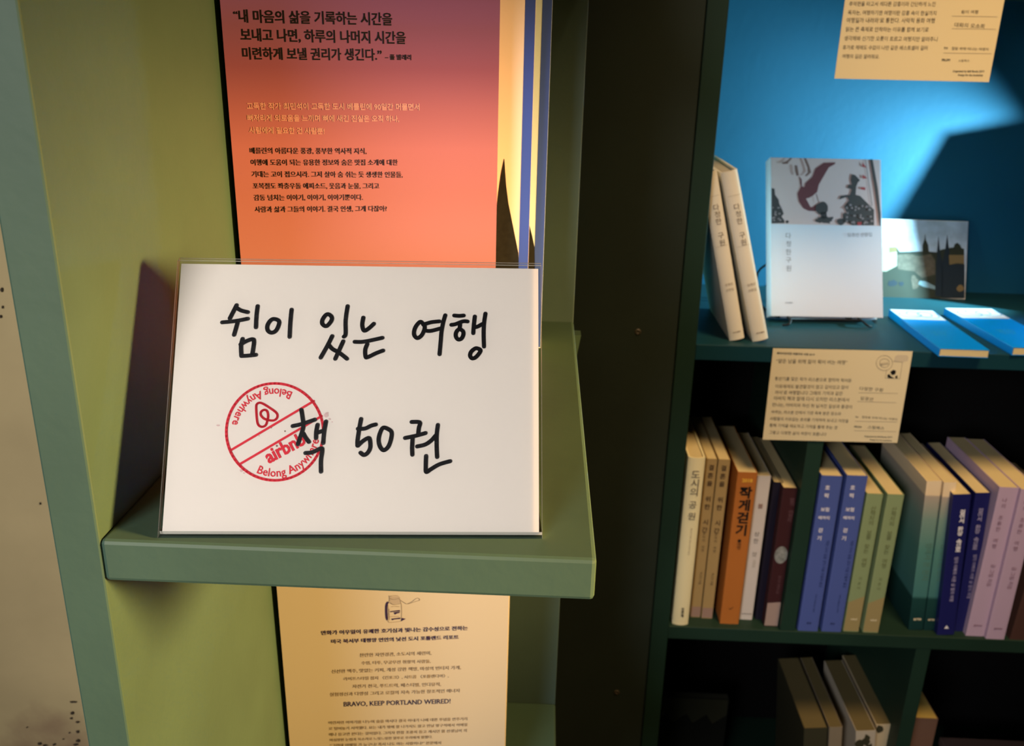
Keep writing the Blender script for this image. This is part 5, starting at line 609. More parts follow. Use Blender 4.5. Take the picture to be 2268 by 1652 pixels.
'화': (230,(82,133,24,-7,9,-18,-9,-19,-24,-7,-25,7,-9,19,9,18),(82,150,-39,-12,-15,-30,12,-28,31,-13,0,-25,-61,-1,3,-17,67,1,74,8,-1,15,-61,-5,0,24,31,13,12,28,-15,30),(166,207,0,-227,21,0,0,113,35,0,0,18,-35,0,0,96),(71,206,0,-27,-57,0,0,-16,135,0,0,16,-57,0,0,27)),
'환': (230,(82,145,24,-5,9,-15,-9,-15,-24,-5,-24,5,-9,15,9,15),(167,207,0,-177,21,0,0,81,33,0,0,17,-33,0,0,79),(45,42,0,-57,151,0,0,18,-130,0,0,39),(82,160,-39,-10,-14,-25,12,-24,31,-10,0,-18,-61,0,3,-17,67,1,74,9,-1,15,-31,-4,-31,-2,0,16,31,11,12,23,-15,25),(72,208,0,-23,-55,0,0,-16,130,0,0,16,-55,0,0,23)),
'휴': (230,(115,152,-54,-10,-20,-27,20,-28,54,-10,54,10,19,28,-19,27),(115,136,38,-5,14,-16,-14,-16,-38,-6,-39,6,-14,16,14,16),(13,62,0,-17,53,0,0,-65,20,0,0,65,57,0,0,-65,21,0,0,65,54,0,0,17),(104,208,0,-26,-81,0,0,-17,182,0,0,17,-80,0,0,26)),
'흐': (230,(13,25,0,-17,205,0,0,17),(115,140,-55,-12,-19,-32,19,-33,55,-12,53,12,21,33,-21,32),(115,124,38,-8,15,-20,-15,-21,-38,-7,-39,7,-15,21,15,20),(104,203,0,-31,-81,0,0,-17,183,0,0,17,-81,0,0,31)),
'흥': (230,(115,51,-58,-9,-20,-26,20,-26,58,-9,57,9,20,26,-20,26),(115,35,41,-5,15,-14,-15,-15,-41,-5,-42,5,-15,15,15,14),(115,162,-54,-8,-19,-25,19,-24,54,-8,54,8,19,24,-19,25),(115,148,37,-5,14,-14,-14,-13,-37,-4,-38,4,-13,13,13,14),(13,82,0,-16,204,0,0,16),(104,210,0,-23,-81,0,0,-16,182,0,0,16,-80,0,0,23)),
'희': (230,(176,207,0,-227,21,0,0,227),(17,25,70,1,76,8,-1,15,-77,-6,-71,0),(87,147,-39,-12,-14,-30,14,-31,39,-12,39,12,15,31,-15,30),(87,131,25,-7,10,-19,-10,-20,-25,-7,-24,7,-10,20,10,19),(77,204,0,-28,-58,0,0,-16,137,0,0,16,-58,0,0,28)),
'히': (230,(177,207,0,-227,21,0,0,227),(86,135,-40,-15,-16,-37,16,-38,40,-14,40,14,16,38,-16,37),(86,118,26,-10,10,-25,-10,-25,-26,-10,-26,10,-10,25,10,25),(75,205,0,-35,-57,0,0,-17,135,0,0,17,-57,0,0,35)),
'힐': (230,(177,208,0,-125,21,0,0,125),(85,160,-41,-10,-15,-27,15,-27,41,-10,40,10,15,27,-15,27),(85,145,25,-6,10,-16,-10,-16,-25,-6,-26,6,-10,16,10,16),(52,-17,153,0,0,16,-133,0,0,22,126,0,0,50,-146,0,0,-15,125,0,0,-20,-125,0),(74,209,0,-22,-58,0,0,-17,137,0,0,17,-58,0,0,22))}
from mathutils.geometry import tessellate_polygon
GL = {c: (g[0] / 250, [np.cumsum(np.array(k, float).reshape(-1, 2), axis=0) / 250 for k in g[1:]]) for c, g in GLYPHS.items()}
GC = {}
def inside(p, P):
    r = False; n = len(P)
    for i in range(n):
        a = P[i]; b = P[i - 1]
        if (a[1] > p[1]) != (b[1] > p[1]) and p[0] < (b[0] - a[0]) * (p[1] - a[1]) / (b[1] - a[1]) + a[0]: r = not r
    return r
def glyph(ch, bold):
    if (ch, bold) in GC: return GC[(ch, bold)]
    adv, cs = GL[ch]
    depth = [sum(inside(c[0], d) for k, d in enumerate(cs) if k != i) for i, c in enumerate(cs)]
    out = []
    for c, dp in zip(cs, depth):
        ar = np.sum(c[:, 0] * np.roll(c[:, 1], -1) - np.roll(c[:, 0], -1) * c[:, 1])
        if (ar > 0) != (dp % 2 == 0): c = c[::-1]
        if bold:
            e = np.roll(c, -1, 0) - c; e /= np.linalg.norm(e, axis=1)[:, None] + 1e-9
            nr = np.stack([e[:, 1], -e[:, 0]], 1); m_ = nr + np.roll(nr, 1, 0); l = np.linalg.norm(m_, axis=1)[:, None]
            m_ = m_ / (l + 1e-9); cs_ = np.maximum((m_ * nr).sum(1), .5)[:, None]
            c = c + m_ * bold / cs_
        out.append(c)
    V = []; Fc = []
    outer = [i for i, d in enumerate(depth) if d % 2 == 0]
    for i in outer:
        loops = [out[i]] + [out[k] for k in range(len(out)) if depth[k] == depth[i] + 1 and inside(cs[k][0], cs[i])]
        b = len(V); pts = [[Vector((x, y, 0)) for x, y in l] for l in loops]
        tr = tessellate_polygon(pts); V += [tuple(p[:2]) for l in pts for p in l]
        for t in tr:
            t = [q + b for q in t]; A_, B_, C_ = [V[q] for q in t]
            if (B_[0] - A_[0]) * (C_[1] - A_[1]) - (B_[1] - A_[1]) * (C_[0] - A_[0]) < 0: t = t[::-1]
            Fc.append(tuple(t))
    GC[(ch, bold)] = (np.array(V), Fc, adv); return GC[(ch, bold)]
TC = {}
def text_mesh(s, bold=0.0):
    if (s, bold) in TC: return TC[(s, bold)]
    V = []; Fc = []; x = 0; b = 0
    for ch in s:
        if ch not in GL: x += .28; continue
        v, f, adv = glyph(ch, bold)
        V.append(v + [x, 0]); Fc += [tuple(q + b for q in t) for t in f]; b += len(v); x += adv
    TC[(s, bold)] = (np.concatenate(V) if V else np.zeros((0, 2)), Fc); return TC[(s, bold)]

class Sheet:
    """a flat face: P0 (corner), u right, v up, n towards the viewer; prints are laid on it"""
    def __init__(s, P0, u, v):
        s.P0 = np.asarray(P0, float); s.u = np.asarray(u, float) / np.linalg.norm(u); v = np.asarray(v, float)
        v = v - s.u * (s.u @ v); s.v = v / np.linalg.norm(v); s.n = np.cross(s.u, s.v)
        if (C0 - s.P0) @ s.n < 0: s.n = -s.n
    def uv(s, p):
        d = hitP(p, s.P0, s.n) - s.P0; return np.array([d @ s.u, d @ s.v])
    def w(s, q, off=0.00015): return s.P0 + s.u * q[0] + s.v * q[1] + s.n * off
    def poly(s, name, polys, mt, parent, off=.00015, px=True, mats=None):
        """list of pixel polygons (or (polygon, slot)) -> one flat print"""
        V = []; Fc = []; fm = []
        for i, pl in enumerate(polys):
            sl = 0; o2 = off
            if isinstance(pl, tuple) and isinstance(pl[1], int): pl, sl = pl; o2 = off + sl * .00006
            q = [s.uv(p) if px else np.array(p) for p in pl]
            ar = sum(q[k][0] * q[(k + 1) % len(q)][1] - q[(k + 1) % len(q)][0] * q[k][1] for k in range(len(q)))
            flip = (ar < 0) != (np.cross(s.u, s.v) @ s.n < 0)
            b = len(V); V += [s.w(k, o2) for k in q]; f = list(range(b, b + len(q)))
            Fc.append(tuple(f[::-1] if flip else f)); fm.append(sl)
        return mesh_obj(name, V, Fc, mats if mats else mt, parent, fmats=fm)
    def strokes(s, name, lines, r, mt, parent, off=.0002, px=True, k=5, seg=12):
        V = []; Fc = []
        for L in lines:
            closed = False
            if isinstance(L, dict): closed = L.get('c', False); rr = L.get('r', r); kk = L.get('k', k); L = L['p']
            else: rr = r; kk = k
            q = [s.uv(p) if px else np.array(p, float) for p in L]
            if kk: q = catmull(q, kk, closed)
            for i in range(len(q) - 1):
                d = q[i + 1] - q[i]; l = np.linalg.norm(d)
                if l < 1e-9: continue
                nn = np.array([-d[1], d[0]]) / l * rr; b = len(V)
                V += [s.w(q[i] + nn, off), s.w(q[i] - nn, off), s.w(q[i + 1] - nn, off), s.w(q[i + 1] + nn, off)]
                Fc.append((b, b + 1, b + 2, b + 3))
            for c in q:
                b = len(V)
                V += [s.w(c + rr * np.array([math.cos(a * 2 * math.pi / seg), math.sin(a * 2 * math.pi / seg)]), off) for a in range(seg)]
                Fc.append(tuple(range(b, b + seg)))
        return mesh_obj(name, V, Fc, mt, parent)
    def _add(s, V2, F2, org, e, f, sc, hs, acc, off):
        b = len(acc[0])
        for x, y in V2: acc[0].append(s.w(org + e * x * sc + f * y * sc * hs, off))
        acc[1] += [tuple(i + b for i in t) for t in F2]
    def line(s, acc, txt, pL, pR, hs=1.0, bold=0.0, px=True, off=.0002):
        acc.append([[], []]); acc = acc[-1]
        a = s.uv(pL) if px else np.array(pL, float); c = s.uv(pR) if px else np.array(pR, float)
        V2, F2 = text_mesh(txt, bold)
        if not len(V2): return
        x0 = V2[:, 0].min(); wd_ = V2[:, 0].max() - x0
        e = c - a; L = np.linalg.norm(e); e /= L; f = np.array([-e[1], e[0]])
        s._add(V2 - [x0, 0], F2, a, e, f, L / wd_, hs, acc, off)
    def vert(s, acc, txt, pT, pB, size, bold=0.0, px=True, off=.0002, rot=0.0):
        """stacked upright characters between two centre points; size in metres"""
        acc.append([[], []]); acc = acc[-1]
        a = s.uv(pT) if px else np.array(pT, float); c = s.uv(pB) if px else np.array(pB, float)
        n = len(txt)
        for i, ch in enumerate(txt):
            if ch == ' ': continue
            V2, F2 = text_mesh(ch, bold)
            if not len(V2): continue
            ctr = (V2.max(0) + V2.min(0)) / 2; q = a + (c - a) * (i / max(n - 1, 1))
            e = np.array([math.cos(rot), math.sin(rot)]); f = np.array([-e[1], e[0]])
            s._add(V2 - ctr, F2, q, e, f, size, 1, acc, off)
    def flush(s, name, acc, mt, parent):
        """one part per line (or per stacked column) of lettering"""
        for V, Fc in acc:
            if V: mesh_obj(name, V, Fc, mt, parent)

# ---- books
def book_geo(O, a, b, c, t, Hh, D, mt, parent, hard=False, bulge=0.0, inset=0.0, page=None, fmt=None):
    """O spine corner, a thickness dir, b up, c from spine to fore-edge"""
    O, a, b, c = [np.asarray(q, float) for q in (O, a, b, c)]
    ct = .0018 if hard else .0006
    def outline(k):  # offset inwards by k, open at fore-edge
        pts = [(k, D)]
        r = min(.0012, t * .2)
        pts += [(k, r + k)]
        N = 8
        for i in range(N + 1):
            x = i / N; pts.append((k + (t - 2 * k) * x, k + (0 if 0 < i < N else r * .25) - bulge * 4 * x * (1 - x)))
        pts += [(t - k, r + k), (t - k, D)]
        return pts
    o1 = outline(0); o2 = outline(ct); n = len(o1)
    V = []
    for z in (0, Hh):
        for (x, y) in o1: V.append(O + a * x + c * y + b * z)
        for (x, y) in o2: V.append(O + a * x + c * y + b * z)
    Fc = []
    N2 = 2 * n
    for i in range(n - 1):
        Fc.append((i, i + 1, N2 + i + 1, N2 + i))
        Fc.append((n + i + 1, n + i, N2 + n + i, N2 + n + i + 1))
        Fc.append((i + 1, i, n + i, n + i + 1))
        Fc.append((N2 + i, N2 + i + 1, N2 + n + i + 1, N2 + n + i))
    Fc.append((0, n, N2 + n, N2)[::-1]); Fc.append((n - 1, 2 * n - 1, N2 + 2 * n - 1, N2 + n - 1))
    if (np.cross(a, c) @ b) > 0: Fc = [f[::-1] for f in Fc]
    Fc = [f[::-1] for f in Fc]
    cov = mesh_obj('cover', V, Fc, mt, parent)
    g = ct + .0001
    pi = inset if hard else .0004
    pb = box('page_block', O + a * g + c * (g + .0008) + b * pi, a * (t - 2 * g), b * (Hh - 2 * pi), c * (D - g - (.003 if hard else .0012)), page or M_page, parent)
    return cov, pb

def spine_book(name, BL, BR, TL, z, colmat, label, D=.13, group=None, hard=False, bulge=0.0, inset=.002, cat='book', Y=None, page=None, Hh=None):
    """upright (or sideways leaning) book, spine to the viewer. z relative to camera"""
    P = hitZ(BL, z + CZ)
    if Y is not None: P = hitY(BL, Y); P[2] = z + CZ
    y = P[1]
    T = hitY(TL, y); R = hitY(BR, y)
    v = T - P; v[1] = 0
    roll = math.atan2(v[0], v[2])
    if abs(roll) < .035: roll = 0.0
    u = A(math.cos(roll), 0, -math.sin(roll)); v2 = A(math.sin(roll), 0, math.cos(roll))
    h = Hh or (T - P) @ v2; t = max((R - P) @ u, .006)
    r = root(name, P, label, cat, group)
    if roll < 0:   # pivots on lower left corner
        pass
    book_geo(P, u, v2, A(0, 1, 0), t, h, D, colmat, r, hard, bulge, inset, page)
    sh = Sheet(P - A(0, bulge * .9, 0), u, v2)
    return r, sh, t, h

# =================================================================== SETTING
def struct(o): o['kind'] = 'structure'; return o
def add_stain(m):
    """brown damp stain low on the wall beside the bookcase"""
    nt = m.node_tree; b = nt.nodes['Principled BSDF']; src = b.inputs['Base Color'].links[0].from_socket
    tc = nt.nodes.new('ShaderNodeTexCoord'); sp = nt.nodes.new('ShaderNodeSeparateXYZ'); nt.links.new(tc.outputs['Object'], sp.inputs[0])
    n = nt.nodes.new('ShaderNodeTexNoise'); n.inputs['Scale'].default_value = 14; n.inputs['Detail'].default_value = 6; nt.links.new(tc.outputs['Object'], n.inputs['Vector'])
    a = nt.nodes.new('ShaderNodeMath'); a.operation = 'MULTIPLY_ADD'; a.inputs[1].default_value = .22; nt.links.new(n.outputs[0], a.inputs[0]); nt.links.new(sp.outputs['Z'], a.inputs[2])
    x = nt.nodes.new('ShaderNodeMath'); x.operation = 'MULTIPLY_ADD'; x.inputs[1].default_value = -.55; nt.links.new(sp.outputs['X'], x.inputs[0]); nt.links.new(a.outputs[0], x.inputs[2])
    r = nt.nodes.new('ShaderNodeMapRange'); r.inputs[1].default_value = 1.235; r.inputs[2].default_value = 1.185; nt.links.new(x.outputs[0], r.inputs[0])
    mx = nt.nodes.new('ShaderNodeMix'); mx.data_type = 'RGBA'; mx.inputs[7].default_value = (.27, .17, .10, 1)
    k = nt.nodes.new('ShaderNodeMath'); k.operation = 'MULTIPLY'; k.inputs[1].default_value = .75; nt.links.new(r.outputs[0], k.inputs[0])
    nt.links.new(k.outputs[0], mx.inputs[0]); nt.links.new(src, mx.inputs[6]); nt.links.new(mx.outputs[2], b.inputs['Base Color'])
add_stain(M_wall)
struct(bx('floor', -2.0, 2.4, -1.8, 1.6, -CZ - .05, -CZ, M_floor))
struct(bx('wall_back', 0.0, 2.4, 1.21, 1.30, -CZ, 1.2, M_wall))
struct(bx('wall_left', -2.0, 0.0, 0.621, 1.21, -CZ, 1.2, M_wall))
struct(bx('ceiling', -2.0, 2.4, -1.8, 1.30, 1.2, 1.25, M_wall))

# ------------------------------------------------------------------ LEFT BOOKCASE
S = .295; X0 = -.1641; XR = .0251; YF = .295; YB = .6098
ZS = -.1797; ZL = -.5091; ZU = .1500
lc = root('bookcase', (X0, YF, 0), 'sage green plywood bookcase with open right end beside the beige wall', 'bookcase')
bx('side_panel', X0 - .018, X0, YF, YB + .009, -CZ + .002, .62, M_green, lc, .0009)
bx('back_panel', X0, .0249, YB, YB + .009, -CZ + .002, .62, mat('olive_back_paint', (0.060, 0.110, 0.100), 0.55, 0.35, bump=.14, bscale=120, mott=.14, mscale=14), lc, .0006)
for zt in (ZS, ZL, .063, ZL - .33):
    bx('shelf', X0, XR, YF, YB, zt - .0180, zt, M_green, lc, .0017)
q = [hitY(p, YB + .004) for p in ((1262, 742), (1287, 743), (1277, 790), (1262, 800))]
prism('cleat', q, A(0, .012, 0), M_green, lc)

# ------------------------------------------------------------------ PARTITION + RIGHT BOOKCASE
FY = .92; BY = 1.19
pb = root('partition_board', (.0, FY, 0), 'dark painted board with two screws between the two bookcases', 'board')
bx('panel', 0.0, .1483, FY + .002, FY + .018, -CZ + .002, .62, M_board, pb, .0008)
for p in ((1413, 735), (1366, 1533)):
    c = hitY(p, FY + .0018); V = []; Fc = []
    for k in range(16):
        an = k * math.pi / 8; V.append(c + A(math.cos(an) * .0034, 0, math.sin(an) * .0034))
    for k in range(16):
        an = k * math.pi / 8; V.append(c + A(math.cos(an) * .0022, -.0009, math.sin(an) * .0022))
    for k in range(16): Fc.append((k, (k + 1) % 16, 16 + (k + 1) % 16, 16 + k))
    for k in range(16):
        an = k * math.pi / 8; V.append(c + A(math.cos(an) * .0009, -.0002, math.sin(an) * .0009))
    for k in range(16): Fc.append((16 + k, 16 + (k + 1) % 16, 32 + (k + 1) % 16, 32 + k))
    Fc.append(tuple(range(32, 48)))
    mesh_obj('screw', V, Fc, M_screw, pb)

Z0, Z1, Z2, Z3 = .085, -.2920, -.6475, -1.003
RX0, RX1 = .1490, .86
rc = root('bookcase', (RX0, FY, 0), 'dark green bookcase with blue back panel and rows of books', 'bookcase')
bx('side_panel', RX0, .1694, FY, BY + .009, -CZ + .002, .62, M_dark, rc, .0009)
bx('side_panel', RX1, RX1 + .0204, FY, BY + .009, -CZ + .002, .62, M_dark, rc, .0009)
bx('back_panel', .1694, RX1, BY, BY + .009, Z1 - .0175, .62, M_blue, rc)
bx('back_panel', .1694, RX1, BY, BY + .009, -CZ + .002, Z1 - .0175, mat('shade_black_back', (.005, .005, .005), .7, .1), rc)  # near-black colour puts the unlit depth of the lower compartments into the panel
M_shelf1 = mat('teal_green_paint', (0.004, 0.042, 0.058), 0.5, 0.3, bump=.14, bscale=120, mott=.12, mscale=10)
for zt in (Z0, Z1, Z2, Z3, .44):
    bx('shelf', .1694, RX1, FY, BY, zt - .0175, zt, M_shelf1 if zt == Z1 else M_dark, rc, .0008)
d0 = hitY((1789, 982), FY); d1 = hitY((1824, 988), FY)
bx('divider', d0[0], d1[0], FY + .0005, BY, Z2, Z1 - .0175, M_dark, rc, .0006)
d0 = hitY((2028, 1446), FY); d1 = hitY((2061, 1446), FY)
bx('divider', d0[0], d1[0], FY + .0005, BY, Z3, Z2 - .0175, M_dark, rc, .0006)

# =================================================================== LEFT SHELF BOOKS
# pink back cover
yaw = .2081; P0 = A(-.1608, .4704, ZS + CZ); PW = .1391; PH = .212; PT = .0185
u = A(math.cos(yaw), math.sin(yaw), 0); w = A(-math.sin(yaw), math.cos(yaw), 0); up = A(0, 0, 1)
shp = Sheet(P0, u, up)
gz = lambda y: float(shp.uv((800, y))[1] / PH)
M_pinkc = rampmat('sunset_gradient_cover', [(gz(570), (.40, .165, .155)), (gz(430), (.42, .155, .15)), (gz(330), (.46, .16, .17)), (gz(240), (.38, .125, .15)), (gz(150), (.28, .088, .14)), (gz(60), (.26, .10, .20)), (gz(0), (.28, .12, .32))], .42, .35, noise=0.0)
r = root('paperback_book', P0 + u * PW, 'paperback with pink to orange back cover and black lettering, standing behind the handwritten sign', 'book', 'travel paperbacks behind the sign')
book_geo(P0 + u * PW, w, up, -u, PT, PH, PW, M_pinkc, r)
acc = []
for t, a, b, in (("“", (518, 40), (528, 40)), ("내 마음의 삶을 기록하는 시간을", (530, 47), (869, 54)), ("보내고 나면, 하루의 나머지 시간을", (534, 88), (899, 95)),
                 ("미련하게 보낼 권리가 생긴다.”", (538, 129), (846, 132))):
    shp.line(acc, t, a, b, 1.12 if len(t) > 2 else .8, .022)
shp.line(acc, "– 폴 발레리", (853, 131), (911, 132), 1.0, .03)
for t, a, b in (("베를린의 아름다운 풍광, 풍부한 역사적 지식,", (554, 339), (812, 340)), ("여행에 도움이 되는 유용한 정보와 숨은 맛집 소개에 대한", (556, 365), (881, 365)),
                ("기대는 고이 접으시라. 그저 살아 숨 쉬는 듯 생생한 인물들,", (558, 391), (892, 392)), ("포복절도 좌충우돌 에피소드, 웃음과 눈물, 그리고", (561, 417), (840, 417)),
                ("감동 넘치는 이야기, 이야기, 이야기뿐이다.", (563, 443), (804, 442)), ("사람과 삶과 그들의 이야기. 결국 인생, 그게 다잖아?", (565, 469), (857, 467))):
    shp.line(acc, t, a, b, 1.05, .013)
shp.flush('black_lettering', acc, M_black, r)
acc = []
for t, a, b in (("고독한 작가 최민석이 고독한 도시 베를린에 90일간 머물면서", (547, 241), (929, 243)), ("뼈저리게 외로움을 느끼며 뼈에 새긴 진실은 오직 하나,", (548, 267), (884, 269)),
                ("사람에게 필요한 건 사람뿐!", (552, 294), (719, 296))):
    shp.line(acc, t, a, b, 1.05, .018)
shp.flush('pale_lettering', acc, M_pinkink, r)

# two copies behind, front covers: yellow with a dark spire and a blue margin
M_yel = rampmat('yellow_front_cover', [(0, (.80, .62, .46)), (.5, (.90, .76, .60)), (1, (.95, .88, .78))], .45, .3)
M_bluec = mat('blue_margin_print', (.04, .095, .46), .5, .3)
M_spire = mat('dark_spire_print', (.012, .014, .010), .7, .2, mott=.4, mscale=300)
def front_copy(off, pxr, blue_px, spire, label, mcol):
    P = P0 + w * off; sh = Sheet(P, u, up)
    q = sh.uv(pxr); R_ = P + u * q[0]
    Lft = R_ - u * PW
    r = root('paperback_book', Lft, label, 'book', 'travel paperbacks behind the sign')
    book_geo(Lft, w, up, u, PT, PH, PW, mcol, r)
    x1 = q[0]; x0 = sh.uv(blue_px)[0]
    sh.poly('margin_print', [[(x0, .0005), (x1 - .0002, .0005), (x1 - .0002, PH - .0005), (x0, PH - .0005)]], M_bluec, r, px=False)
    sh.poly('spire_print', [spire], M_spire, r)
front_copy(.0212, (1170, 590), (1148.5, 590), [(1090, 650), (1090, 560), (1103, 430), (1107, 400), (1110, 380), (1116, 352), (1117, 352), (1121, 410), (1126, 450), (1135, 495), (1148, 560), (1150, 650)],
           'paperback with yellow cover and dark spire, directly behind the pink book', M_yel)
M_yel2 = rampmat('cream_front_cover', [(0, (.68, .86, .95)), (1, (.68, .86, .95))], .45, .3)
front_copy(.0424, (1203.5, 585), (1183, 590), [(1150, 650), (1150, 480), (1158, 440), (1171, 492), (1178, 520), (1184, 548), (1186, 650)],
           'rearmost paperback showing only a cream strip and a blue margin beside the pink book', M_yel2)

# yellow book under the shelf
yw = .1206; lean = -.03; YP = A(-.1608, .4916, ZL + CZ); YW = .1485; YH = .222; YT = .019
u2 = A(math.cos(yw), math.sin(yw), 0); bk = A(-math.sin(yw), math.cos(yw), 0)
v2 = up * math.cos(lean) + bk * math.sin(lean); w2 = np.cross(v2, u2); w2 = w2 if w2[1] > 0 else -w2
M_yb = mat('butter_yellow_cover', (.36, .345, .28), .5, .3)
r = root('paperback_book', YP + u2 * YW, 'paperback with pale yellow back cover and bottle drawing on the shelf below the sign', 'book')
book_geo(YP + u2 * YW, w2, v2, -u2, YT, YH, YW, M_yb, r, bulge=.0012)
shy = Sheet(YP, u2, v2)
acc = []
shy.line(acc, "만화가 이우일이 유쾌한 호기심과 빛나는 감수성으로 전하는", (712, 1405), (1036, 1394), .95, .03)
shy.line(acc, "미국 북서부 태평양 연안의 낯선 도시 포틀랜드 리포트", (734, 1424), (1016, 1414), .95, .03)
shy.line(acc, "BRAVO, KEEP PORTLAND WEIRED!", (762, 1564), (998, 1557), 1.2, .012)
shy.flush('dark_lettering', acc, mat('indigo_ink', (.02, .012, .05), .6, .2), r)
acc = []
for t, a, b in (("찬란한 자연경관, 소도시의 세련미,", (797, 1454), (956, 1449)), ("수염, 타투, 무궁무진 취향의 사람들,", (801, 1471), (954, 1467)),
                ("신선한 맥주, 맛있는 커피, 개성 강한 책방, 마성의 빈티지 가게,", (735, 1490), (1021, 1481)), ("라이프스타일 잡지 〈킨포크〉, 시트콤 〈포틀랜디아〉,", (762, 1506), (994, 1499)),
                ("자전거 천국, 푸드트럭, 페스티벌, 인디뮤직,", (781, 1523), (977, 1518)), ("실험정신과 다양성 그리고 로컬의 지속 가능한 창조적인 에너지", (731, 1541), (1018, 1532)),
                ("이런저런 이야기를 나누며 술을 마시다 결국 아내가 나에 대한 푸념을 안주거리", (728, 1603), (1035, 1594)),
                ("로 털어놓기 시작했다. 요는 내가 밖에 잘 나가지도 않고 만날 방구석에서 이메일", (729, 1616), (1035, 1607)),
                ("에나 응고만 본다는 것이었다. 그러자 한참 조용히 듣고 계시던 윌 선생님이 의", (729, 1629), (1034, 1620)),
                ("미심장한 눈썹과 목소리로 느릿느릿한 말투로 우리에게 말했다.", (731, 1641), (958, 1634)),
                ("“그런데 이메일 가 뉴구니? 혹시 나도 아는 사람이니?” 본문에서", (731, 1653), (977, 1647))):
    shy.line(acc, t, a, b, 1.0, .012)
shy.flush('grey_lettering', acc, M_grey, r)
k = 16.2; ofs = lambda P: [(820 + x / k, 1300 + y / k) for x, y in P]
blk = [ofs([(600, 520), (690, 540), (640, 600), (615, 720), (615, 900), (640, 1150), (590, 1200), (550, 1100), (535, 900), (535, 680), (560, 580)]),
       ofs([(1120, 1100), (1280, 1135), (1100, 1230)]), ofs([(720, 860), (1060, 820), (1070, 870), (900, 880), (720, 900)]), ofs([(840, 900), (1060, 880), (1060, 920), (950, 950), (880, 985)]),
       ofs([(750, 1130), (1080, 1090), (1085, 1140), (860, 1160), (790, 1190)])]
shy.poly('bottle_drawing', blk, MATS['indigo_ink'], r)
thin = [ofs([(680, 300), (690, 480), (640, 520)]), ofs([(690, 400), (850, 440), (1060, 390)]), ofs([(710, 560), (860, 630), (1090, 590)]), ofs([(1080, 500), (1120, 640), (1130, 900), (1120, 1120)]),
        ofs([(640, 640), (650, 900), (640, 1180), (700, 1260), (1000, 1235), (1110, 1215)]), ofs([(700, 330), (820, 300), (1000, 300)]), ofs([(760, 700), (900, 690), (1040, 700)]),
        ofs([(680, 780), (690, 1180)]), ofs([(1040, 430), (1200, 540), (1340, 600), (1600, 520), (1780, 460), (1680, 390), (1500, 520), (1350, 590)]),
        ofs([(700, 1060), (880, 1050), (1040, 1050)])]
shy.strokes('bottle_outline', thin, .00012, M_grey, r)
shy.poly('cap_print', [ofs([(690, 330), (1040, 330), (1070, 400), (1090, 580), (860, 620), (710, 560)])], mat('cap_print', (.27, .25, .21), .6, .2), r, off=.0001)

# =================================================================== SIGN HOLDER
SP = A(-.48451 * S, 1.01037 * S, ZS + CZ + .0004); sa = .07124; sl = .52728; SW = .50124 * S; SH = .37537 * S
su = A(math.cos(sa), math.sin(sa), 0); sb = A(-math.sin(sa), math.cos(sa), 0)
sv = up * math.cos(sl) + sb * math.sin(sl); sn = np.cross(su, sv)   # towards viewer
ho = root('sign_holder', SP, 'slanted clear acrylic holder standing at the front of the left shelf', 'sign holder')
def pane(name, O, a, b, c, parent):
    v = boxv(O, a, b, c)
    o = mesh_obj(name, v, BF, [M_clear, M_edge], parent)
    ar = sorted([(p.area, p.index) for p in o.data.polygons]); big = [i for _, i in ar[-2:]]
    for p in o.data.polygons: p.material_index = 0 if p.index in big else 1
    return o
T1 = .0011
pane('front_pane', SP, su * SW, sv * SH, -sn * T1, ho)
pane('rear_pane', SP - sn * (T1 + .0007), su * SW, sv * (SH + .0015), -sn * T1, ho)
pane('bottom_fold', SP - sn * T1, su * SW, sv * T1, -sn * .0007, ho)
foot0 = SP - sn * (2 * T1 + .0007)
foot0[2] = ZS + CZ + .0003
pane('base_foot', foot0 + sb * .0004, su * SW, sb * .052, up * .0013, ho)
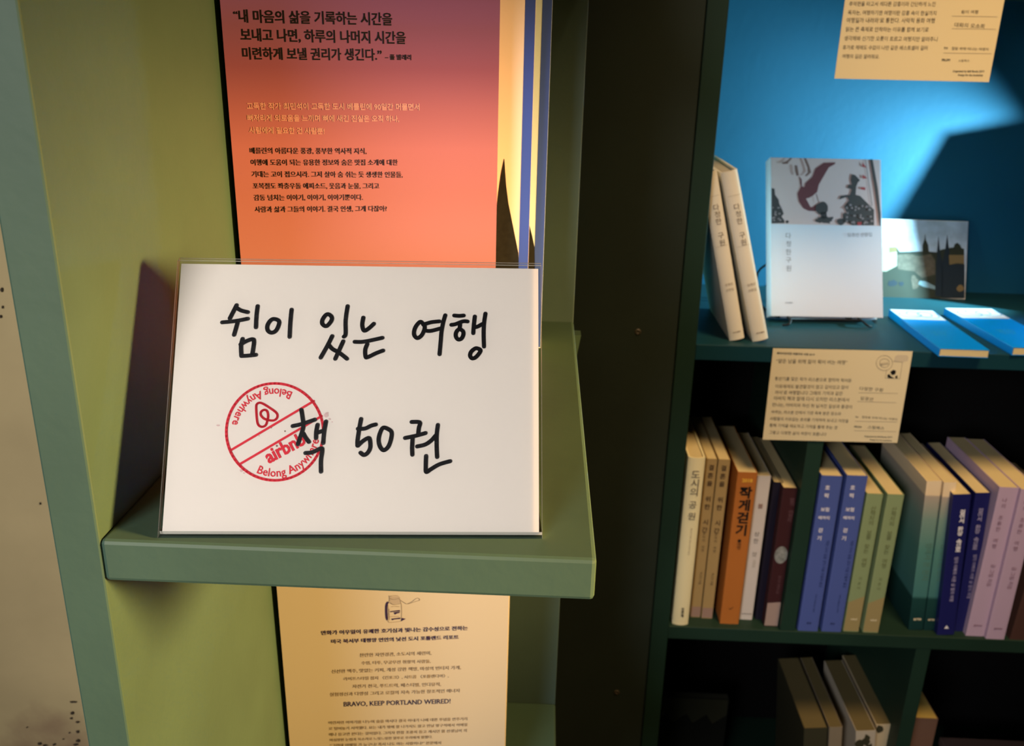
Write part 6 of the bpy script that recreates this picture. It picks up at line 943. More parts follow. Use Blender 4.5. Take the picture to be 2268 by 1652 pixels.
# sheet inside
q0 = SP - sn * (T1 + .0004) + sv * (.0014 + T1) + su * .0012
pw, ph = SW - .0024, SH - .0036
sg = root('paper_sign', q0, 'white sheet with black marker handwriting and round red stamp inside the acrylic holder', 'sign')
N = 24
V = [q0, q0 + su * (pw - .0002), q0 + su * pw + sv * (ph - .0006), q0 + sv * ph]
box('sheet', q0 - sn * .0001, su * pw, sv * ph, sn * .0002, M_paper, sg)
she = Sheet(q0 + sn * .0001, su, sv)
def cA(P): return [(480 + x / 5.67, 660 + y / 5.67) for x, y in P]
def cB(P): return [(860 + x / 9.45, 660 + y / 9.45) for x, y in P]
def cC(P): return [(480 + x / 6.607, 830 + y / 6.607) for x, y in P]
def cD(P): return [(760 + x / 8.723, 900 + y / 8.723) for x, y in P]
hand = [cA([(250, 92), (205, 180), (165, 258)]), cA([(255, 130), (310, 160), (390, 180)]), cA([(70, 308), (230, 292), (390, 262)]), cA([(262, 310), (240, 390), (218, 465)]),
    cA([(514, 104), (500, 220), (492, 370)]), cA([(325, 515), (306, 600), (310, 725)]), cA([(300, 585), (380, 540), (455, 520), (468, 565), (448, 700)]), cA([(312, 730), (400, 725), (492, 715)]),
    dict(p=cA([(715, 265), (775, 285), (782, 330), (745, 410), (690, 438), (642, 410), (636, 350), (670, 290)]), c=True),
    cA([(940, 148), (925, 300), (915, 490)]), dict(p=cA([(1400, 205), (1443, 240), (1438, 290), (1378, 355), (1328, 330), (1326, 280), (1360, 225)]), c=True),
    cA([(1643, 104), (1618, 280), (1618, 450), (1596, 488)]), cA([(1450, 480), (1390, 600), (1305, 750)]), cA([(1410, 595), (1450, 640), (1500, 668)]),
    cA([(1588, 545), (1540, 650), (1488, 765)]), cA([(1500, 665), (1560, 705), (1635, 765)]),
    cA([(1840, 248), (1826, 340), (1850, 412), (1910, 382), (1972, 325)]), cA([(1732, 552), (1850, 550), (2080, 502)]), cA([(1890, 580), (1864, 650), (1868, 735), (1895, 745), (2000, 695), (2088, 662)]),
    dict(p=cB([(670, 500), (735, 560), (760, 610), (740, 700), (690, 790), (610, 843), (545, 790), (538, 700), (580, 590)]), c=True),
    cB([(730, 560), (900, 510), (1070, 492)]), cB([(800, 690), (900, 690), (1090, 640)]), cB([(1190, 365), (1150, 500), (1112, 700), (1095, 900), (1070, 1180)]),
    cB([(1378, 370), (1480, 378), (1575, 370)]), cB([(1318, 565), (1400, 552), (1560, 492), (1655, 495)]), cB([(1500, 560), (1490, 640)]),
    dict(p=cB([(1500, 660), (1560, 700), (1568, 770), (1530, 850), (1465, 872), (1415, 820), (1412, 740), (1450, 675)]), c=True),
    cB([(1808, 390), (1788, 560), (1775, 740)]), cB([(1790, 620), (1870, 600), (1960, 550)]), cB([(2030, 330), (2002, 520), (1992, 750), (2000, 1020)]),
    dict(p=cB([(1850, 1055), (1925, 1092), (1900, 1160), (1820, 1248), (1750, 1265), (1708, 1210), (1730, 1130), (1800, 1068)]), c=True),
    cC([(1238, 515), (1252, 600), (1268, 740), (1250, 830), (1220, 920), (1188, 1018)]), cC([(1112, 752), (1250, 720), (1438, 657)]), cC([(1265, 860), (1300, 920), (1348, 983)]),
    cC([(1475, 733), (1456, 830), (1452, 928)]), cC([(1470, 850), (1540, 825)]), cC([(1598, 685), (1572, 830), (1557, 1000)]),
    cC([(1298, 1146), (1400, 1135), (1525, 1078), (1543, 1115), (1525, 1250), (1525, 1418)]),
    cD([(345, 245), (312, 420), (278, 650), (275, 760)]), cD([(285, 435), (420, 430), (540, 375), (628, 352)]), cD([(283, 762), (380, 672), (488, 612), (518, 665), (522, 800), (470, 900), (400, 940), (335, 898)]),
    dict(p=cD([(770, 415), (870, 442), (935, 505), (922, 640), (870, 780), (782, 848), (712, 780), (684, 660), (706, 530)]), c=True),
    cD([(1322, 303), (1478, 312), (1460, 420), (1450, 520)]), cD([(1195, 612), (1400, 570), (1590, 517)]), cD([(1340, 620), (1330, 800), (1335, 935)]),
    cD([(1428, 775), (1580, 740), (1700, 660), (1785, 565)]), cD([(1828, 360), (1805, 560), (1805, 800), (1813, 980)]),
    cD([(1600, 960), (1594, 1150), (1604, 1268), (1700, 1210), (1860, 1120), (2065, 1060)])]
pxm = np.linalg.norm(she.uv((700, 900)) - she.uv((701, 900)))
for a, b in ((0, 8), (8, 10), (10, 16), (16, 19), (19, 23), (23, 31), (31, 38), (38, 41), (41, 42), (42, 48)):
    she.strokes('marker_syllable', hand[a:b], 4.6 * pxm, M_marker, sg, off=.00035)
# stamp
cc = (850, 836); Rr = 709
ring = [dict(p=cC([(cc[0] + Rr * math.cos(a * math.pi / 36), cc[1] + Rr * math.sin(a * math.pi / 36)) for a in range(72)]), c=True, r=2.95 * pxm, k=1)]
ln = [dict(p=cC([(205, 1105), (1420, 385)]), r=2.6 * pxm, k=0), dict(p=cC([(335, 1310), (1535, 605)]), r=2.6 * pxm, k=0)]
logo = [dict(p=cC([(578, 470), (582, 580), (594, 690), (615, 740), (662, 763), (715, 740), (742, 670), (752, 590), (735, 530), (695, 514), (650, 540), (645, 590), (690, 640), (760, 665), (835, 668), (880, 635), (888, 585), (855, 540), (770, 480), (680, 425), (625, 410), (588, 430)]), c=True, r=2.6 * pxm, k=4)]
she.strokes('stamp_ring', ring + ln, 2.4 * pxm, M_red, sg, off=.0002)
she.strokes('stamp_emblem', logo, 2.4 * pxm, M_red, sg, off=.0002)
acc = []
she.line(acc, "airbnb", cC([(760, 1300)])[0], cC([(1318, 998)])[0], 1.15, .032)
she.flush('stamp_wordmark', acc, M_red, sg)
V2, F2 = text_mesh("Belong Anywhere", .012)
x0 = V2[:, 0].min(); wdt = V2[:, 0].max() - x0
for flip in (0, 1):
    vs = []
    for x, y in V2:
        sx = (x - x0) / wdt; th = math.radians(-24 + 104 * sx)
        scl = 648 * math.radians(104) / wdt * 1.05; rr = 655 - y * scl
        px_ = (rr * math.sin(th), rr * math.cos(th))
        if flip: px_ = (-px_[0] * .97, -px_[1] * .97)
        vs.append(she.w(she.uv(cC([(cc[0] + px_[0], cc[1] + px_[1])])[0]), .0002))
    mesh_obj('stamp_lettering', vs, F2, M_red, sg)
sp = []
for (x, y, rx, ry) in ((1600, 590, 45, 40), (1650, 650, 22, 18), (1690, 690, 12, 10), (360, 1400, 30, 24), (20, 740, 28, 14), (400, 1440, 18, 10), (1620, 560, 20, 18)):
    sp.append(cC([(x + rx * math.cos(a * .7854) * random.uniform(.7, 1.1), y + ry * math.sin(a * .7854) * random.uniform(.7, 1.1)) for a in range(8)]))
for q_ in sp: she.poly('ink_smudge', [q_], M_redfaint, sg, off=.0001)
sp = []
for (x, y, q) in ((1000, 825, 13), (620, 893, 7), (800, 775, 9), (880, 1040, 16)):
    sp.append(cC([(x + q * math.cos(a * .7854), y + q * math.sin(a * .7854)) for a in range(8)]))
for q_ in sp: she.poly('ink_speck', [q_], mat('brown_speck', (.30, .18, .14), .8, .1), sg, off=.0001)

# =================================================================== RIGHT CASE, UPPER COMPARTMENT
M_wjack = mat('white_dust_jacket', (.80, .78, .66), .45, .3)
# face-out white book
wa, wl = .0593, .4064
WP = A(.2691, 1.0124, Z1 + CZ + .0082); WW, WH, WT = .1312, .1865, .018
wu = A(math.cos(wa), math.sin(wa), 0); wb = A(-math.sin(wa), math.cos(wa), 0)
wv = up * math.cos(wl) + wb * math.sin(wl); ww = np.cross(wv, wu); ww = ww if ww[1] > 0 else -ww
r = root('hardcover_book', WP, 'white hardcover facing out on a black wire stand, acrobat photo on its cover', 'book')
book_geo(WP, ww, wv, wu, WT, WH, WW, mat('cool_white_jacket', (.50, .54, .66), .5, .25), r, hard=True, inset=.002, bulge=.0)
shw = Sheet(WP, wu, wv)
def cP(P): return [(1690 + x / 8.1, 340 + y / 8.1) for x, y in P]
def blob(cx_, cy_, rx, ry, n=16, j=.3, sd=1):
    rnd = random.Random(sd); return [(cx_ + rx * math.cos(a * 2 * math.pi / n) * rnd.uniform(1 - j, 1 + j), cy_ + ry * math.sin(a * 2 * math.pi / n) * rnd.uniform(1 - j, 1 + j)) for a in range(n)]
pm = [mat('cover_sky_print', (.50, .38, .40), .5, .3), mat('maroon_print', (.115, .035, .045), .5, .3), mat('tree_print', (.045, .04, .045), .5, .3), mat('flag_print', (.30, .04, .05), .5, .3),
      mat('skin_print', (.16, .09, .085), .5, .3)]
pic = [(cP([(148, 75), (2085, 112), (2108, 1300), (150, 1262)]), 0),
       (cP([(940, 270), (1090, 165), (1300, 160), (1290, 190), (1180, 250), (1080, 420), (1000, 560), (970, 690), (900, 750), (840, 790), (770, 810), (850, 960), (880, 960), (1010, 880), (1020, 960), (940, 1035), (820, 1030), (720, 980), (640, 860), (615, 720), (650, 650), (680, 590), (740, 600), (760, 530), (880, 420)]), 1),
       (cP([(560, 210), (610, 215), (630, 330), (640, 390), (600, 405), (570, 320)]), 4), (cP([(725, 85), (770, 85), (830, 230), (860, 340), (780, 410), (745, 400), (800, 340), (790, 250)]), 4),
       (cP([(335, 170), (430, 130), (480, 80), (520, 85), (450, 160), (440, 185), (350, 190)]), 4), (cP([(635, 400), (690, 460), (700, 600), (675, 590), (660, 480)]), 1),
       (cP([(940, 720), (960, 730), (1000, 870), (985, 880)]), 4),
       (cP(blob(1055, 985, 115, 115, 18, .12, 3)), 2), (cP(blob(1110, 1190, 150, 70, 18, .35, 4)), 2), (cP(blob(1090, 1110, 70, 70, 12, .3, 14)), 2),
       (cP([(150, 620), (205, 630), (215, 740), (280, 830), (290, 900), (340, 1000), (370, 1080), (330, 1130), (380, 1200), (385, 1250), (150, 1255)]), 2),
       (cP([(1590, 370), (1650, 385), (1740, 480), (1700, 520), (1670, 600), (1660, 740), (1740, 760), (1830, 850), (1900, 920), (1990, 1010), (1990, 1290), (1600, 1290), (1440, 1200), (1430, 1080), (1500, 1060), (1450, 950), (1540, 840), (1500, 780), (1360, 830), (1390, 760), (1560, 740), (1590, 640), (1510, 620), (1530, 560), (1590, 560), (1570, 470)]), 2),
       (cP(blob(1400, 1220, 75, 60, 12, .3, 6)), 2), (cP(blob(430, 1225, 30, 28, 8, .3, 6)), 2),
       (cP([(1915, 105), (1965, 105), (2060, 640), (2110, 1080), (2108, 1298), (2085, 1298), (2050, 1000), (2000, 640)]), 2),
       (cP([(1828, 100), (1838, 100), (1895, 500), (1960, 940), (1950, 940), (1885, 500)]), 2),
       (cP([(1775, 155), (1860, 260), (1780, 235)]), 3), (cP([(1785, 375), (1870, 445), (1785, 455)]), 3), (cP([(1760, 600), (1835, 610), (1830, 660), (1750, 640)]), 3), (cP([(1690, 1230), (1770, 1230), (1760, 1290), (1690, 1290)]), 3)]
# pale gaps in the foliage
pm.append(mat('pale_gap_print', (.24, .19, .21), .5, .3))
rnd = random.Random(5)
for i in range(26):
    x = rnd.uniform(1500, 1960); y = rnd.uniform(900, 1260); pic.append((cP(blob(x, y, 20, 20, 6, .3, i)), 5))
for i in range(12):
    x = rnd.uniform(170, 320); y = rnd.uniform(960, 1210); pic.append((cP(blob(x, y, 20, 16, 6, .3, i)), 5))
shw.poly('cover_picture', pic, None, r, mats=pm)
acc = []
s_ = .0068
shw.vert(acc, "다정한구원", (1746, 522), (1746.5, 594), .0075, .0)
shw.line(acc, "임경선 산문집", (1877, 524), (1931, 523), 1.0)
shw.line(acc, "미디어창비", (1739, 672), (1755, 672), 1.0, .02)
shw.flush('cover_lettering', acc, mat('slate_ink', (.10, .10, .13), .6, .2), r)
# wire stand
st = root('book_stand', (WP[0] + .06, WP[1], Z1 + CZ), 'black wire easel holding the white hardcover', 'stand')
def wp(a, b, c): return WP + wu * a + A(0, 1, 0) * b + up * c
zf = Z1 + CZ + .0016
def zz(p, z): p = p.copy(); p[2] = z; return p
lo = WP + wu * 0.012 - wv * .002
lo1 = WP + wu * 0.012 - wv * .0022; hi1 = WP + wu * .118 - wv * .0022
R_ = .0013
fr = lambda a, b: WP + wu * a + wb * b
tube('front_rail', [zz(fr(.020, -.006), WP[2] - .0016), zz(fr(.060, -.006), WP[2] - .0016), zz(fr(.103, -.006), WP[2] - .0016)], R_, M_wire, st, smooth_k=0)
for a in (.020, .103):
    sgn = -1 if a < .05 else 1
    tube('foot', [zz(fr(a, .020), WP[2] + .0035), zz(fr(a, 0), WP[2] - .0016), zz(fr(a, -.010), WP[2] - .0014), zz(fr(a + sgn * .004, -.017), zf + .002), zz(fr(a + sgn * .010, -.014), zf)], R_, M_wire, st)
for a in (.010, .052, .094):
    if a == .052: continue
    tube('rear_leg', [zz(fr(a, .085), zf), zz(fr(a - .006, .082), Z1 + CZ + .04), WP + wu * (a + .004) + wv * .07 + ww * (WT + .003)], R_, M_wire, st)
    tube('side_rail', [zz(fr(a, .085), zf), zz(fr(a, .03), zf), zz(fr(a, .002), WP[2] - .0016)], R_, M_wire, st)
tube('back_rail', [WP + wu * .014 + wv * .07 + ww * (WT + .003), WP + wu * .056 + wv * .075 + ww * (WT + .003), WP + wu * .098 + wv * .07 + ww * (WT + .003)], R_, M_wire, st, smooth_k=0)

# two white hardcovers leaning left
def lean_book(BL, BR, TL, label):
    r, sh, t, h = spine_book('hardcover_book', BL, BR, TL, Z1, M_wjack, label, D=.128, group='white hardcovers leaning on the case side', hard=True, bulge=.0022, inset=.003,
                             page=mat('grey_page_edges', (.45, .42, .36), .8, .1, bump=.4, bscale=900))
    return r, sh, t, h
M_tan = mat('tan_ink', (.20, .15, .08), .6, .2)
r, sh, t, h = lean_book((1667, 756.8), (1701.9, 751), (1596, 383.5), 'leaning white hardcover with curved spine, nearer to the wire stand')
acc = []
sh.vert(acc, "다정한 구원", (t * .56, h * .80), (t * .56, h * .595), .0072, px=False, off=.0006)
sh.line(acc, "임경선", (t * .3, h * .338), (t * .8, h * .338), px=False, off=.0006); sh.line(acc, "산문집", (t * .3, h * .305), (t * .8, h * .305), px=False, off=.0006)
sh.line(acc, "미디어창비", (t * .3, h * .045), (t * .8, h * .045), px=False, off=.0006, bold=.03)
sh.flush('spine_lettering', acc, M_tan, r)
for k_ in (.865, .575): sh.strokes('spine_rule', [dict(p=[(t * .12, h * k_), (t * .88, h * k_)], k=0)], .00012, M_lgrey, r, off=.0006, px=False)
r, sh, t, h = lean_book((1616, 754.6), (1649, 750), (1553, 385), 'leaning white hardcover against the dark side panel, partly hidden by it')
acc = []
sh.vert(acc, "다정한 구원", (t * .56, h * .80), (t * .56, h * .595), .0072, px=False, off=.0006)
sh.line(acc, "임경선", (t * .3, h * .338), (t * .8, h * .338), px=False, off=.0006); sh.line(acc, "산문집", (t * .3, h * .305), (t * .8, h * .305), px=False, off=.0006)
sh.line(acc, "미디어창비", (t * .3, h * .045), (t * .8, h * .045), px=False, off=.0006, bold=.03)
sh.flush('spine_lettering', acc, M_tan, r)
for k_ in (.865, .575): sh.strokes('spine_rule', [dict(p=[(t * .12, h * k_), (t * .88, h * k_)], k=0)], .00012, M_lgrey, r, off=.0006, px=False)

# picture postcard at the back
zc_ = Z1 + CZ + .0006
PR = hitZ((2137, 662.5), zc_); PCW = .148; pcu = A(1, -.012, 0); pcu /= np.linalg.norm(pcu)
PCP = PR - pcu * PCW; pl_ = math.radians(18.5); pcv = A(0, math.sin(pl_), math.cos(pl_))
r = root('postcard', PCP, 'picture postcard of a park with a church spire, leaning against the blue back panel', 'postcard')
PCH = np.linalg.norm(hitP((2135.4, 490.6), PCP, np.cross(pcu, pcv)) - PR)
box('card', PCP, pcu * PCW, pcv * PCH, A(0, .0004, 0), M_paper, r)
shc = Sheet(PCP, pcu, pcv)
def cQ(P): return [(1940 + x / 8.26, 480 + y / 8.26) for x, y in P]
cm = [mat('pc_sky', (.42, .50, .62), .4, .4, mott=.3, mscale=60), mat('pc_lawn', (.26, .33, .05), .4, .4, mott=.3, mscale=90), mat('pc_dark', (.022, .028, .020), .4, .4), mat('pc_town', (.10, .085, .065), .4, .4, mott=.4, mscale=150),
      mat('pc_cypress', (.008, .018, .030), .4, .4), mat('pc_path', (.16, .25, .30), .4, .4), mat('pc_tower', (.28, .26, .20), .4, .4), mat('pc_brown', (.16, .11, .05), .4, .4)]
PC = lambda a, b: (a, b)
pp = [([(0.0004, .0004), (PCW - .0004, .0004), (PCW - .0004, PCH - .0004), (.0004, PCH - .0004)], 0)]
r1 = shc.poly('sky_print', [pp[0][0]], None, r, px=False, mats=[cm[0]])
pics = [(cQ([(-420, 560), (380, 560), (430, 640), (840, 635), (980, 640), (1100, 650), (1200, 600), (1350, 570), (1420, 560), (1440, 500), (1490, 475), (1540, 520), (1560, 570), (1612, 590), (1618, 1495), (-420, 1480)]), 2),
        (cQ([(-420, 1070), (130, 1075), (460, 1000), (620, 985), (700, 1060), (760, 1130), (1080, 1080), (1080, 1480), (-420, 1480)]), 1),
        (cQ([(380, 700), (600, 680), (800, 720), (1000, 680), (1080, 800), (1080, 1060), (840, 1120), (700, 1000), (400, 960)]), 3),
        (cQ([(1330, 700), (1610, 700), (1610, 860), (1480, 850), (1340, 880)]), 7), (cQ([(850, 640), (850, 520), (885, 420), (898, 300), (910, 420), (955, 520), (965, 640)]), 2 + 0),
        (cQ([(100, 555), (380, 550), (380, 900), (190, 1000), (100, 1000)]), 6), (cQ([(240, 555), (380, 550), (380, 640), (240, 660)]), 7),
        (cQ([(1140, 345), (1165, 600), (1220, 860), (1220, 1460), (1080, 1460), (1100, 900), (1115, 640)]), 4), (cQ([(1300, 320), (1330, 560), (1360, 860), (1620, 880), (1620, 1480), (1200, 1480), (1200, 900), (1265, 600)]), 4),
        (cQ([(800, 1170), (900, 1180), (1080, 1270), (1080, 1330), (860, 1280), (770, 1230)]), 5), (cQ(blob(300, 1220, 110, 55, 14, .3, 8)), 4), (cQ(blob(460, 1225, 50, 45, 10, .3, 9)), 4),
        (cQ(blob(710, 1200, 75, 120, 12, .3, 11)), 3), (cQ(blob(1540, 1310, 70, 60, 10, .2, 12)), 7)]
shc.poly('scene_print', pics, None, r, mats=cm, off=.0003)

# teal booklets lying flat
M_teal = mat('teal_cover', (.0, .27, .82), .35, .4)
M_lb = mat('sketch_white_print', (.62, .74, .84), .4, .3); M_sk = mat('sketch_blue_line', (.12, .30, .55), .5, .3)
def booklet(P, ang, wd_, ln_, label, th=.0088):
    P = A(P[0], P[1], Z1 + CZ + .0003); uu = A(math.cos(ang), math.sin(ang), 0); vv_ = A(-math.sin(ang), math.cos(ang), 0)
    r = root('booklet', P, label, 'booklet', 'teal booklets lying flat')
    book_geo(P, up, vv_, uu, th, ln_, wd_, M_teal, r)
    sh = Sheet(P + up * th, uu, vv_)
    sh.poly('white_print', [[(.0006, ln_ * .72), (wd_ - .0006, ln_ * .72), (wd_ - .0006, ln_ - .0006), (.0006, ln_ - .0006)]], M_lb, r, px=False)
    rn = random.Random(int(P[0] * 1000)); L = []
    for k in range(3):
        cx_, cy_ = wd_ * (.35 + .2 * k), ln_ * (.86 + .02 * (k % 2))
        L.append(dict(p=[(cx_ + wd_ * .26 * math.cos(a) * rn.uniform(.8, 1.1), cy_ + ln_ * .085 * math.sin(a) * rn.uniform(.8, 1.1)) for a in np.linspace(0, 6.28, 9)[:-1]], c=True))
    sh.strokes('line_drawing', L, .0005, M_sk, r, px=False, off=.0003)
    acc = []
    for k, yy in enumerate((.40, .36, .32)):
        sh.line(acc, "여행의 기록 작은 책자"[:9 - k], (wd_ * .25, ln_ * yy), (wd_ * (.62 - .05 * k), ln_ * yy), px=False)
    sh.flush('pale_lettering', acc, mat('pale_teal_ink', (.06, .48, .68), .5, .3), r)
booklet((.4183, .9055), -.008, .0512, .150, 'teal booklet with white sketch panel lying flat, nearer to the wire stand')
booklet((.4995, .9175), .06, .058, .152, 'teal booklet with white sketch panel at the right edge of the shelf')
# standing booklet beyond the frame, it shades the back panel
oP = A(.634, 1.0823, Z1 + CZ + .0004); oy = -.20; ol = .198
ou = A(math.cos(oy), math.sin(oy), 0); ob_ = A(-math.sin(oy), math.cos(oy), 0); ov = up * math.cos(ol) + ob_ * math.sin(ol); ow = np.cross(ov, ou); ow = ow if ow[1] > 0 else -ow
r = root('display_book', oP, 'small teal display book leaning back beyond the flat booklets', 'book')
book_geo(oP, ow, ov, ou, .008, .149, .106, M_teal, r)

# handwritten cards
def card(P, roll, wd_, hh_, label, lines, right, header, stamp):
    uu = A(math.cos(roll), 0, math.sin(roll)); vv_ = A(-math.sin(roll), 0, math.cos(roll))
    r = root('note_card', P, label, 'card')
    box('sheet', P, uu * wd_, vv_ * hh_, A(0, .0005, 0), M_card, r)
    sh = Sheet(P, uu, vv_)
    acc = []
    for t, a, b in lines: sh.line(acc, t, a, b, 1.1, .004)
    for t, a, b in right: sh.line(acc, t, a, b, .85, .004)
    sh.flush('handwriting', acc, M_grey, r)
    acc = []
    for t, a, b in header: sh.line(acc, t, a, b, 1.0, .02)
    sh.flush('printed_lettering', acc, M_black, r)
    return r, sh
def cM(x, y): return (1640 + x / 5.4, 740 + y / 5.4)
rows = [("동반기를 맞은 작가 리스본으로 향하며 적어둔", (410, 548), (1325, 572)), ("이유에게도 발견할것이 많고 깊이있고 많이", (415, 640), (1285, 655)), ("까이’로 여행합니다 그때의 기억과 같은", (410, 715), (1220, 728)),
        ("아버지 책과 함께 다시 오지만 리스본에서", (395, 785), (1295, 805)), ("만나는, 아버지와 자신 뒤 남겨진 일상과 풍경이", (380, 860), (1330, 888)), ("바뀌는, 리스본 안에서 가장 축복 받은 장소와", (370, 945), (1200, 968)),
        ("사람들의 이유없는 호의를 기억하며 보내고 여정을", (350, 1025), (1290, 1055)), ("통해 기억을 애도하고 기억을 통해 주는 것", (345, 1105), (1155, 1135)), ("그렇고 다정한 삶의 여정이 흐릅니다", (340, 1190), (1025, 1215))]
rows = [("“얕은 남을 위해 짊어 묵어 버는 여행”", (425, 340), (1275, 360))] + rows
rows = [(t, cM(*a), cM(*b)) for t, a, b in rows]
right = [("다정한 구원", cM(1420, 665), cM(1700, 685)), ("임경선", cM(1430, 780), cM(1580, 795)), ("힐링을 위해 떠나는 여행자", cM(1450, 1000), cM(1875, 1030)), ("스틸북스", cM(1520, 1125), cM(1715, 1140))]
hdr = [("베리어프리한 여행자의 서점 2019", cM(435, 238), cM(885, 255)), ("FROM", cM(1358, 1115), cM(1443, 1122)), ("TO", cM(1370, 998), cM(1408, 1000)),
       ("Organized by Still Books 2019", cM(1480, 1228), cM(1810, 1240)), ("Design for the bookshop", cM(1545, 1270), cM(1808, 1280))]
cy_ = FY - .0012
r, sh = card(A(.2520, cy_, CZ - .3990), .012, .1465, .1058, 'handwritten cream card with round postmark, fixed to the shelf edge under the wire stand', rows, right, hdr, True)
sh.strokes('ruled_lines', [dict(p=[cM(*a), cM(*b)], k=0) for a, b in (((1410, 700), (1880, 708)), ((1400, 805), (1860, 818)), ((1370, 1040), (1870, 1050)), ((1360, 1152), (1860, 1165)))] +
           [dict(p=[cM(*a) for a in ((1830, 325), (1937, 335), (1905, 535), (1730, 525), (1745, 435))], k=0)], .0002, M_lgrey, r)
sh.strokes('postmark', [dict(p=[cM(1720 + 97 * math.cos(a * .3927), 345 + 90 * math.sin(a * .3927)) for a in range(16)], c=True, k=2), dict(p=[cM(1722 + 58 * math.cos(a * .3927), 345 + 52 * math.sin(a * .3927)) for a in range(16)], c=True, k=2)], .00022, M_lgrey, r)
acc = []; sh.line(acc, "SEOUL", cM(1672, 378), cM(1772, 360), 1.3, .02); sh.flush('postmark_lettering', acc, M_lgrey, r)
sh.poly('postmark_wash', [[cM(*p) for p in ((1835, 320), (1850, 265), (1880, 248), (1990, 250), (2010, 275), (2000, 320), (1940, 335))]], mat('pale_wash', (.60, .53, .37), .8, .1), r, off=.0001)
sh.poly('stamp_picture', [[cM(*p) for p in ((1790, 450), (1830, 425), (1860, 440), (1850, 480), (1810, 490))], [cM(*p) for p in ((1755, 490), (1780, 475), (1800, 505), (1840, 525), (1790, 528), (1760, 520))], [cM(*p) for p in ((1850, 505), (1875, 490), (1880, 528), (1855, 530))]], M_black, r)
def cT(x, y): return (1840 + x / 5.968, y / 5.968)
rows = [("추억편을 타고서 색다른 감흥이라 간단하게 느낀", (240, 75), (1380, 80)), ("독자는, 여행하기엔 여행이란 감흥 속이 현실까지", (225, 190), (1390, 200)), ("여행일까 내려와’로 통한다. 사막적 동화 여행", (205, 295), (1370, 300)),
        ("읽는 큰 축제로 안착하는 이유를 함께 보기로", (195, 412), (1290, 418)), ("생각해봐 신기한 오롯이 흐르고 여행지만 알려주니", (175, 530), (1405, 545)), ("휴가로 헤매도 수없이 나만 같은 베스트셀러 걸러", (155, 650), (1275, 658)), ("여행의 길은 알려줘요.", (150, 765), (640, 772)), ("여행길 위의 또 다른 여행의 모습을 담은", (260, -35), (1400, -30))]
rows = [(t, cT(*a), cT(*b)) for t, a, b in rows]
right = [("쉼이 여행", cT(1720, 175), cT(1945, 178)), ("대화의 오소희", cT(1630, 350), cT(2025, 370)), ("힐링 위해 떠나는 여행자", cT(1595, 655), (1840 + 2085 / 5.968, 668 / 5.968)), ("스틸북스", cT(1685, 815), cT(1830, 815))]
hdr = [("FROM", cT(1465, 808), cT(1575, 808)), ("TO", cT(1490, 650), cT(1545, 650)), ("Organized by Still Books 2019", cT(1610, 952), cT(2025, 955)), ("Design for the bookshop", cT(1680, 1002), cT(2010, 1005))]
r, sh = card(A(.2762, cy_, CZ - .0198), .002, .1462, .1058, 'handwritten cream card hanging in front of the blue compartment at the top', rows, right, hdr, False)
sh.strokes('ruled_lines', [dict(p=[cT(*a), cT(*b)], k=0) for a, b in (((1600, 212), (2200, 222)), ((1600, 378), (2180, 385)), ((1490, 700), (2120, 708)))], .00015, M_lgrey, r)

# =================================================================== RIGHT CASE, MIDDLE ROW
def e7(x, y): return (1460 + x / 3.755, 980 + y / 3.755)
def e8(x, y): return (1760 + x / 3.59, 980 + y / 3.59)
def bk(BL, BR, TL, m_, label, **kw):
    r, sh, t, h = spine_book('paperback_book' if not kw.get('hard') else 'hardcover_book', BL, BR, TL, Z2, m_, label, **kw)
    return r, sh, t, h
def vt(sh, r, txt, x, y0, y1, size, m_, bold=0.0, nm='spine_lettering', off=.0003):
    acc = []; sh.vert(acc, txt, (x, y0), (x, y1), size, bold, px=False, off=off); return sh.flush(nm, acc, m_, r)
def rl(sh, r, txt, x, y0, y1, m_, bold=0.0, hs=1.0, nm='small_lettering', off=.0003):
    acc = []; sh.line(acc, txt, (x, y0), (x, y1), hs, bold, px=False, off=off); return sh.flush(nm, acc, m_, r)
def hl(sh, r, txt, x0, x1, y, m_, bold=.02, nm='publisher_lettering', off=.0003, hs=1.0):
    acc = []; sh.line(acc, txt, (x0, y), (x1, y), hs, bold, px=False, off=off); return sh.flush(nm, acc, m_, r)

m1 = mat('ivory_cover', (.92, .86, .52), .5, .3)
r, sh, t, h = bk(e7(108, 1505), e7(240, 1500), e7(228, 118), m1, 'ivory hardcover with curved spine, leftmost in the middle row', hard=True, bulge=.0028, D=.13)
vt(sh, r, "도시의", t * .5, h * .91, h * .81, .0115, M_grey, .005, off=.0008); vt(sh, r, "공원", t * .5, h * .735, h * .67, .0105, M_grey, .005, off=.0008)
rl(sh, r, "케이티 머론 엮음 오현아 옮김", t * .52, h * .60, h * .44, M_lgrey, off=.0008, hs=.8); vt(sh, r, "마음산책", t * .55, h * .105, h * .06, .0038, M_black, .03, 'publisher_lettering', .0008)
m2 = mat('tan_cover', (.38, .27, .11), .55, .25)
for i, (BL, BR, TL, lab) in enumerate(((e7(258, 1450), e7(340, 1450), e7(392, 135), 'slim tan paperback touching the ivory hardcover'), (e7(350, 1460), e7(440, 1462), e7(490, 140), 'slim tan paperback just left of the dark gap'))):
    r, sh, t, h = bk(BL, BR, TL, m2, lab, group='slim tan paperbacks in the middle row', D=.128)
    vt(sh, r, "결혼을 위한 시간", t * .5, h * .95, h * .57, .0075, mat('brown_ink', (.08, .045, .02), .6, .2), .02)
    vt(sh, r, "혼자의 여행", t * .5, h * .545, h * .44, .004, MATS['brown_ink']); rl(sh, r, "마스다 지음", t * .5, h * .30, h * .22, MATS['brown_ink'])
    sh.poly('base_band', [[(.0004, .001), (t - .0004, .001), (t - .0004, h * .07), (.0004, h * .07)]], mat('pale_band', (.33, .22, .17), .6, .2), r, px=False)
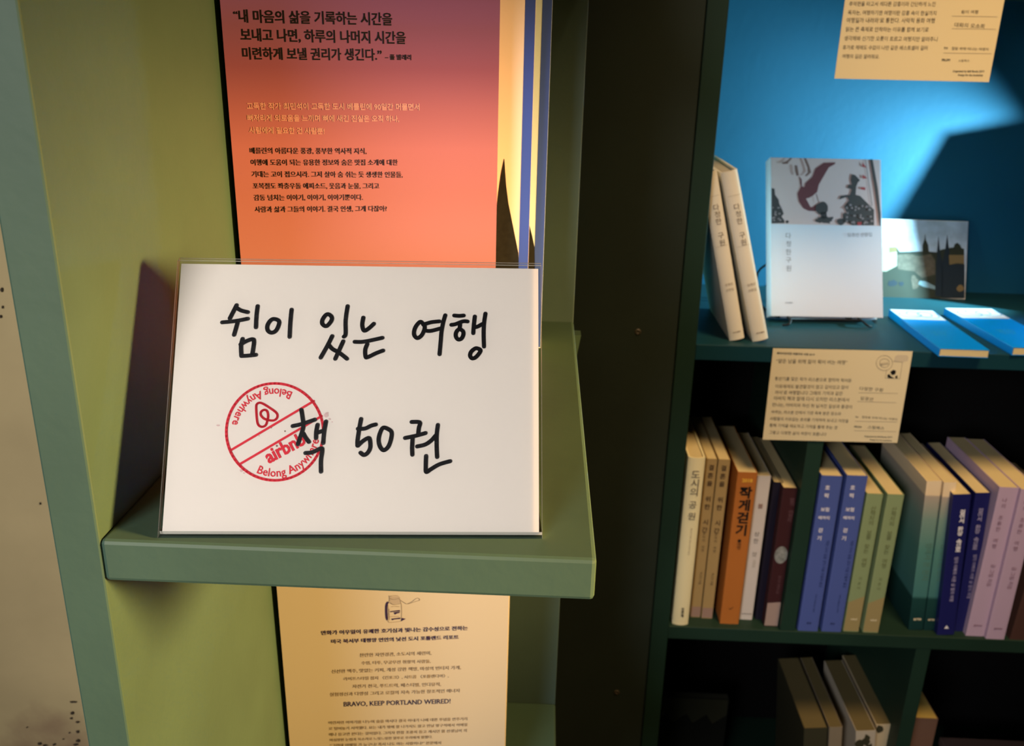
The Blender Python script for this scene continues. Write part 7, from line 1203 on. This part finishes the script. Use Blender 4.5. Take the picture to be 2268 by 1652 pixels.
m3 = mat('orange_cover', (.44, .15, .028), .5, .3); m3b = mat('pale_grey_cover', (.30, .29, .22), .6, .2)
r, sh, t, h = bk(e7(505, 1505), e7(658, 1505), e7(650, 245), m3, 'orange paperback with bold black hand lettering on the spine', D=.135)
vt(sh, r, "작게걷기", t * .52, h * .875, h * .635, .0155, M_black, .035); vt(sh, r, "●여행", t * .5, h * .565, h * .52, .0055, M_black); vt(sh, r, "✓", t * .5, h * .11, h * .11, .008, M_black)
hl(sh, r, "2018", t * .25, t * .8, h * .94, mat('yellow_ink', (.75, .42, .05), .6, .2), .06)
m4 = mat('parchment_cover', (.60, .56, .50), .55, .25)
r, sh, t, h = bk(e7(665, 1470), e7(772, 1470), e7(818, 275), m4, 'parchment coloured slim paperback right of the orange one', D=.125)
vt(sh, r, "불", t * .5, h * .80, h * .80, .007, mat('faded_ink', (.28, .17, .12), .6, .2), .02); vt(sh, r, "상한 것", t * .5, h * .61, h * .47, .007, M_grey); hl(sh, r, "workroom", t * .1, t * .9, h * .04, M_grey)
rl(sh, r, "산문집", t * .5, h * .43, h * .38, M_lgrey)
m5 = mat('purple_cover', (.085, .03, .075), .5, .3)
r, sh, t, h = bk(e7(872, 1525), e7(985, 1528), e7(1022, 375), mat('wine_cover', (.045, .014, .016), .5, .3), 'dark wine book with pale round moon and white base on its spine, beside the divider', D=.14)
sh.poly('base_band', [[(.0003, .001), (t - .0003, .001), (t - .0003, h * .185), (.0003, h * .175)]], mat('greyish_band', (.36, .27, .23), .6, .2), r, px=False)
sh.poly('moon_print', [[(t * .5 + .0075 * math.cos(a * .35), h * .53 + .0115 * math.sin(a * .35)) for a in range(18)]], mat('moon_print', (.30, .32, .30), .6, .2, mott=.5, mscale=200), r, px=False)
vt(sh, r, "밤의 여행자", t * .75, h * .92, h * .78, .006, mat('mauve_ink', (.14, .07, .08), .6, .2)); rl(sh, r, "윤고은 장편소설", t * .55, h * .38, h * .25, MATS['mauve_ink'])
# purple and navy boards seen behind it: a book set further left and back
r, sh, t, h = bk(e7(800, 1470), e7(872, 1480), e7(950, 330), mat('navy_black_cover', (.012, .010, .022), .5, .3), 'almost black narrow book between the parchment paperback and the wine book', D=.13)
sh.poly('edge_print', [[(t * .80, .001), (t - .0004, .001), (t - .0004, h - .001), (t * .80, h - .001)]], m5, r, px=False)

m6 = mat('periwinkle_cover', (.075, .115, .36), .5, .3)
for BL, BR, TL, lab in ((e8(25, 1495), e8(182, 1500), e8(205, 262), 'periwinkle blue paperback touching the divider'), (e8(213, 1500), e8(368, 1503), e8(390, 260), 'periwinkle blue paperback next to the sage green pair')):
    r, sh, t, h = bk(BL, BR, TL, m6, lab, group='periwinkle paperbacks in the middle row', D=.14)
    vt(sh, r, "호퍽", t * .36, h * .93, h * .88, .0062, M_whiteink, .02); hl(sh, r, "보험", t * .2, t * .6, h * .785, M_whiteink, .02, 'spine_lettering'); hl(sh, r, "때까지", t * .15, t * .68, h * .735, M_whiteink, .02, 'spine_lettering')
    vt(sh, r, "걷기", t * .34, h * .665, h * .615, .0062, M_whiteink, .02)
    rl(sh, r, "레온 다시 길을 걷다 지음 민들레 옮김", t * .72, h * .60, h * .30, mat('navy_ink', (.02, .03, .10), .6, .2)); rl(sh, r, "제주의 오름을 걷는 여행자", t * .60, h * .25, h * .13, MATS['navy_ink'])
    hl(sh, r, "봄날", t * .38, t * .62, h * .05, MATS['navy_ink'])
m7 = mat('sage_cover', (.25, .33, .16), .5, .3)
for BL, BR, TL, lab in ((e8(385, 1500), e8(508, 1500), e8(558, 405), 'sage green paperback touching the periwinkle book'), (e8(540, 1508), e8(664, 1508), e8(708, 410), 'sage green paperback beside the open dark gap')):
    r, sh, t, h = bk(BL, BR, TL, m7, lab, group='sage green paperbacks in the middle row', D=.135)
    vt(sh, r, "산책자의 보물 찾는 여행", t * .55, h * .90, h * .50, .0068, mat('olive_ink', (.13, .14, .045), .6, .2)); vt(sh, r, "지은이", t * .5, h * .40, h * .33, .0045, MATS['olive_ink'])
    hl(sh, r, "mind", t * .35, t * .75, h * .09, M_card, .04)
    sh.poly('base_band', [[(.0003, .001), (t - .0003, .001), (t - .0003, h * .27), (.0003, h * .22)]], mat('straw_band', (.34, .28, .12), .5, .3), r, px=False, off=.0001)
gst = [(0, (.006, .035, .035)), (.22, (.012, .06, .055)), (.24, (.06, .20, .19)), (.55, (.09, .25, .21)), (.75, (.20, .32, .26)), (.90, (.44, .38, .30)), (.91, (.85, .68, .42)), (1, (.85, .70, .45))]
mg = rampmat('green_to_peach_cover', gst, .5, .3)
for BL, BR, TL, lab in ((e8(905, 1490), e8(1018, 1490), e8(1052, 308), 'green to peach gradient paperback beside the dark gap'), (e8(1025, 1492), e8(1118, 1492), e8(1190, 318), 'green to peach gradient paperback touching the navy book')):
    r, sh, t, h = bk(BL, BR, TL, mg, lab, group='green gradient paperbacks in the middle row', D=.14)
    hl(sh, r, "arte", t * .25, t * .8, h * .07, M_card, .03); rl(sh, r, "섬에서 쓴 편지", t * .5, h * .6, h * .35, mat('dull_green_ink', (.10, .20, .14), .6, .2))
m8 = mat('navy_cover', (.012, .014, .11), .45, .35)
r, sh, t, h = bk(e8(1132, 1530), e8(1268, 1525), e8(1262, 415), m8, 'navy paperback with white vertical title, in front of the other navy one', D=.14)
vt(sh, r, "걸어서 환장 속으로", t * .62, h * .88, h * .62, .0068, M_whiteink, .03); rl(sh, r, "엄마 아빠와 서른 살 딸의 여행", t * .5, h * .57, h * .25, mat('dim_lilac_ink', (.34, .32, .48), .6, .2), .02); vt(sh, r, "▲", t * .5, h * .06, h * .06, .006, M_whiteink)
r, sh, t, h = bk(e8(1272, 1500), e8(1385, 1500), e8(1440, 402), m8, 'navy paperback set back between its twin and the pink books', D=.14)
vt(sh, r, "걸어서 환장 속으로", t * .5, h * .88, h * .62, .0066, MATS['dim_lilac_ink'], .02); rl(sh, r, "엄마 아빠와 서른 살 딸의 여행", t * .5, h * .57, h * .25, MATS['dim_lilac_ink'])
m9 = mat('dusty_pink_cover', (.50, .38, .52), .5, .3)
for BL, BR, TL, lab in ((e8(1360, 1535), e8(1505, 1540), e8(1640, 355), 'dusty pink paperback touching the navy book'), (e8(1520, 1560), e8(1665, 1568), e8(1800, 372), 'dusty pink paperback cut by the right edge of the picture')):
    r, sh, t, h = bk(BL, BR, TL, m9, lab, group='dusty pink paperbacks in the middle row', D=.14)
    vt(sh, r, "나의 조용한 여행", t * .4, h * .92, h * .62, .0062, mat('rose_ink', (.20, .09, .11), .6, .2)); rl(sh, r, "글 그림 지음", t * .5, h * .50, h * .35, MATS['rose_ink']); hl(sh, r, "jamos", t * .3, t * .75, h * .07, MATS['rose_ink'])
r, sh, t, h = bk((2236, 1416), (2285, 1418), (2322, 1130), mat('umber_cover', (.07, .035, .028), .55, .2), 'dark brown book at the right edge of the middle row', D=.13)

# =================================================================== RIGHT CASE, BOTTOM ROW
def e9(x, y): return (1440 + x / 2.739, 1380 + y / 2.739)
ztop = -.80
def low_book(FL, FR, label, mcol, pcol, D=.14, lean=-.10, group=None, Hh=.203, bulge=0):
    P = hitZ(FL, ztop + CZ); Q = hitZ(FR, ztop + CZ); t = Q[0] - P[0]
    uu = A(math.cos(lean), 0, -math.sin(lean)); vv_ = A(math.sin(lean), 0, math.cos(lean))
    hgt = (ztop - Z3) / math.cos(lean) - .0005
    B = P - vv_ * hgt
    r = root('paperback_book', B, label, 'book', group)
    book_geo(B, uu, vv_, A(0, 1, 0), t, hgt, D, mcol, r, page=pcol, bulge=bulge)
    return r, Sheet(B, uu, vv_), t, hgt
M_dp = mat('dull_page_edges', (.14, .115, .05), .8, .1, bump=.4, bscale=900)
mo = mat('dark_olive_cover', (.045, .045, .025), .6, .2)
low_book(e9(935, 640), e9(1078, 655), 'dark olive book, leftmost of the leaning books in the bottom row', mo, M_dp)
r, sh, t, h = low_book(e9(1088, 632), e9(1163, 628), 'brownish slim book with pale spine leaning in the bottom row', mat('stone_cover', (.26, .22, .15), .6, .2), M_dp)
r, sh, t, h = low_book(e9(1250, 655), e9(1365, 652), 'ivory spined book with dark blotches, second last before the lower divider', mat('blotchy_cover', (.50, .46, .36), .6, .2), M_dp)
sh.poly('blotch_print', [blob(t * x, h * y, t * .2, .008, 10, .35, i) for i, (x, y) in enumerate(((.2, .90), (.55, .93), (.75, .86), (.35, .82), (.6, .78), (.25, .7)))], mo, r, px=False)
r, sh, t, h = low_book(e9(1372, 615), e9(1490, 600), 'cream spined book leaning nearest to the lower divider', mat('cream_spine_cover', (.55, .47, .30), .6, .2), M_dp)
sh.poly('blotch_print', [blob(t * x, h * y, t * .16, .006, 10, .35, i + 20) for i, (x, y) in enumerate(((.15, .96), (.85, .80), (.8, .70), (.2, .74)))], mo, r, px=False)
r, sh, t, h = low_book(e9(1612, 575), e9(1752, 588), 'brown book with yellow page tops right of the lower divider', mat('brown_cover', (.17, .10, .07), .6, .2), mat('yellow_page_edges', (.52, .38, .10), .8, .1, bump=.4, bscale=900), lean=0, D=.09)
# low flat box at the right bottom and a dark picture book at the left
q = hitY(e9(1755, 690), 1.075); zz_ = q[2] - CZ
b = root('storage_box', (q[0], .94, CZ + Z3), 'low dusty pink brown box at the bottom right corner', 'box')
bx('body', q[0] + .001, q[0] + .25, .941, 1.074, Z3 + .0004, zz_ - .012, mat('brown_box', (.16, .10, .08), .7, .2), b, .001)
bx('lid', q[0], q[0] + .251, .94, 1.075, zz_ - .012, zz_, MATS['brown_box'], b, .001)
q0_ = hitY(e9(75, 445), 1.06); q1_ = hitY(e9(482, 445), 1.06)
r = root('picture_book', (q0_[0], 1.06, CZ + Z3), 'dark landscape picture book facing out at the left of the bottom row', 'book')
lw = q1_[0] - q0_[0]; lh = q0_[2] - (CZ + Z3) - .0004
book_geo(A(q0_[0], 1.06, CZ + Z3 + .0004), A(0, 1, 0), up, A(1, 0, 0), .012, lh, lw, mat('charcoal_cover', (.012, .013, .010), .7, .1), r, page=mat('dark_page_edges', (.05, .05, .035), .8, .1))
sh = Sheet(A(q0_[0], 1.06, CZ + Z3 + .0004), A(1, 0, 0), up)
pts = [(.001, lh - .001), (lw - .001, lh - .001)] + [(lw * (1 - k / 10) - .001 + (.002 if k == 10 else 0), lh - .028 - .008 * ((k * 7) % 3)) for k in range(11)]
sh.poly('sky_band', [pts], mat('olive_band', (.035, .036, .020), .6, .2), r, px=False)

# =================================================================== WALL STAINS (left wall, small dark chips)
ws = Sheet(A(-.5, .6205, CZ - 1.2), A(1, 0, 0), up)
chips = root('wall_chips', (-.3, .62, CZ - .62), 'cluster of dark paint chips on the beige wall beside the left bookcase', 'stain')
pl = []
rnd = random.Random(3)
for (x, y, s1, s2) in ((163, 1554, 10, 2.5), (160, 1579, 4, 4), (158, 1590, 3, 3), (172, 1598, 4, 2.5), (172, 1619, 4, 4), (172, 1640, 5, 4), (168, 1648, 5, 3), (154, 1622, 2, 2), (140, 1636, 2, 2), (88, 1646, 5, 4), (100, 1650, 6, 3), (89, 1115, 2, 3), (4, 642, 3, 6), (6, 680, 2, 4), (2, 700, 3, 4), (60, 1610, 2, 2), (120, 1648, 4, 3)):
    pl.append([(x + s1 * math.cos(a * .7854) * rnd.uniform(.6, 1.2), y + s2 * math.sin(a * .7854) * rnd.uniform(.6, 1.2)) for a in range(8)])
ws.poly('chip', pl, mat('dark_stain', (.06, .045, .03), .9, .1), chips, off=.0006)
